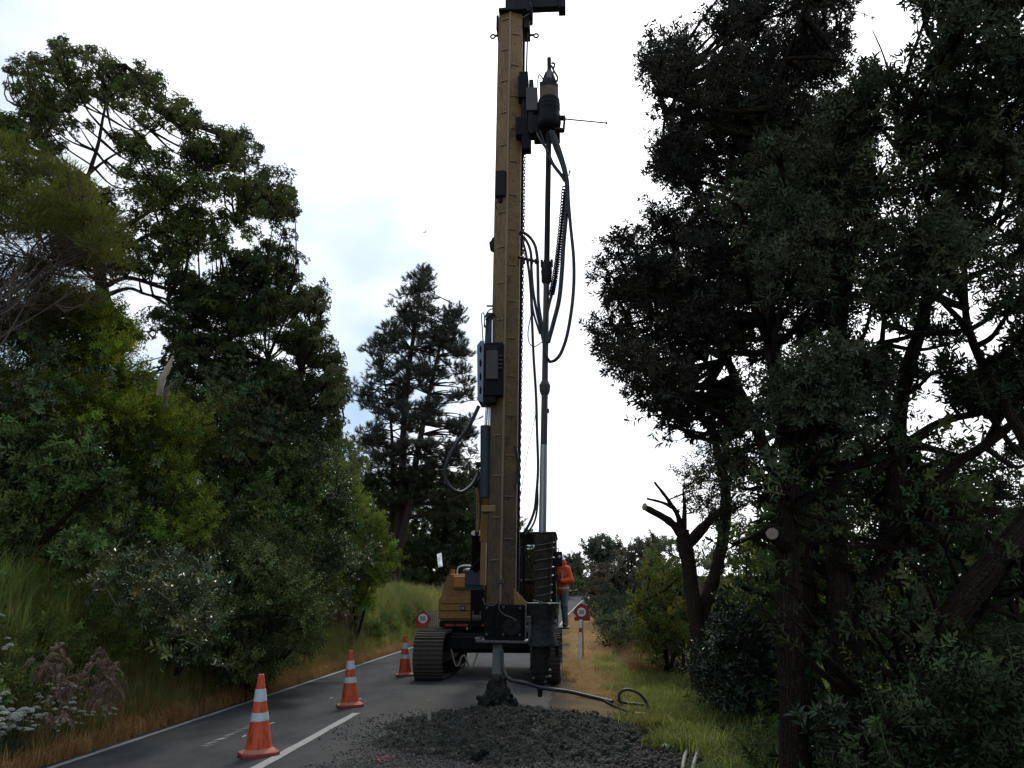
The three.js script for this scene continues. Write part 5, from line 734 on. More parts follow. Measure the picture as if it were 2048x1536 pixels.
{
  const w = new THREE.Group(); w.name = 'winch'; RIG.add(w);
  slab('winch_body', 968, 684, 1006, 792, 15.02, 0.55, M.black, w, 0.03); slab('winch_cover', 972, 700, 996, 758, 14.95, 0.2, M.brown, w, 0.02); slab('winch_cap', 970, 690, 996, 701, 14.98, 0.2, M.dark, w, 0.02);
  const s = new THREE.Shape(), P = (x, y) => RL(x, y, 15.1), c = [[955, 692], [962, 683], [968, 684], [966, 806], [956, 800]].map((q) => P(...q)); s.moveTo(c[0].x, c[0].y); c.slice(1).forEach((q) => s.lineTo(q.x, q.y)); s.closePath();
  for (const y of [700, 728, 755, 782]) { const h = new THREE.Path(), q = P(961.6, y); h.absellipse(q.x, q.y, 0.028, 0.085, 0, Math.PI * 2); s.holes.push(h); }
  part('side_plate', new THREE.ExtrudeGeometry(s, { depth: 0.06, bevelEnabled: true, bevelSize: 0.006, bevelThickness: 0.006 }).translate(0, 0, c[0].z - 0.02), M.bluegrey, w);
  slab('winch_back', 956, 688, 972, 800, 15.32, 0.3, M.black, w, 0.02);
  slab('winch_foot', 958, 792, 992, 806, 15.05, 0.4, M.black, w, 0.02);
  part('winch_bolt', [0, 1, 2, 3].map((i) => box(0.09, 0.02, 0.04).translate(RL(1000, 712 + i * 8, 14.95).x, RL(1000, 712 + i * 8, 14.95).y, RL(1000, 712 + i * 8, 14.95).z)), M.brown, w);
  part('crowd_cylinder', [rod(RL(978, 690, 15.3), RL(981, 628, 15.3), 0.09, 0.09, 18), rod(RL(973, 612, 15.4), RL(985, 612, 15.4), 0.02)], M.blue, w); part('crowd_cylinder', [rod(RL(970.5, 995, 15.3), RL(971, 852, 15.3), 0.10, 0.10, 18)], M.blue, w);
  part('cylinder_rod', [rod(RL(971.5, 852, 15.3), RL(974.5, 800, 15.3), 0.028, 0.028, 14), rod(RL(977, 852, 15.32), RL(979, 800, 15.32), 0.018, 0.018, 12), rod(RL(984.5, 690, 15.2), RL(985, 640, 15.2), 0.02, 0.02, 12)], M.chrome, w);
  part('winch_hose', [hose([RL(989, 617, 15.3), RL(979, 620, 15.2), RL(971, 632, 15.2), RL(969, 648, 15.2), RL(973, 660, 15.2)], 0.013, 6, 24), hose([RL(966, 682, 15.1), RL(964, 650, 15.1), RL(963, 630, 15.1), RL(966, 624, 15.1), RL(969, 634, 15.1), RL(968, 655, 15.1)], 0.012, 6, 24), hose([RL(972, 640, 15.2), RL(984, 628, 15.1), RL(990, 632, 15.2)], 0.02, 6, 16), hose([RL(958, 812, 15.1), RL(938, 852, 15.1), RL(914, 886, 15.0), RL(896, 920, 14.9), RL(889, 950, 14.9), RL(899, 974, 14.9), RL(919, 985, 15.0), RL(940, 974, 15.2), RL(956, 950, 15.5)], 0.038, 8, 60)], M.rubber, w);
}
slab('lower_bracket', 962, 1010, 992, 1024, 15.2, 0.3, M.yellow); part('work_lamp', rbox(0.09, 0.1, 0.1, 0.02, RL(957, 929, 15.6).x, RL(957, 929, 15.6).y, RL(957, 929, 15.6).z), M.dark, RIG); part('lamp_stalk', rod(RL(957, 934, 15.6), RL(960, 965, 15.7), 0.012), M.dark, RIG);
// pull chain on the right of the mast
{
  const a = RL(1050, 299, 15.1), b = RL(1037.5, 1066, 15.1), L = W3(a, b), n = Math.floor(L / 0.075), gs = [], q = new THREE.Quaternion().setFromUnitVectors(UPV, b.clone().sub(a).normalize());
  const link = new THREE.TorusGeometry(0.026, 0.011, 5, 8).scale(0.75, 1.6, 1);
  for (let i = 0; i < n; i++) { const g = link.clone(); if (i % 2) g.rotateY(Math.PI / 2); const p = a.clone().lerp(b, i / n); gs.push(g.applyQuaternion(q).translate(p.x, p.y, p.z)); }
  part('pull_chain', gs, M.dark, RIG, 'stuff');
  part('cable', [rod(RL(1055, 66, 15.3), RL(1053, 146, 15.2), 0.018)], M.dark, RIG);
}
// rotary head
const KD = 14.75, KX = (py) => lerp(1098, 1085, (py - 250) / 810);
{
  const h = new THREE.Group(); h.name = 'rotary_head'; RIG.add(h);
  const S = (n, x0, y0, x1, y1, d, t, m, r = 0.02) => slab(n, x0, y0, x1, y1, d, t, m, h, r);
  S('carriage', 1036, 150, 1057, 194, 14.95, 0.6, M.black); S('carriage', 1031, 232, 1060, 269, 14.95, 0.6, M.black); S('carriage_plate', 1043, 194, 1058, 240, 15.0, 0.4, M.dark); S('carriage_cap', 1038, 142, 1056, 152, 15.0, 0.4, M.black); S('carriage_lug', 1058, 158, 1067, 176, 14.9, 0.3, M.dark);
  S('gearbox', 1052, 174, 1075, 220, 14.75, 0.45, M.brown, 0.015); S('gearbox_leg', 1056, 220, 1067, 262, 14.8, 0.3, M.dark); S('chain_anchor', 1043, 268, 1062, 297, 14.95, 0.25, M.black); S('link_arm', 1058, 255, 1076, 266, 14.8, 0.3, M.dark);
  S('head_block', 1066, 228, 1120, 263, 14.72, 0.5, M.black); S('head_block', 1073, 203, 1090, 230, 14.8, 0.4, M.black); S('head_shoulder', 1079, 162, 1092, 184, 14.72, 0.3, M.dark); S('head_shoulder', 1104, 166, 1117, 186, 14.72, 0.3, M.dark);
  const c = (py) => RL(1098.5, py, KD), k = mpp(200, KD);
  const lathe = (n, list, m) => { const base = c(list[0][1]), pts = list.map(([r, y]) => new THREE.Vector2(r * k, c(y).y)); part(n, new THREE.LatheGeometry(pts, 32).translate(base.x, 0, base.z), m, h); };
  lathe('head_housing', [[4, 266], [9, 262], [22, 258], [24, 246], [22, 232], [22, 228]], M.black);
  lathe('head_drum', [[21, 230], [21, 222], [22, 221], [22, 216], [20.5, 215], [22, 214], [22, 209], [20.5, 208], [21.5, 206], [21.5, 202], [20, 200]], M.black);
  lathe('head_band', [[19, 200], [19, 182], [18, 179]], M.mastPlain); lathe('head_cap', [[18.5, 181], [18, 174], [14, 162], [11, 152], [7, 150], [0.1, 150]], M.dark);
  S('motor', 1093, 138, 1104, 158, 14.6, 0.16, M.steel); S('motor_top', 1094, 113, 1102.5, 139, 14.65, 0.12, M.dark); part('motor_flange', rod(c(150), c(147), 0.1, 0.1, 16), M.steel, h);
  part('head_fitting', [hose([RL(1103, 126, 14.6), RL(1109, 127, 14.6), RL(1107, 140, 14.6), RL(1111, 147, 14.6), RL(1115, 155, 14.6), RL(1113, 164, 14.6), RL(1110, 160, 14.6)], 0.022, 6, 24), rod(RL(1103, 131, 14.6), RL(1108, 143, 14.6), 0.02), hose([RL(1076, 176, 14.6), RL(1076, 158, 14.5), RL(1079, 149, 14.5), RL(1084, 155, 14.5), RL(1087, 162, 14.6)], 0.013, 6, 20)], M.rubber, h);
  part('head_bracket', [bar(RL(1108, 260, 14.7), RL(1127, 261, 14.7), 0.045, 0.12), bar(RL(1127, 262, 14.7), RL(1129.5, 236, 14.7), 0.045, 0.12), bar(RL(1115, 236, 14.7), RL(1130, 236, 14.7), 0.05, 0.12), bar(RL(1116, 262, 14.7), RL(1116, 238, 14.7), 0.06, 0.12)], M.dark, h);
  part('torque_rod', [rod(RL(1130, 238, 14.7), RL(1213, 246, 14.7), 0.017, 0.015, 8), new THREE.SphereGeometry(0.027, 10, 8).translate(RL(1213, 246, 14.7).x, RL(1213, 246, 14.7).y, RL(1213, 246, 14.7).z)], M.steel, h);
}
// kelly bar with its couplings, auger, bucket
{
  const K = (py, dx = 0) => RL(KX(py) + dx, py, KD), k = new THREE.Group(); k.name = 'kelly_bar'; RIG.add(k);
  part('bar_upper', rod(K(545), K(258), 0.058, 0.058, 14), M.dark, k); part('bar_middle', rod(K(785), K(545), 0.06, 0.06, 14), std(0.06, 0.042, 0.042, 0.5), k); part('bar_lower', rod(K(890), K(785), 0.066, 0.062, 14), std(0.055, 0.042, 0.042, 0.5), k); part('bar_polished', rod(K(1070), K(890), 0.072, 0.068, 18), std(0.36, 0.35, 0.34, 0.4, 0.6), k);
  const ring = (n, list, m) => { for (const [a, b, r0, r1] of list) part(n, rod(K(a), K(b), r0, r1, 18), m, k); };
  ring('coupling', [[533, 518, 0.10, 0.055], [545, 532, 0.115, 0.10], [556, 545, 0.10, 0.112], [563, 556, 0.085, 0.105], [568, 562, 0.07, 0.09]], M.dark); part('coupling_lug', [rbox(0.05, 0.15, 0.08, 0.01, K(527, -10).x, K(527, -10).y, K(527).z), rbox(0.05, 0.15, 0.08, 0.01, K(527, 10).x, K(527, 10).y, K(527).z), rbox(0.04, 0.1, 0.06, 0.01, K(560, -8).x, K(560, -8).y, K(560).z), rbox(0.04, 0.1, 0.06, 0.01, K(560, 8).x, K(560, 8).y, K(560).z)], M.dark, k);
  ring('coupling', [[771, 761, 0.108, 0.06], [782, 771, 0.10, 0.108], [789, 782, 0.075, 0.10]], M.brown); part('coupling_lug', [box(0.03, 0.1, 0.04, K(793, -5).x, K(793).y, K(793).z), box(0.03, 0.1, 0.04, K(793, 5).x, K(793).y, K(793).z)], M.dark, k);
  part('pipe_clip', box(0.03, 0.08, 0.03, K(822, 8).x, K(822).y, K(822).z), M.dark, k);
  // auger: caked core with flights
  const a = new THREE.Group(); a.name = 'auger'; RIG.add(a);
  const core = (p, q, r0, r1, seed, mat, name) => { const L = W3(p, q), n = 40, m = 26, P = [], I = [], U = []; for (let i = 0; i <= n; i++) { const s = i / n, c = p.clone().lerp(q, s); for (let j = 0; j <= m; j++) { const t = (j % m) / m * 6.283, rr = lerp(r0, r1, s) * (1 + 0.10 * n3(Math.cos(t) * 1.5 + seed, Math.sin(t) * 1.5, s * L * 4) + 0.05 * n3(Math.cos(t) * 5 + seed, Math.sin(t) * 5, s * L * 12)); P.push(c.x + rr * Math.cos(t), c.y, c.z + rr * Math.sin(t)); U.push(t * 0.2, s * L); if (i < n && j < m) { const b = i * (m + 1) + j; I.push(b, b + m + 1, b + 1, b + 1, b + m + 1, b + m + 2); } } } for (const [c, row] of [[p, 0], [q, n]]) { const z = P.length / 3; P.push(c.x, c.y, c.z); U.push(0, 0); for (let j = 0; j < m; j++) I.push(z, row * (m + 1) + j, row * (m + 1) + j + 1); } const g = new THREE.BufferGeometry(); g.setAttribute('position', new THREE.Float32BufferAttribute(P, 3)); g.setAttribute('uv', new THREE.Float32BufferAttribute(U, 2)); g.setIndex(I); g.computeVertexNormals(); return part(name, g, mat, a); };
  const AX = (py) => lerp(1088, 1080, (py - 1065) / 320), Q = (py, dx = 0) => RL(AX(py) + dx, py, KD);
  core(Q(1205), Q(1066), 0.155, 0.175, 3, M.mud, 'auger_stem'); core(Q(1356), Q(1288), 0.15, 0.155, 7, M.clay, 'auger_stem'); core(Q(1374), Q(1354), 0.06, 0.15, 9, M.clay, 'auger_stem'); core(Q(1394), Q(1370), 0.035, 0.055, 11, M.clay, 'pilot_bit');
  // one turn of a helical blade per mesh
  const flight = (p0, pitch, rIn, rOut, sag, mat) => { const n = 30, P = [], I = [], th = 0.014; for (let i = 0; i <= n; i++) { const s = i / n, t = s * 6.283 + 2.6, y = p0.y - pitch * s; for (const [r, e] of [[rIn, 0.5], [rOut, 0.5], [rOut, -0.5], [rIn, -0.5]]) { const rr = r + (r === rOut ? 0.012 * n2(t * 1.7, p0.y * 5) : 0); P.push(p0.x + rr * Math.cos(t), y + e * th + (r === rOut ? sag : 0), p0.z + rr * Math.sin(t)); } if (i < n) for (let k2 = 0; k2 < 4; k2++) { const b = i * 4 + k2, c = i * 4 + (k2 + 1) % 4; I.push(b, b + 4, c, c, b + 4, c + 4); } } const g = new THREE.BufferGeometry(); g.setAttribute('position', new THREE.Float32BufferAttribute(P, 3)); g.setIndex(I); return part('flight', toCreasedNormals(g, 0.7), mat, a); };
  for (const y of [1074, 1084.5, 1104, 1123, 1140, 1158, 1174, 1190]) flight(Q(y), 0.165, 0.1, y < 1150 ? 0.192 : 0.168, 0.0, M.steel);
  for (const y of [1291, 1304, 1332, 1345]) flight(Q(y), 0.11, 0.1, y > 1330 ? 0.185 : 0.17, 0.0, M.dark);
  part('cutter_tooth', [[-13, 1355], [13, 1352], [10, 1362]].map(([dx, y]) => rbox(0.05, 0.04, 0.09, 0.008, Q(y, dx).x, Q(y, dx).y, Q(y).z + 0.08)), M.steel, a);
  // flared steel casing round the auger
  const cs = (list) => { const b = Q(1240); return new THREE.LatheGeometry(list.map(([r, y]) => new THREE.Vector2(r, Q(y).y)), 40).translate(b.x + 0.015, 0, b.z); };
  part('casing', cs([[0.288, 1206], [0.282, 1208], [0.238, 1222], [0.208, 1236], [0.195, 1250], [0.202, 1262], [0.228, 1274], [0.256, 1286], [0.265, 1291]]), M.bucket, a); part('casing_rim', cs([[0.272, 1206.5], [0.29, 1205.5], [0.293, 1207.5], [0.28, 1209], [0.272, 1206.5]]), M.steel, a);
  part('casing_bar', rod(RL(1066, 1201, 14.5), RL(1102, 1209, 14.45), 0.018, 0.016, 8), M.steel, a);
  part('casing_lug', rbox(0.06, 0.19, 0.06, 0.01, RL(1114, 1302, KD).x, RL(1114, 1302, KD).y, RL(1114, 1302, KD).z), M.clay, a);
  // stabilising leg in its collar of clay
  const s0 = RL(995.5, 1262, 15.45), s1 = RL(994, 1392, 14.5), f = new THREE.Group(); f.name = 'stabiliser_leg'; RIG.add(f);
  part('leg_tube', rbox(0.17, W3(s0, s1) + 0.1, 0.17, 0.02, 0, -W3(s0, s1) / 2, 0).applyQuaternion(new THREE.Quaternion().setFromUnitVectors(V(0, -1, 0), s1.clone().sub(s0).normalize())).translate(s0.x, s0.y, s0.z), std(0.085, 0.085, 0.072, 0.7), f);
  part('leg_edge', rod(RL(1001.5, 1275, 15.2), RL(1000, 1366, 14.55), 0.022, 0.02, 8), M.steel, f);
}
// hydraulic hoses: each a part
{
  const H = (list, r, d, n = 60) => part('hose', hose(list.map(([x, y, e]) => RL(x, y, d + (e ?? 0))), r, 7, n), M.rubber, RIG);
  H([[1106, 262], [1113, 290], [1127, 328], [1135, 360], [1137, 400], [1141, 450], [1147.5, 520], [1147, 580], [1140, 640], [1130, 685], [1116, 715], [1101, 724], [1092, 712], [1088, 690]], 0.034, 14.5);
  H([[1101, 262], [1110, 292], [1125, 330], [1134, 372], [1133, 420], [1127, 490], [1124, 540], [1118, 600], [1107, 645], [1096, 685]], 0.045, 14.6);
  H([[1108, 268], [1121, 305], [1132, 345], [1136, 385], [1134, 430]], 0.04, 14.55);
  H([[1094, 300], [1106, 328], [1124, 352], [1130, 362]], 0.038, 14.6);
  H([[1074, 266, 0.1], [1082, 282], [1092, 297], [1096, 306]], 0.024, 14.5, 20); H([[1080, 262, 0.1], [1088, 284], [1094, 298]], 0.014, 14.5, 16);
  H([[1130, 380], [1123, 450], [1114, 525], [1107, 575], [1098, 610], [1092, 640], [1088, 680], [1090, 700]], 0.03, 14.7);
  H([[1040, 462], [1055, 470], [1068, 486], [1074, 510], [1076, 560], [1077, 605], [1082, 640], [1088, 680], [1092, 700]], 0.032, 14.9);
  H([[1039, 466], [1052, 480], [1061, 502], [1063, 540], [1066, 580], [1074, 625], [1082, 660], [1089, 695]], 0.03, 14.95);
  H([[1045, 480], [1052, 505], [1057, 540], [1062, 575], [1066, 620], [1080, 668]], 0.022, 15.0);
  H([[1048, 490], [1056, 530], [1061, 575], [1064, 640], [1067, 710], [1072, 790], [1074, 860], [1076, 940], [1073, 985], [1069, 1020], [1060, 1045], [1048, 1066]], 0.027, 15.0);
  H([[1076, 930], [1075, 975], [1075, 1010], [1070, 1040], [1062, 1056], [1050, 1070]], 0.02, 14.95, 30);
  H([[1064, 622], [1058, 650], [1056, 672], [1060, 688], [1069, 693], [1077, 689], [1084, 684]], 0.010, 14.9, 30);
  H([[1030, 893], [1035, 915], [1036, 940], [1034, 960], [1029, 977]], 0.028, 15.2, 24);
  H([[1073, 822], [1055, 905], [1041, 992]], 0.006, 15.0, 12); H([[1068, 822], [1073, 845]], 0.004, 15.0, 6);
  // spiral guard on the inner hose
  const c = new THREE.CatmullRomCurve3([[1129, 372], [1125, 425], [1120, 475], [1115, 520], [1109, 560], [1103, 590]].map(([x, y]) => RL(x, y, 14.65))), fr = c.computeFrenetFrames(400), sp = []; for (let i = 0; i <= 400; i++) { const p = c.getPoint(i / 400), t = i / 400 * 44 * 6.283; sp.push(p.addScaledVector(fr.normals[i], 0.05 * Math.cos(t)).addScaledVector(fr.binormals[i], 0.05 * Math.sin(t))); }
  part('hose_spiral', new THREE.TubeGeometry(new THREE.CatmullRomCurve3(sp), 900, 0.014, 4), M.black, RIG);
  part('hose_bracket', [bar(RL(1037, 514, 15.1), RL(1077, 524, 14.85), 0.05, 0.06), ...[1048, 1056, 1064, 1072].map((x) => rbox(0.045, 0.09, 0.09, 0.01, RL(x, 521, 14.9).x, RL(x, 523, 14.9).y, RL(x, 521, 14.9).z))], M.dark, RIG);
  part('loose_strap', hose([[1138, 345], [1140, 340], [1140, 346], [1136, 352]].map(([x, y]) => RL(x, y, 14.5)), 0.012, 5, 10), M.dark, RIG);
}
// ---------------------------------------------------------------- cones
const font = await new FontLoader().loadAsync('fonts/droid/droid_sans_bold.typeface.json');
{
  const orange = new THREE.MeshStandardMaterial({ color: col(0.74, 0.095, 0.022), map: dataTex(256, (u, v) => 0.80 + 0.22 * tile3(u, v, 6) + 0.14 * tile3(u, v, 30, 3) - 0.3 * smooth(0.25, 0.5, tile3(u, v, 12, 8))), roughness: 0.55 }), dirty = std(0.42, 0.17, 0.10, 0.85), base = std(0.26, 0.035, 0.032, 0.75), refl = new THREE.MeshStandardMaterial({ color: col(0.62, 0.68, 0.72), map: dataTex(128, (u, v) => 0.86 + 0.12 * tile3(u, v, 14)), roughness: 0.4, side: THREE.DoubleSide });
  const R = (y) => lerp(0.148, 0.034, (y - 0.05) / 0.85);
  function cone() {
    const o = thing('traffic_cone', '', 'traffic cone', [0, 0, 0], 'traffic cones along the centre line');
    const s = new THREE.Shape(), a = 0.2, c = 0.06; s.moveTo(-a + c, -a); s.lineTo(a - c, -a); s.lineTo(a, -a + c); s.lineTo(a, a - c); s.lineTo(a - c, a); s.lineTo(-a + c, a); s.lineTo(-a, a - c); s.lineTo(-a, -a + c); s.closePath();
    part('base', new THREE.ExtrudeGeometry(s, { depth: 0.032, bevelEnabled: true, bevelSize: 0.012, bevelThickness: 0.008, bevelSegments: 2 }).rotateX(-Math.PI / 2).translate(0, 0.008, 0), base, o);
    part('skirt', new THREE.LatheGeometry([[0.19, 0.046], [0.18, 0.056], [0.165, 0.066], [0.15, 0.085]].map((p) => new THREE.Vector2(...p)), 32), dirty, o);
    part('body', new THREE.LatheGeometry([[0.153, 0.07], [0.146, 0.1], [R(0.5), 0.5], [R(0.86), 0.86], [0.036, 0.885], [0.031, 0.9], [0.02, 0.9], [0.018, 0.88]].map((p) => new THREE.Vector2(...p)), 32), orange, o);
    for (const [y0, y1] of [[0.385, 0.475], [0.60, 0.735]]) part('reflective_band', new THREE.LatheGeometry([[R(y0) + 0.001, y0 - 0.001], [R(y0) + 0.004, y0], [R(y1) + 0.004, y1], [R(y1) + 0.001, y1 + 0.001]].map((p) => new THREE.Vector2(...p)), 32), refl, o);
    return o;
  }
  const put = (o, px, py, label, turn, tilt) => { const p = onLand(px, py, 0.012); o.position.copy(p); o.rotation.set(0, turn, tilt); o.userData.label = label; };
  const c0 = cone(), dup = () => { const c = c0.clone(); c.userData = { ...c0.userData }; c.name = numbered('traffic_cone'); scene.add(c); return c; };
  const c1 = dup(), c2 = dup();
  put(c0, 517, 1513, 'nearest orange traffic cone, with a black stencil mark low on it', 0.5, 0.045); put(c1, 700, 1415, 'orange traffic cone at the end of the white centre dash', 0.3, 0.04); put(c2, 810, 1353, 'orange traffic cone close to the left crawler track', 0.2, 0.035);
  const tg = new TextGeometry('FH', { font, size: 0.045, depth: 0.002, curveSegments: 3 }); tg.center();
  { const p = tg.attributes.position; for (let i = 0; i < p.count; i++) { const y = p.getY(i) * 1.5 + 0.20, a = -0.16 + p.getX(i) / R(y), r = R(y) + 0.002 + p.getZ(i) * 0.3; p.setXYZ(i, r * Math.sin(a), y, r * Math.cos(a)); } tg.computeVertexNormals(); const m = part('stencil_mark', tg, std(0.03, 0.02, 0.02, 0.8), c0); m.rotation.y = -0.7; }
}
// ---------------------------------------------------------------- speed signs
{
  const red = std(0.26, 0.022, 0.026, 0.5), orange = std(0.36, 0.055, 0.018, 0.5), white = std(0.72, 0.72, 0.72, 0.5), black = std(0.02, 0.02, 0.02, 0.6), wood = std(0.34, 0.25, 0.16, 0.85);
  function sign(label, px, py, d, size, variant) {
    const c = at(px, py, d), g = V(c.x, landY(c.x, c.z), c.z), o = thing('speed_sign', label, 'road sign', [g.x, g.y, g.z], 'temporary 30 speed signs'), h = c.y - g.y; o.rotation.y = variant ? -0.12 : 0.05;
    const s = new THREE.Shape();
    if (!variant) { s.moveTo(0, 1.0); s.lineTo(0.12, 0.92); s.lineTo(0.98, 0.12); s.lineTo(1.02, -0.05); s.lineTo(0.72, -0.62); s.lineTo(-0.78, -0.62); s.lineTo(-1.0, -0.05); s.lineTo(-0.96, 0.1); s.lineTo(-0.12, 0.92); s.closePath(); }
    else { s.moveTo(0, 1.05); s.quadraticCurveTo(0.55, 1.02, 0.85, 0.5); s.lineTo(1.0, 0.2); s.lineTo(0.98, -0.6); s.lineTo(-0.62, -0.6); s.lineTo(-1.06, -0.12); s.quadraticCurveTo(-0.6, 1.0, 0, 1.05); s.closePath(); }
    part('sign_board', new THREE.ExtrudeGeometry(s, { depth: 0.02 / size, bevelEnabled: false }).scale(size, size, size).translate(0, h, 0), red, o);
    part('lower_board', variant ? box(size * 2.05, size * 0.5, 0.02, 0.02, h - size * 0.83, 0.026) : box(size * 1.55, size * 0.55, 0.02, -0.02, h - size * 0.86, 0.026), variant ? red : orange, o);
    part('number_disc', new THREE.CylinderGeometry(size * 0.56, size * 0.56, 0.008, 36).rotateX(Math.PI / 2).translate(0, h, 0.026), white, o);
    const t = new TextGeometry('30', { font, size: size * 0.48, depth: 0.003, curveSegments: 5 }); t.center(); part('number', t.translate(-0.01, h, 0.033), black, o);
    part('stake', [box(0.05, h + size * (variant ? 0.1 : 1.25), 0.035, variant ? 0.02 : -0.06, (h + size * (variant ? 0.1 : 1.25)) / 2 - 0.1, -0.025)], variant ? wood : std(0.25, 0.2, 0.15, 0.9), o);
  }
  sign('red 30 speed sign at the left road edge beside the crawler track', 846, 1237, 25.5, 16.5 * mpp(1237, 25.5), 0);
  sign('red 30 speed sign behind the white marker post on the right shoulder', 1163, 1224, 24.5, 15.5 * mpp(1224, 24.5), 1);
  // marker post in front of the right-hand sign
  const d = 23.4, p = at(1156.5, 1284, d), q = at(1161.5, 1241, d), y = landY(p.x, p.z), o = thing('marker_post', 'leaning white marker post with a red band on the right shoulder', 'marker post', [p.x, y, p.z]);
  const a = V(0, -0.1, 0), b = q.clone().sub(V(p.x, y, p.z)), L = b.length(), bd = b.clone().normalize(), qq = new THREE.Quaternion().setFromUnitVectors(UPV, bd);
  void a; part('post', rbox(0.085, L + 0.15, 0.035, 0.012, 0, L / 2 - 0.07, 0).applyQuaternion(qq), std(0.70, 0.70, 0.72, 0.5), o); part('red_band', rbox(0.09, 0.12, 0.04, 0.012, 0, L * 0.78, 0).applyQuaternion(qq), std(0.33, 0.03, 0.03, 0.5), o); part('post_cap', rbox(0.09, 0.03, 0.04, 0.012, 0, L, 0).applyQuaternion(qq), std(0.7, 0.7, 0.72, 0.5), o);
}
// ---------------------------------------------------------------- guard rail round the far bend
{
  const o = thing('guard_rail', 'far guard rail with dark posts round the bend at the end of the road', 'guard rail'), wood = std(0.09, 0.075, 0.065, 0.9), pale = std(0.33, 0.31, 0.30, 0.6), redm = std(0.30, 0.05, 0.05, 0.6);
  const pts = []; for (let i = 0; i <= 16; i++) { const s = i / 16, px = lerp(1100, 1168, s), d = lerp(92, 101, s), p = at(px, 1190, d); p.y = landY(p.x, p.z); pts.push(p); }
  const up = (p, h) => p.clone().add(V(0, h, 0));
  pts.forEach((p, i) => { part('post', box(0.16, 0.85, 0.16, p.x, p.y + 0.38, p.z - 0.1), wood, o); if (i % 2) part('marker', box(0.14, 0.3, 0.03, p.x, p.y + 0.6, p.z + 0.13), redm, o); });
  for (let i = 0; i < 16; i++) part('rail', bar(up(pts[i], 0.66), up(pts[i + 1], 0.66), 0.3, 0.05), pale, o);
  const f = thing('edge_fence', 'low pale fence on the right edge of the far road', 'fence'); const q = []; for (let i = 0; i < 5; i++) { const d = 78 + i * 5, x = roadX(d) + 0.4; q.push(V(x, landY(x, -d), -d)); }
  q.forEach((p) => part('post', box(0.12, 0.9, 0.12, p.x, p.y + 0.4, p.z), pale, f)); for (let i = 0; i < 4; i++) part('rail', bar(up(q[i], 0.75), up(q[i + 1], 0.75), 0.12, 0.05), pale, f);
  const w = thing('wire_fence', 'grey wire and batten fence among the weeds on the left beyond the speed sign', 'fence'); const bs = []; for (let i = 0; i < 14; i++) { const p = at(838 + i * 4, 1215, 33 + i * 0.35); p.y = landY(p.x, p.z); bs.push(p); }
  bs.forEach((p) => part('batten', box(0.05, 1.3, 0.05, p.x, p.y + 0.6, p.z), std(0.16, 0.14, 0.11, 0.9), w)); for (const h of [0.4, 0.8, 1.15]) part('wire', hose(bs.map((p) => up(p, h)), 0.006, 4, 20), std(0.3, 0.3, 0.3, 0.5, 0.6), w);
}
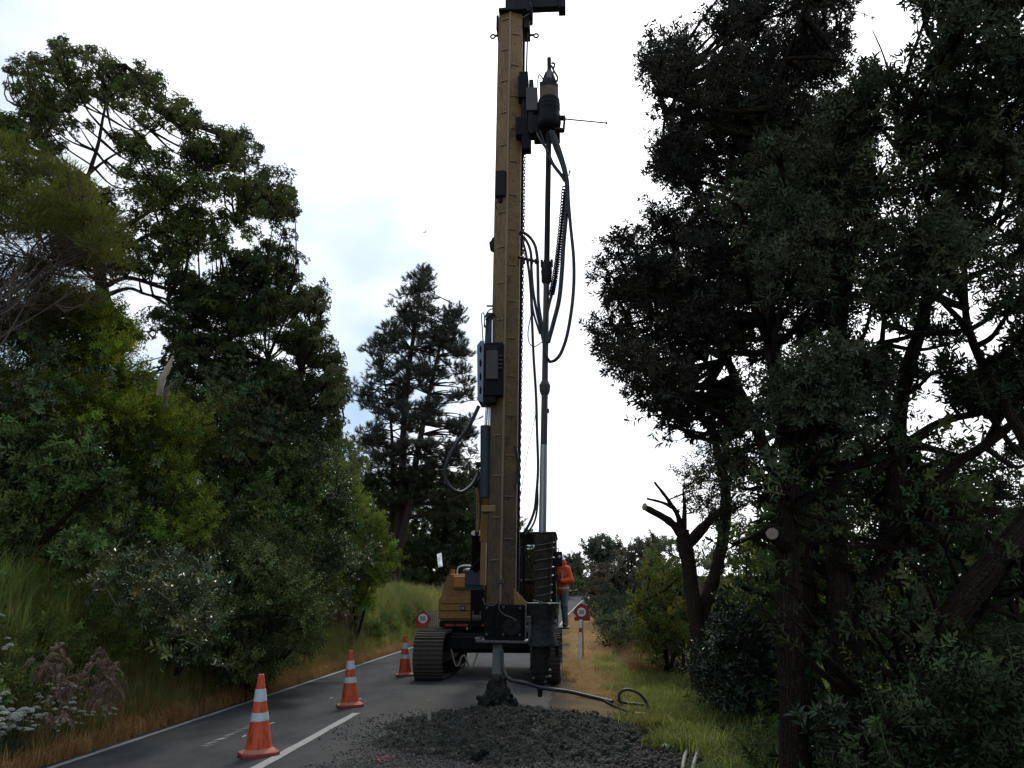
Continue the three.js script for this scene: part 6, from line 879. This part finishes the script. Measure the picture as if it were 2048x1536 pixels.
// ---------------------------------------------------------------- the heap of drilled clay
{
  const C = at(1022, 1400, 11.7), o = thing('spoil_heap', 'wet dark grey clay heap spread below the auger', 'spoil heap', [C.x, 0, C.z]), RX = 1.78, RZ = 2.15;
  const top = (x, z) => { const q = Math.hypot(x / (RX * (1 + 0.16 * n2(z * 0.6 + 5, x * 0.4))), z / (RZ * (1 + 0.08 * n2(x * 0.7, 2.2)))), h = Math.max(0, 1 - q * q); return -0.05 + 0.26 * Math.pow(h, 0.55) + h ** 0.3 * (0.09 * fbm2(x * 2.0, z * 2.0, 3) + 0.085 * (0.45 - Math.abs(n2(x * 3.1, z * 3.1 + 4))) + 0.05 * (0.45 - Math.abs(n2(x * 7.3, z * 7.3))) + 0.03 * (0.4 - Math.abs(n2(x * 16, z * 16))) + 0.012 * n2(x * 33, z * 33)) - (q > 1 ? 0.3 * (q - 1) : 0); };
  const n = 320, P = [], U = [], I = []; for (let j = 0; j <= n; j++) for (let i = 0; i <= n; i++) { const x = lerp(-1.35, 1.35, i / n) * RX, z = lerp(-1.2, 1.2, j / n) * RZ; P.push(x, top(x, z) + landY(x + C.x, z + C.z), z); U.push(x * 0.8, z * 0.8); if (i < n && j < n) { const b = j * (n + 1) + i; I.push(b, b + n + 1, b + 1, b + 1, b + n + 1, b + n + 2); } }
  const g = new THREE.BufferGeometry(); g.setAttribute('position', new THREE.Float32BufferAttribute(P, 3)); g.setAttribute('uv', new THREE.Float32BufferAttribute(U, 2)); g.setIndex(I); g.computeVertexNormals();
  part('clay_mound', g, M.clay, o);
  const r = mulberry(401), shapes = [0, 1, 2, 3, 4].map((k) => { const s = new THREE.IcosahedronGeometry(1, 3), p = s.attributes.position; for (let i = 0; i < p.count; i++) { const v = V(p.getX(i), p.getY(i), p.getZ(i)), f = 1 + 0.28 * n3(v.x * 1.2 + k * 9, v.y * 1.2, v.z * 1.2) + 0.16 * n3(v.x * 3 + k, v.y * 3, v.z * 3) + 0.08 * n3(v.x * 7 + k, v.y * 7, v.z * 7); p.setXYZ(i, v.x * f, v.y * f * 0.75, v.z * f); } s.deleteAttribute('normal'); const m = mergeVertices(s, 1e-3); m.computeVertexNormals(); return m; });
  const tones = [M.clay, std(0.034, 0.037, 0.029, 0.9), std(0.042, 0.044, 0.035, 0.9), std(0.05, 0.042, 0.034, 0.9)];
  const onHeap = () => { const a = r() * 6.283, q = Math.sqrt(r()); return [Math.cos(a) * q * RX, Math.sin(a) * q * RZ]; };
  for (let i = 0; i < 85; i++) { let [x, z] = onHeap(); if (i < 50) { const a = r() * 3.2 - 0.03, k = 0.86 + 0.1 * r(); x = Math.cos(a) * RX * k; z = Math.sin(a) * RZ * k; } const s = 0.025 + 0.055 * r() ** 2.5 + (i < 50 ? 0.012 : 0), m = part('clod', shapes[i % 5], tones[Math.floor(r() * 3.2)], o); m.position.set(x, top(x, z) + landY(x + C.x, z + C.z) + s * 0.05, z); m.rotation.set(r() * 6, r() * 6, r() * 6); m.scale.setScalar(s); }
  const L = []; for (let i = 0; i < 3500; i++) { let [x, z] = onHeap(); if (i % 3 === 0) { x *= 1.0 + 0.12 * r(); z *= 1.0 + 0.12 * r(); } const s = 0.006 + 0.022 * r() ** 3, q = Math.hypot(x / RX, z / RZ); TMP.q.setFromEuler(new THREE.Euler(r() * 6, r() * 6, r() * 6)); L.push([new THREE.Matrix4().compose(V(x, (q < 1.03 ? Math.max(top(x, z), 0.0) : 0.012) + landY(x + C.x, z + C.z) + s * 0.15, z), TMP.q, TMP.s.set(s * 1.2, s, s * 0.8)), mulCol(r)]); }
  for (let i = 0; i < 3000; i++) { const a = r() * 6.283, q = 1 + 0.42 * Math.pow(r(), 2), x = Math.cos(a) * q * RX, z = Math.sin(a) * q * RZ * 0.95, s = 0.003 + 0.012 * r() ** 3; TMP.q.setFromEuler(new THREE.Euler(r() * 6, r() * 6, r() * 6)); L.push([new THREE.Matrix4().compose(V(x, 0.014 + landY(x + C.x, z + C.z) + s * 0.3, z), TMP.q, TMP.s.setScalar(s)), mulCol(r)]); }
  function mulCol(rr) { const k = 0.6 + 0.8 * rr(); return rr() < 0.2 ? col(0.052 * k, 0.043 * k, 0.035 * k) : col(0.037 * k, 0.04 * k, 0.032 * k); }
  inst('crumbs', shapes[1].clone(), std(1, 1, 1, 0.85), o, L, 'stuff');
  // lump of clay round the stabilising leg
  const lump = thing('clay_collar', 'lump of wet clay piled round the stabilising leg', 'clay lump', at(993, 1386, 14.4).toArray()), pos = lump.position; pos.y = landY(pos.x, pos.z) + 0.06; lump.scale.setScalar(1.15);
  { const P = [], I = [], n = 34, m = 40; for (let k = 0; k <= n; k++) for (let q = 0; q <= m; q++) { const h = k / n, a = (q % m) / m * 6.283, R = lerp(0.30, 0.10, Math.pow(h, 0.8)) * (1 + 0.30 * n3(Math.cos(a) * 1.6, Math.sin(a) * 1.6, h * 2.6 + 3) + 0.16 * n3(Math.cos(a) * 4.5, Math.sin(a) * 4.5, h * 8) + 0.07 * n3(Math.cos(a) * 11, Math.sin(a) * 11, h * 20)); P.push(Math.cos(a) * R * 0.95 + 0.02 * h, -0.05 + 0.43 * h + 0.03 * n2(a, h * 5), Math.sin(a) * R * 0.8); if (k < n && q < m) { const b = k * (m + 1) + q; I.push(b, b + m + 1, b + 1, b + 1, b + m + 1, b + m + 2); } } const z = P.length / 3; P.push(0, 0.42, 0); for (let q = 0; q < m; q++) I.push(z, n * (m + 1) + q + 1, n * (m + 1) + q); const g = new THREE.BufferGeometry(); g.setAttribute('position', new THREE.Float32BufferAttribute(P, 3)); g.setIndex(I); g.computeVertexNormals(); part('clay_lump', g, M.clay, lump); }
  for (let i = 0; i < 9; i++) { const a = r() * 6.283, h = r() * 0.25, R = 0.24 + 0.06 * r(), s = 0.02 + 0.03 * r(), m = part('clod', shapes[i % 5], tones[i % 2], lump); m.position.set(Math.cos(a) * R - 0.02, 0.03 + 0.3 * h, Math.sin(a) * R); m.rotation.set(r() * 6, r() * 6, r() * 6); m.scale.set(s, s * 1.2, s); }
  // scattered brown clods on the right of the heap
  const sc = thing('loose_soil', 'loose brown soil and clods strewn right of the clay heap', 'soil', [1.9, 0, -9.6]); sc.userData.kind = 'stuff'; const S = [];
  for (let i = 0; i < 1500; i++) { const p = onLand(lerp(1180, 1470, r()), lerp(1425, 1560, r())); const t = p.x - 1.9, s = 0.005 + 0.035 * r() ** 3.5; TMP.q.setFromEuler(new THREE.Euler(r() * 6, r() * 6, r() * 6)); const k = 0.6 + 0.8 * r(); S.push([new THREE.Matrix4().compose(V(t, p.y + 0.025 + s * 0.3, p.z + 9.6), TMP.q, TMP.s.set(s, s * 0.8, s)), r() < 0.5 ? col(0.06 * k, 0.049 * k, 0.04 * k) : col(0.036 * k, 0.037 * k, 0.031 * k)]); }
  inst('clods', shapes[0], std(1, 1, 1, 0.9), sc, S, 'stuff');
  // gravel strewn over the near shoulder
  const gr = thing('loose_gravel', 'fine loose gravel across the near shoulder', 'gravel', [0, 0, -8]); gr.userData.kind = 'stuff'; const Q = [];
  for (let i = 0; i < 9000; i++) { const p = onLand(lerp(560, 1400, r()), lerp(1440, 1570, r() ** 0.7)); if (p.x - roadX(-p.z) < -2.75 + 0.5 * n2(p.x * 2, p.z * 2)) continue; const s = 0.006 + 0.012 * r() ** 2, k = 0.5 + 0.8 * r(); TMP.q.setFromEuler(new THREE.Euler(r() * 6, r() * 6, r() * 6)); Q.push([new THREE.Matrix4().compose(V(p.x, p.y + 0.02, p.z + 8), TMP.q, TMP.s.set(s, s * 0.7, s)), col(0.13 * k, 0.115 * k, 0.104 * k)]); }
  inst('stones', new THREE.IcosahedronGeometry(1, 0), std(1, 1, 1, 0.9), gr, Q, 'stuff');
  // peg standing in the heap
  const pg = at(861, 1437, 11.6), pt = at(857, 1400, 11.6), po = thing('survey_peg', 'pale wooden survey peg standing in the left of the clay heap', 'peg', pg.toArray());
  part('peg', bar(V(0, -0.2, 0), pt.sub(pg), 0.045, 0.03), std(0.30, 0.26, 0.20, 0.85), po);
}
// ---------------------------------------------------------------- hoses on the ground
{
  const lay = (list, lift) => list.map(([x, y, h]) => { const p = onLand(x, y); p.y += (h ?? lift); return p; });
  const mk = (name, label, cat, pts, r, mat, n = 80) => { const o = thing(name, label, cat, pts[0].toArray()); part('hose', hose(pts.map((p) => p.clone().sub(pts[0])), r, 8, n), mat, o); return o; };
  const black = std(0.02, 0.02, 0.022, 0.5), grey = std(0.16, 0.175, 0.165, 0.6), pts = [at(1004, 1300, 14.8), at(1006, 1335, 14.6), at(1018, 1358, 14.4), at(1050, 1366, 14.3), at(1085, 1376, 14.1), at(1130, 1382, 14.0), at(1175, 1392, 13.6), at(1225, 1404, 13.2)];
  mk('supply_hose', 'black hose sagging from the stabilising leg past the auger tip', 'hose', pts, 0.03, black);
  const p2 = [at(1004, 1302, 14.9), at(1009, 1345, 14.7), at(1030, 1362, 14.5), at(1080, 1374, 14.3), at(1130, 1384, 14.1)]; mk('supply_hose', 'second thinner black hose alongside, ending behind the auger tip', 'hose', p2, 0.02, black);
  const d = 13.0, L = [[1205, 1400], [1232, 1414], [1262, 1424], [1290, 1428], [1295, 1412], [1283, 1392], [1265, 1381], [1248, 1380], [1239, 1388], [1238, 1400], [1248, 1405], [1270, 1408], [1296, 1412], [1318, 1425]].map(([x, y], i) => at(x, y, d + (i > 9 ? 0.15 : 0) - (i < 3 ? 0.1 : 0))); mk('coiled_hose', 'black hose looped upright beside the right end of the clay heap', 'hose', L, 0.022, black, 120);
  const w = [at(1270, 1425.5, 12.6), at(1292, 1427, 12.6)]; mk('white_rod', 'short white rod lying by the black hose loop', 'rod', [w[0], w[0].clone().lerp(w[1], 0.5), w[1]], 0.012, std(0.65, 0.65, 0.62, 0.5), 6);
  mk('grey_hose', 'grey hose curving out of the grass to the bottom edge, left strand', 'hose', lay([[1460, 1464, 0.05], [1425, 1467, 0.06], [1400, 1478, 0.05], [1387, 1492, 0.04], [1374, 1510, 0.04], [1368, 1530, 0.04], [1362, 1580, 0.03]], 0.04), 0.024, grey);
  mk('grey_hose', 'grey hose loop at the bottom edge, right strand by the grass', 'hose', lay([[1389, 1494, 0.05], [1394, 1492, 0.07], [1396, 1500, 0.06], [1395, 1515, 0.05], [1388, 1536, 0.04], [1380, 1590, 0.03]], 0.05), 0.024, grey);
  mk('thin_rope', 'thin grey rope running from the grass down to the grey hoses', 'rope', lay([[1300, 1432, 0.04], [1330, 1450, 0.05], [1350, 1464, 0.05], [1370, 1484, 0.05], [1386, 1495, 0.05]], 0.05), 0.009, std(0.2, 0.18, 0.16, 0.8));
  const p = onLand(1335, 1503, 0.04), o = thing('plastic_scrap', 'crumpled white plastic scrap on the soil right of the heap', 'litter', p.toArray()), g = new THREE.PlaneGeometry(0.17, 0.13, 10, 8).rotateX(-Math.PI / 2), q = g.attributes.position; for (let i = 0; i < q.count; i++) { const x = q.getX(i), z = q.getZ(i); q.setXYZ(i, x * (1 - 3 * Math.abs(z)), 0.03 + 0.035 * n2(x * 14, z * 14), z + 0.3 * x * x * 4); } g.computeVertexNormals(); part('sheet', g, std(0.5, 0.54, 0.52, 0.5), o);
}
// birds
for (const [px, py, d, s, label, rot] of [[851, 464, 60, 0.3, 'small dark bird in flight left of the mast', 0.6], [1279, 950, 60, 0.14, 'tiny dark bird against the sky above the lopped limbs', 1.2]]) {
  const c = at(px, py, d), o = thing('bird', label, 'bird', c.toArray()); o.rotation.set(0.9, 0.2, rot); const m = std(0.03, 0.03, 0.035, 0.8);
  const b = new THREE.SphereGeometry(s * 0.16, 12, 8).scale(0.8, 0.8, 2.2), hd = new THREE.SphereGeometry(s * 0.09, 10, 8).translate(0, s * 0.03, s * 0.38), tl = new THREE.ConeGeometry(s * 0.09, s * 0.3, 6).scale(1, 1, 0.3).rotateX(Math.PI / 2).rotateY(Math.PI).translate(0, 0, -s * 0.42), bk = new THREE.ConeGeometry(s * 0.025, s * 0.1, 6).rotateX(Math.PI / 2).translate(0, s * 0.03, s * 0.49);
  part('body', [b, hd, tl, bk], m, o);
  for (const e of [-1, 1]) { const w = new THREE.Shape(); w.moveTo(0, s * 0.14); w.quadraticCurveTo(s * 0.45, s * 0.26, s * 0.95, -s * 0.16); w.quadraticCurveTo(s * 0.5, -s * 0.06, 0, -s * 0.16); w.closePath(); const k = part('wing', new THREE.ExtrudeGeometry(w, { depth: s * 0.025, bevelEnabled: false, curveSegments: 6 }).rotateX(Math.PI / 2).scale(e, 1, 1), m, o); k.rotation.z = e * 0.45; k.position.x = e * s * 0.06; }
}
// ---------------------------------------------------------------- the worker on the track beside the cab
function capField(caps, k) {
  const A = caps.map(([a, b, r0, r1]) => { const d = b.clone().sub(a); return { a, d, l2: d.lengthSq() || 1e-9, r0, r1: r1 ?? r0 }; }), p = V();
  return (x, y, z) => { let s = 0; for (const c of A) { p.set(x - c.a.x, y - c.a.y, z - c.a.z); const t = clamp(p.dot(c.d) / c.l2), dx = p.x - c.d.x * t, dy = p.y - c.d.y * t, dz = p.z - c.d.z * t; s += Math.exp(-(Math.sqrt(dx * dx + dy * dy + dz * dz) - lerp(c.r0, c.r1, t)) / k); } return -k * Math.log(s + 1e-30); };
}
function skin3(caps, k, cell) {
  const lo = V(1e9, 1e9, 1e9), hi = V(-1e9, -1e9, -1e9); for (const [a, b, r0, r1] of caps) for (const [p, r] of [[a, r0], [b, r1 ?? r0]]) { lo.min(p.clone().subScalar(r + 3 * cell)); hi.max(p.clone().addScalar(r + 3 * cell)); }
  const c = lo.clone().add(hi).multiplyScalar(0.5), half = Math.max(hi.x - lo.x, hi.y - lo.y, hi.z - lo.z) / 2, n = Math.ceil(2 * half / cell), mc = new MarchingCubes(n, new THREE.MeshBasicMaterial(), false, false, 120000), f = capField(caps, k), hs = n / 2;
  for (let z = 0; z < n; z++) { const Z = c.z + (z - hs) / hs * half; for (let y = 0; y < n; y++) { const Y = c.y + (y - hs) / hs * half; for (let x = 0; x < n; x++) { const X = c.x + (x - hs) / hs * half; mc.field[x + y * n + z * n * n] = X < lo.x || X > hi.x || Y < lo.y || Y > hi.y || Z < lo.z || Z > hi.z ? -1 : -f(X, Y, Z); } } }
  mc.isolation = 0; mc.update();
  const g = new THREE.BufferGeometry(), P = mc.positionArray.slice(0, mc.count * 3); for (let i = 0; i < P.length; i += 3) { P[i] = c.x + P[i] * half; P[i + 1] = c.y + P[i + 1] * half; P[i + 2] = c.z + P[i + 2] * half; }
  g.setAttribute('position', new THREE.BufferAttribute(P, 3)); const m = mergeVertices(g, 1e-4); m.computeVertexNormals(); return m;
}
{
  const base = at(1122, 1250, 20.75); base.y = 1.045;
  const o = thing('person', 'person in orange hi-vis jacket and white helmet standing on the right track beside the cab', 'person', base.toArray()); o.rotation.y = -0.35;
  const hipL = V(0.095, 0.92, 0), hipR = V(-0.095, 0.92, 0), kneeL = V(0.105, 0.50, 0.04), kneeR = V(-0.12, 0.50, 0.06), ankL = V(0.11, 0.09, -0.02), ankR = V(-0.14, 0.09, 0.03);
  const waist = V(0, 1.02, 0), chest = V(0, 1.28, -0.01), neck = V(0, 1.45, 0.01), head = V(0.0, 1.60, 0.06), shL = V(0.19, 1.39, -0.01), shR = V(-0.19, 1.39, -0.01), elL = V(0.28, 1.12, 0.03), elR = V(-0.27, 1.12, 0.04), wrL = V(0.10, 1.10, 0.25), wrR = V(-0.08, 1.14, 0.27);
  const headCaps = [[V(0, 1.615, 0.045), V(0, 1.64, 0.03), 0.088, 0.085], [V(0, 1.565, 0.085), V(0, 1.535, 0.10), 0.06, 0.035], [V(0, 1.585, 0.135), V(0, 1.565, 0.155), 0.012, 0.016], [V(0.085, 1.605, 0.04), V(0.085, 1.575, 0.045), 0.018, 0.012], [V(-0.085, 1.605, 0.04), V(-0.085, 1.575, 0.045), 0.018, 0.012]];
  const limbs = [[hipL, kneeL, 0.085, 0.058], [kneeL, ankL, 0.056, 0.04], [hipR, kneeR, 0.085, 0.058], [kneeR, ankR, 0.056, 0.04], [V(-0.07, 0.94, 0), V(0.07, 0.94, 0), 0.10], [V(-0.05, 1.05, 0), V(0.05, 1.05, 0), 0.10], [V(-0.08, 1.25, -0.01), V(0.08, 1.25, -0.01), 0.115], [V(-0.13, 1.37, -0.01), V(0.13, 1.37, -0.01), 0.08], [neck, head, 0.055, 0.06], [shL, elL, 0.055, 0.042], [elL, wrL, 0.04, 0.028], [shR, elR, 0.055, 0.042], [elR, wrR, 0.04, 0.028]];
  const skin = std(0.34, 0.20, 0.14, 0.6);
  part('body', [skin3([...limbs, ...headCaps.slice(0, 2)], 0.018, 0.014), skin3(headCaps, 0.008, 0.006)].map((g) => g), skin, o);
  part('eye', [-1, 1].map((e) => new THREE.SphereGeometry(0.010, 10, 8).translate(e * 0.032, 1.605, 0.128)), std(0.1, 0.08, 0.07, 0.3), o); part('mouth', new THREE.SphereGeometry(0.016, 10, 6).scale(1.2, 0.25, 0.4).translate(0, 1.538, 0.132), std(0.25, 0.1, 0.09, 0.6), o);
  const jacket = [[V(-0.05, 0.90, 0), V(0.05, 0.90, 0), 0.15], [V(-0.06, 1.06, 0), V(0.06, 1.06, 0), 0.135], [V(-0.085, 1.26, -0.01), V(0.085, 1.26, -0.01), 0.145], [V(-0.14, 1.38, -0.01), V(0.14, 1.38, -0.01), 0.095], [V(0, 1.44, -0.02), V(0, 1.50, -0.03), 0.09, 0.07], [shL, elL, 0.082, 0.068], [elL, wrL, 0.066, 0.046], [shR, elR, 0.082, 0.068], [elR, wrR, 0.066, 0.046]];
  const jk = part('jacket', skin3(jacket, 0.022, 0.013), std(0.82, 0.085, 0.015, 0.75), o), silver = std(0.5, 0.47, 0.45, 0.4);
  for (const [y, a, b] of [[1.13, 0.222, 0.155], [0.93, 0.225, 0.168]]) part('reflective_stripe', new THREE.CylinderGeometry(1, 1, 0.05, 32, 1, true).scale(a, 1, b).translate(0, y, -0.005), silver, jk);
  for (const e of [-1, 1]) part('reflective_stripe', bar(V(e * 0.10, 1.14, 0.153), V(e * 0.10, 1.36, 0.138), 0.045, 0.008), silver, jk);
  // hood thrown back on the shoulders, helmet, trousers, boots
  part('hood', new THREE.SphereGeometry(0.125, 20, 14).scale(1.05, 0.9, 0.8).translate(0.02, 1.535, -0.06), std(0.78, 0.075, 0.015, 0.75), jk);
  const hel = part('helmet', new THREE.LatheGeometry([[0.001, 0.125], [0.05, 0.118], [0.09, 0.085], [0.112, 0.03], [0.115, 0], [0.140, -0.012], [0.142, -0.018], [0.112, -0.012]].map((p) => new THREE.Vector2(...p)), 28).scale(1, 1, 1.12).rotateX(0.22).translate(0, 1.655, 0.045), std(0.74, 0.74, 0.72, 0.35), o); void hel;
  const tr = [[hipL, kneeL, 0.115, 0.085], [kneeL, V(0.11, 0.12, -0.02), 0.082, 0.075], [hipR, kneeR, 0.115, 0.085], [kneeR, V(-0.14, 0.12, 0.03), 0.082, 0.075], [V(-0.06, 0.93, 0), V(0.06, 0.93, 0), 0.125]];
  part('trousers', skin3(tr, 0.016, 0.013), std(0.12, 0.17, 0.17, 0.85), o);
  part('boot', [skin3([[V(0.11, 0.055, -0.05), V(0.125, 0.045, 0.13), 0.052, 0.045], [V(0.11, 0.06, -0.03), V(0.11, 0.16, -0.02), 0.055, 0.058]], 0.012, 0.009)], std(0.05, 0.042, 0.035, 0.7), o); part('boot', [skin3([[V(-0.14, 0.055, 0.0), V(-0.17, 0.045, 0.18), 0.052, 0.045], [V(-0.14, 0.06, 0.02), V(-0.14, 0.16, 0.03), 0.055, 0.058]], 0.012, 0.009)], std(0.05, 0.042, 0.035, 0.7), o);
  // gloved hands: palm, four unequal bent fingers and a side thumb closing on the handset
  const hand = (w, e) => { const c = w.clone(), f = V(-e * 0.75, 0.1, 0.65).normalize(), u = V(0, 1, 0.1).normalize(), s = V().crossVectors(u, f).normalize(), C = [[c, c.clone().addScaledVector(f, 0.075), 0.03, 0.034], [c.clone().addScaledVector(u, 0.022).addScaledVector(f, 0.03), c.clone().addScaledVector(u, 0.026).addScaledVector(f, 0.075), 0.02], [c.clone().addScaledVector(u, -0.022).addScaledVector(f, 0.03), c.clone().addScaledVector(u, -0.026).addScaledVector(f, 0.075), 0.02]];
    [[0.03, 0.040], [0.010, 0.046], [-0.011, 0.042], [-0.031, 0.032]].forEach(([h, L]) => { const a = c.clone().addScaledVector(f, 0.085).addScaledVector(u, h), b = a.clone().addScaledVector(f, L * 0.8).addScaledVector(s, e * L * 0.3), d = b.clone().addScaledVector(f, L * 0.25).addScaledVector(s, e * L * 0.8); C.push([a, b, 0.0105, 0.0095], [b, d, 0.0095, 0.0085]); });
    const t = c.clone().addScaledVector(u, 0.028).addScaledVector(f, 0.03), t1 = t.clone().addScaledVector(u, 0.032).addScaledVector(f, 0.02).addScaledVector(s, e * 0.015), t2 = t1.clone().addScaledVector(f, 0.03).addScaledVector(s, e * 0.02); C.push([t, t1, 0.014, 0.011], [t1, t2, 0.011, 0.0095]); return skin3(C, 0.005, 0.004); };
  const glove = std(0.035, 0.032, 0.03, 0.8); part('glove', hand(wrL, 1), glove, o); part('glove', hand(wrR, -1), glove, o);
  const hs = thing('handset', 'small dark handset held in both gloved hands of the person in orange', 'handset', o.localToWorld(V(0.01, 1.13, 0.345)).toArray()); o.updateMatrixWorld(true); hs.position.copy(o.localToWorld(V(0.01, 1.125, 0.335))); hs.rotation.y = -0.35;
  part('case', rbox(0.075, 0.15, 0.035, 0.012), std(0.02, 0.02, 0.022, 0.5), hs); part('aerial', rod(V(0.025, 0.07, 0), V(0.025, 0.14, 0), 0.006), std(0.02, 0.02, 0.02, 0.5), hs);
  const s = RIG.worldToLocal(base.clone()); part('side_step', [box(0.42, 0.03, 1.2, s.x, 1.03, s.z), box(0.04, 0.2, 0.04, s.x - 0.1, 0.92, s.z + 0.4), box(0.04, 0.2, 0.04, s.x - 0.1, 0.92, s.z - 0.4)], M.dark, RIG);
}
// ---------------------------------------------------------------- every built-up thing gets its origin at its base
{
  const B = new THREE.Box3(), b = new THREE.Box3(), Mx = new THREE.Matrix4(), p = V();
  for (const o of scene.children) {
    if (!o.isGroup || o.position.lengthSq() > 0) continue;
    B.makeEmpty(); o.updateMatrixWorld(true);
    o.traverse((m) => { if (!m.isMesh) return; if (m.isInstancedMesh) { for (let i = 0; i < m.count; i += 7) { m.getMatrixAt(i, Mx); B.expandByPoint(p.setFromMatrixPosition(Mx)); } } else { m.geometry.computeBoundingBox(); b.copy(m.geometry.boundingBox).applyMatrix4(m.matrixWorld); B.union(b); } });
    if (B.isEmpty()) continue;
    const trunk = o.children.find((m) => m.name === 'trunk' || m.name === 'stem'), c = V(); if (trunk) { const q = trunk.geometry.attributes.position; c.set(q.getX(0), 0, q.getZ(0)); } else B.getCenter(c); c.y = landY(c.x, c.z);
    o.position.copy(c); for (const m of o.children) m.position.sub(c);
  }
}
renderer.render(scene, camera);
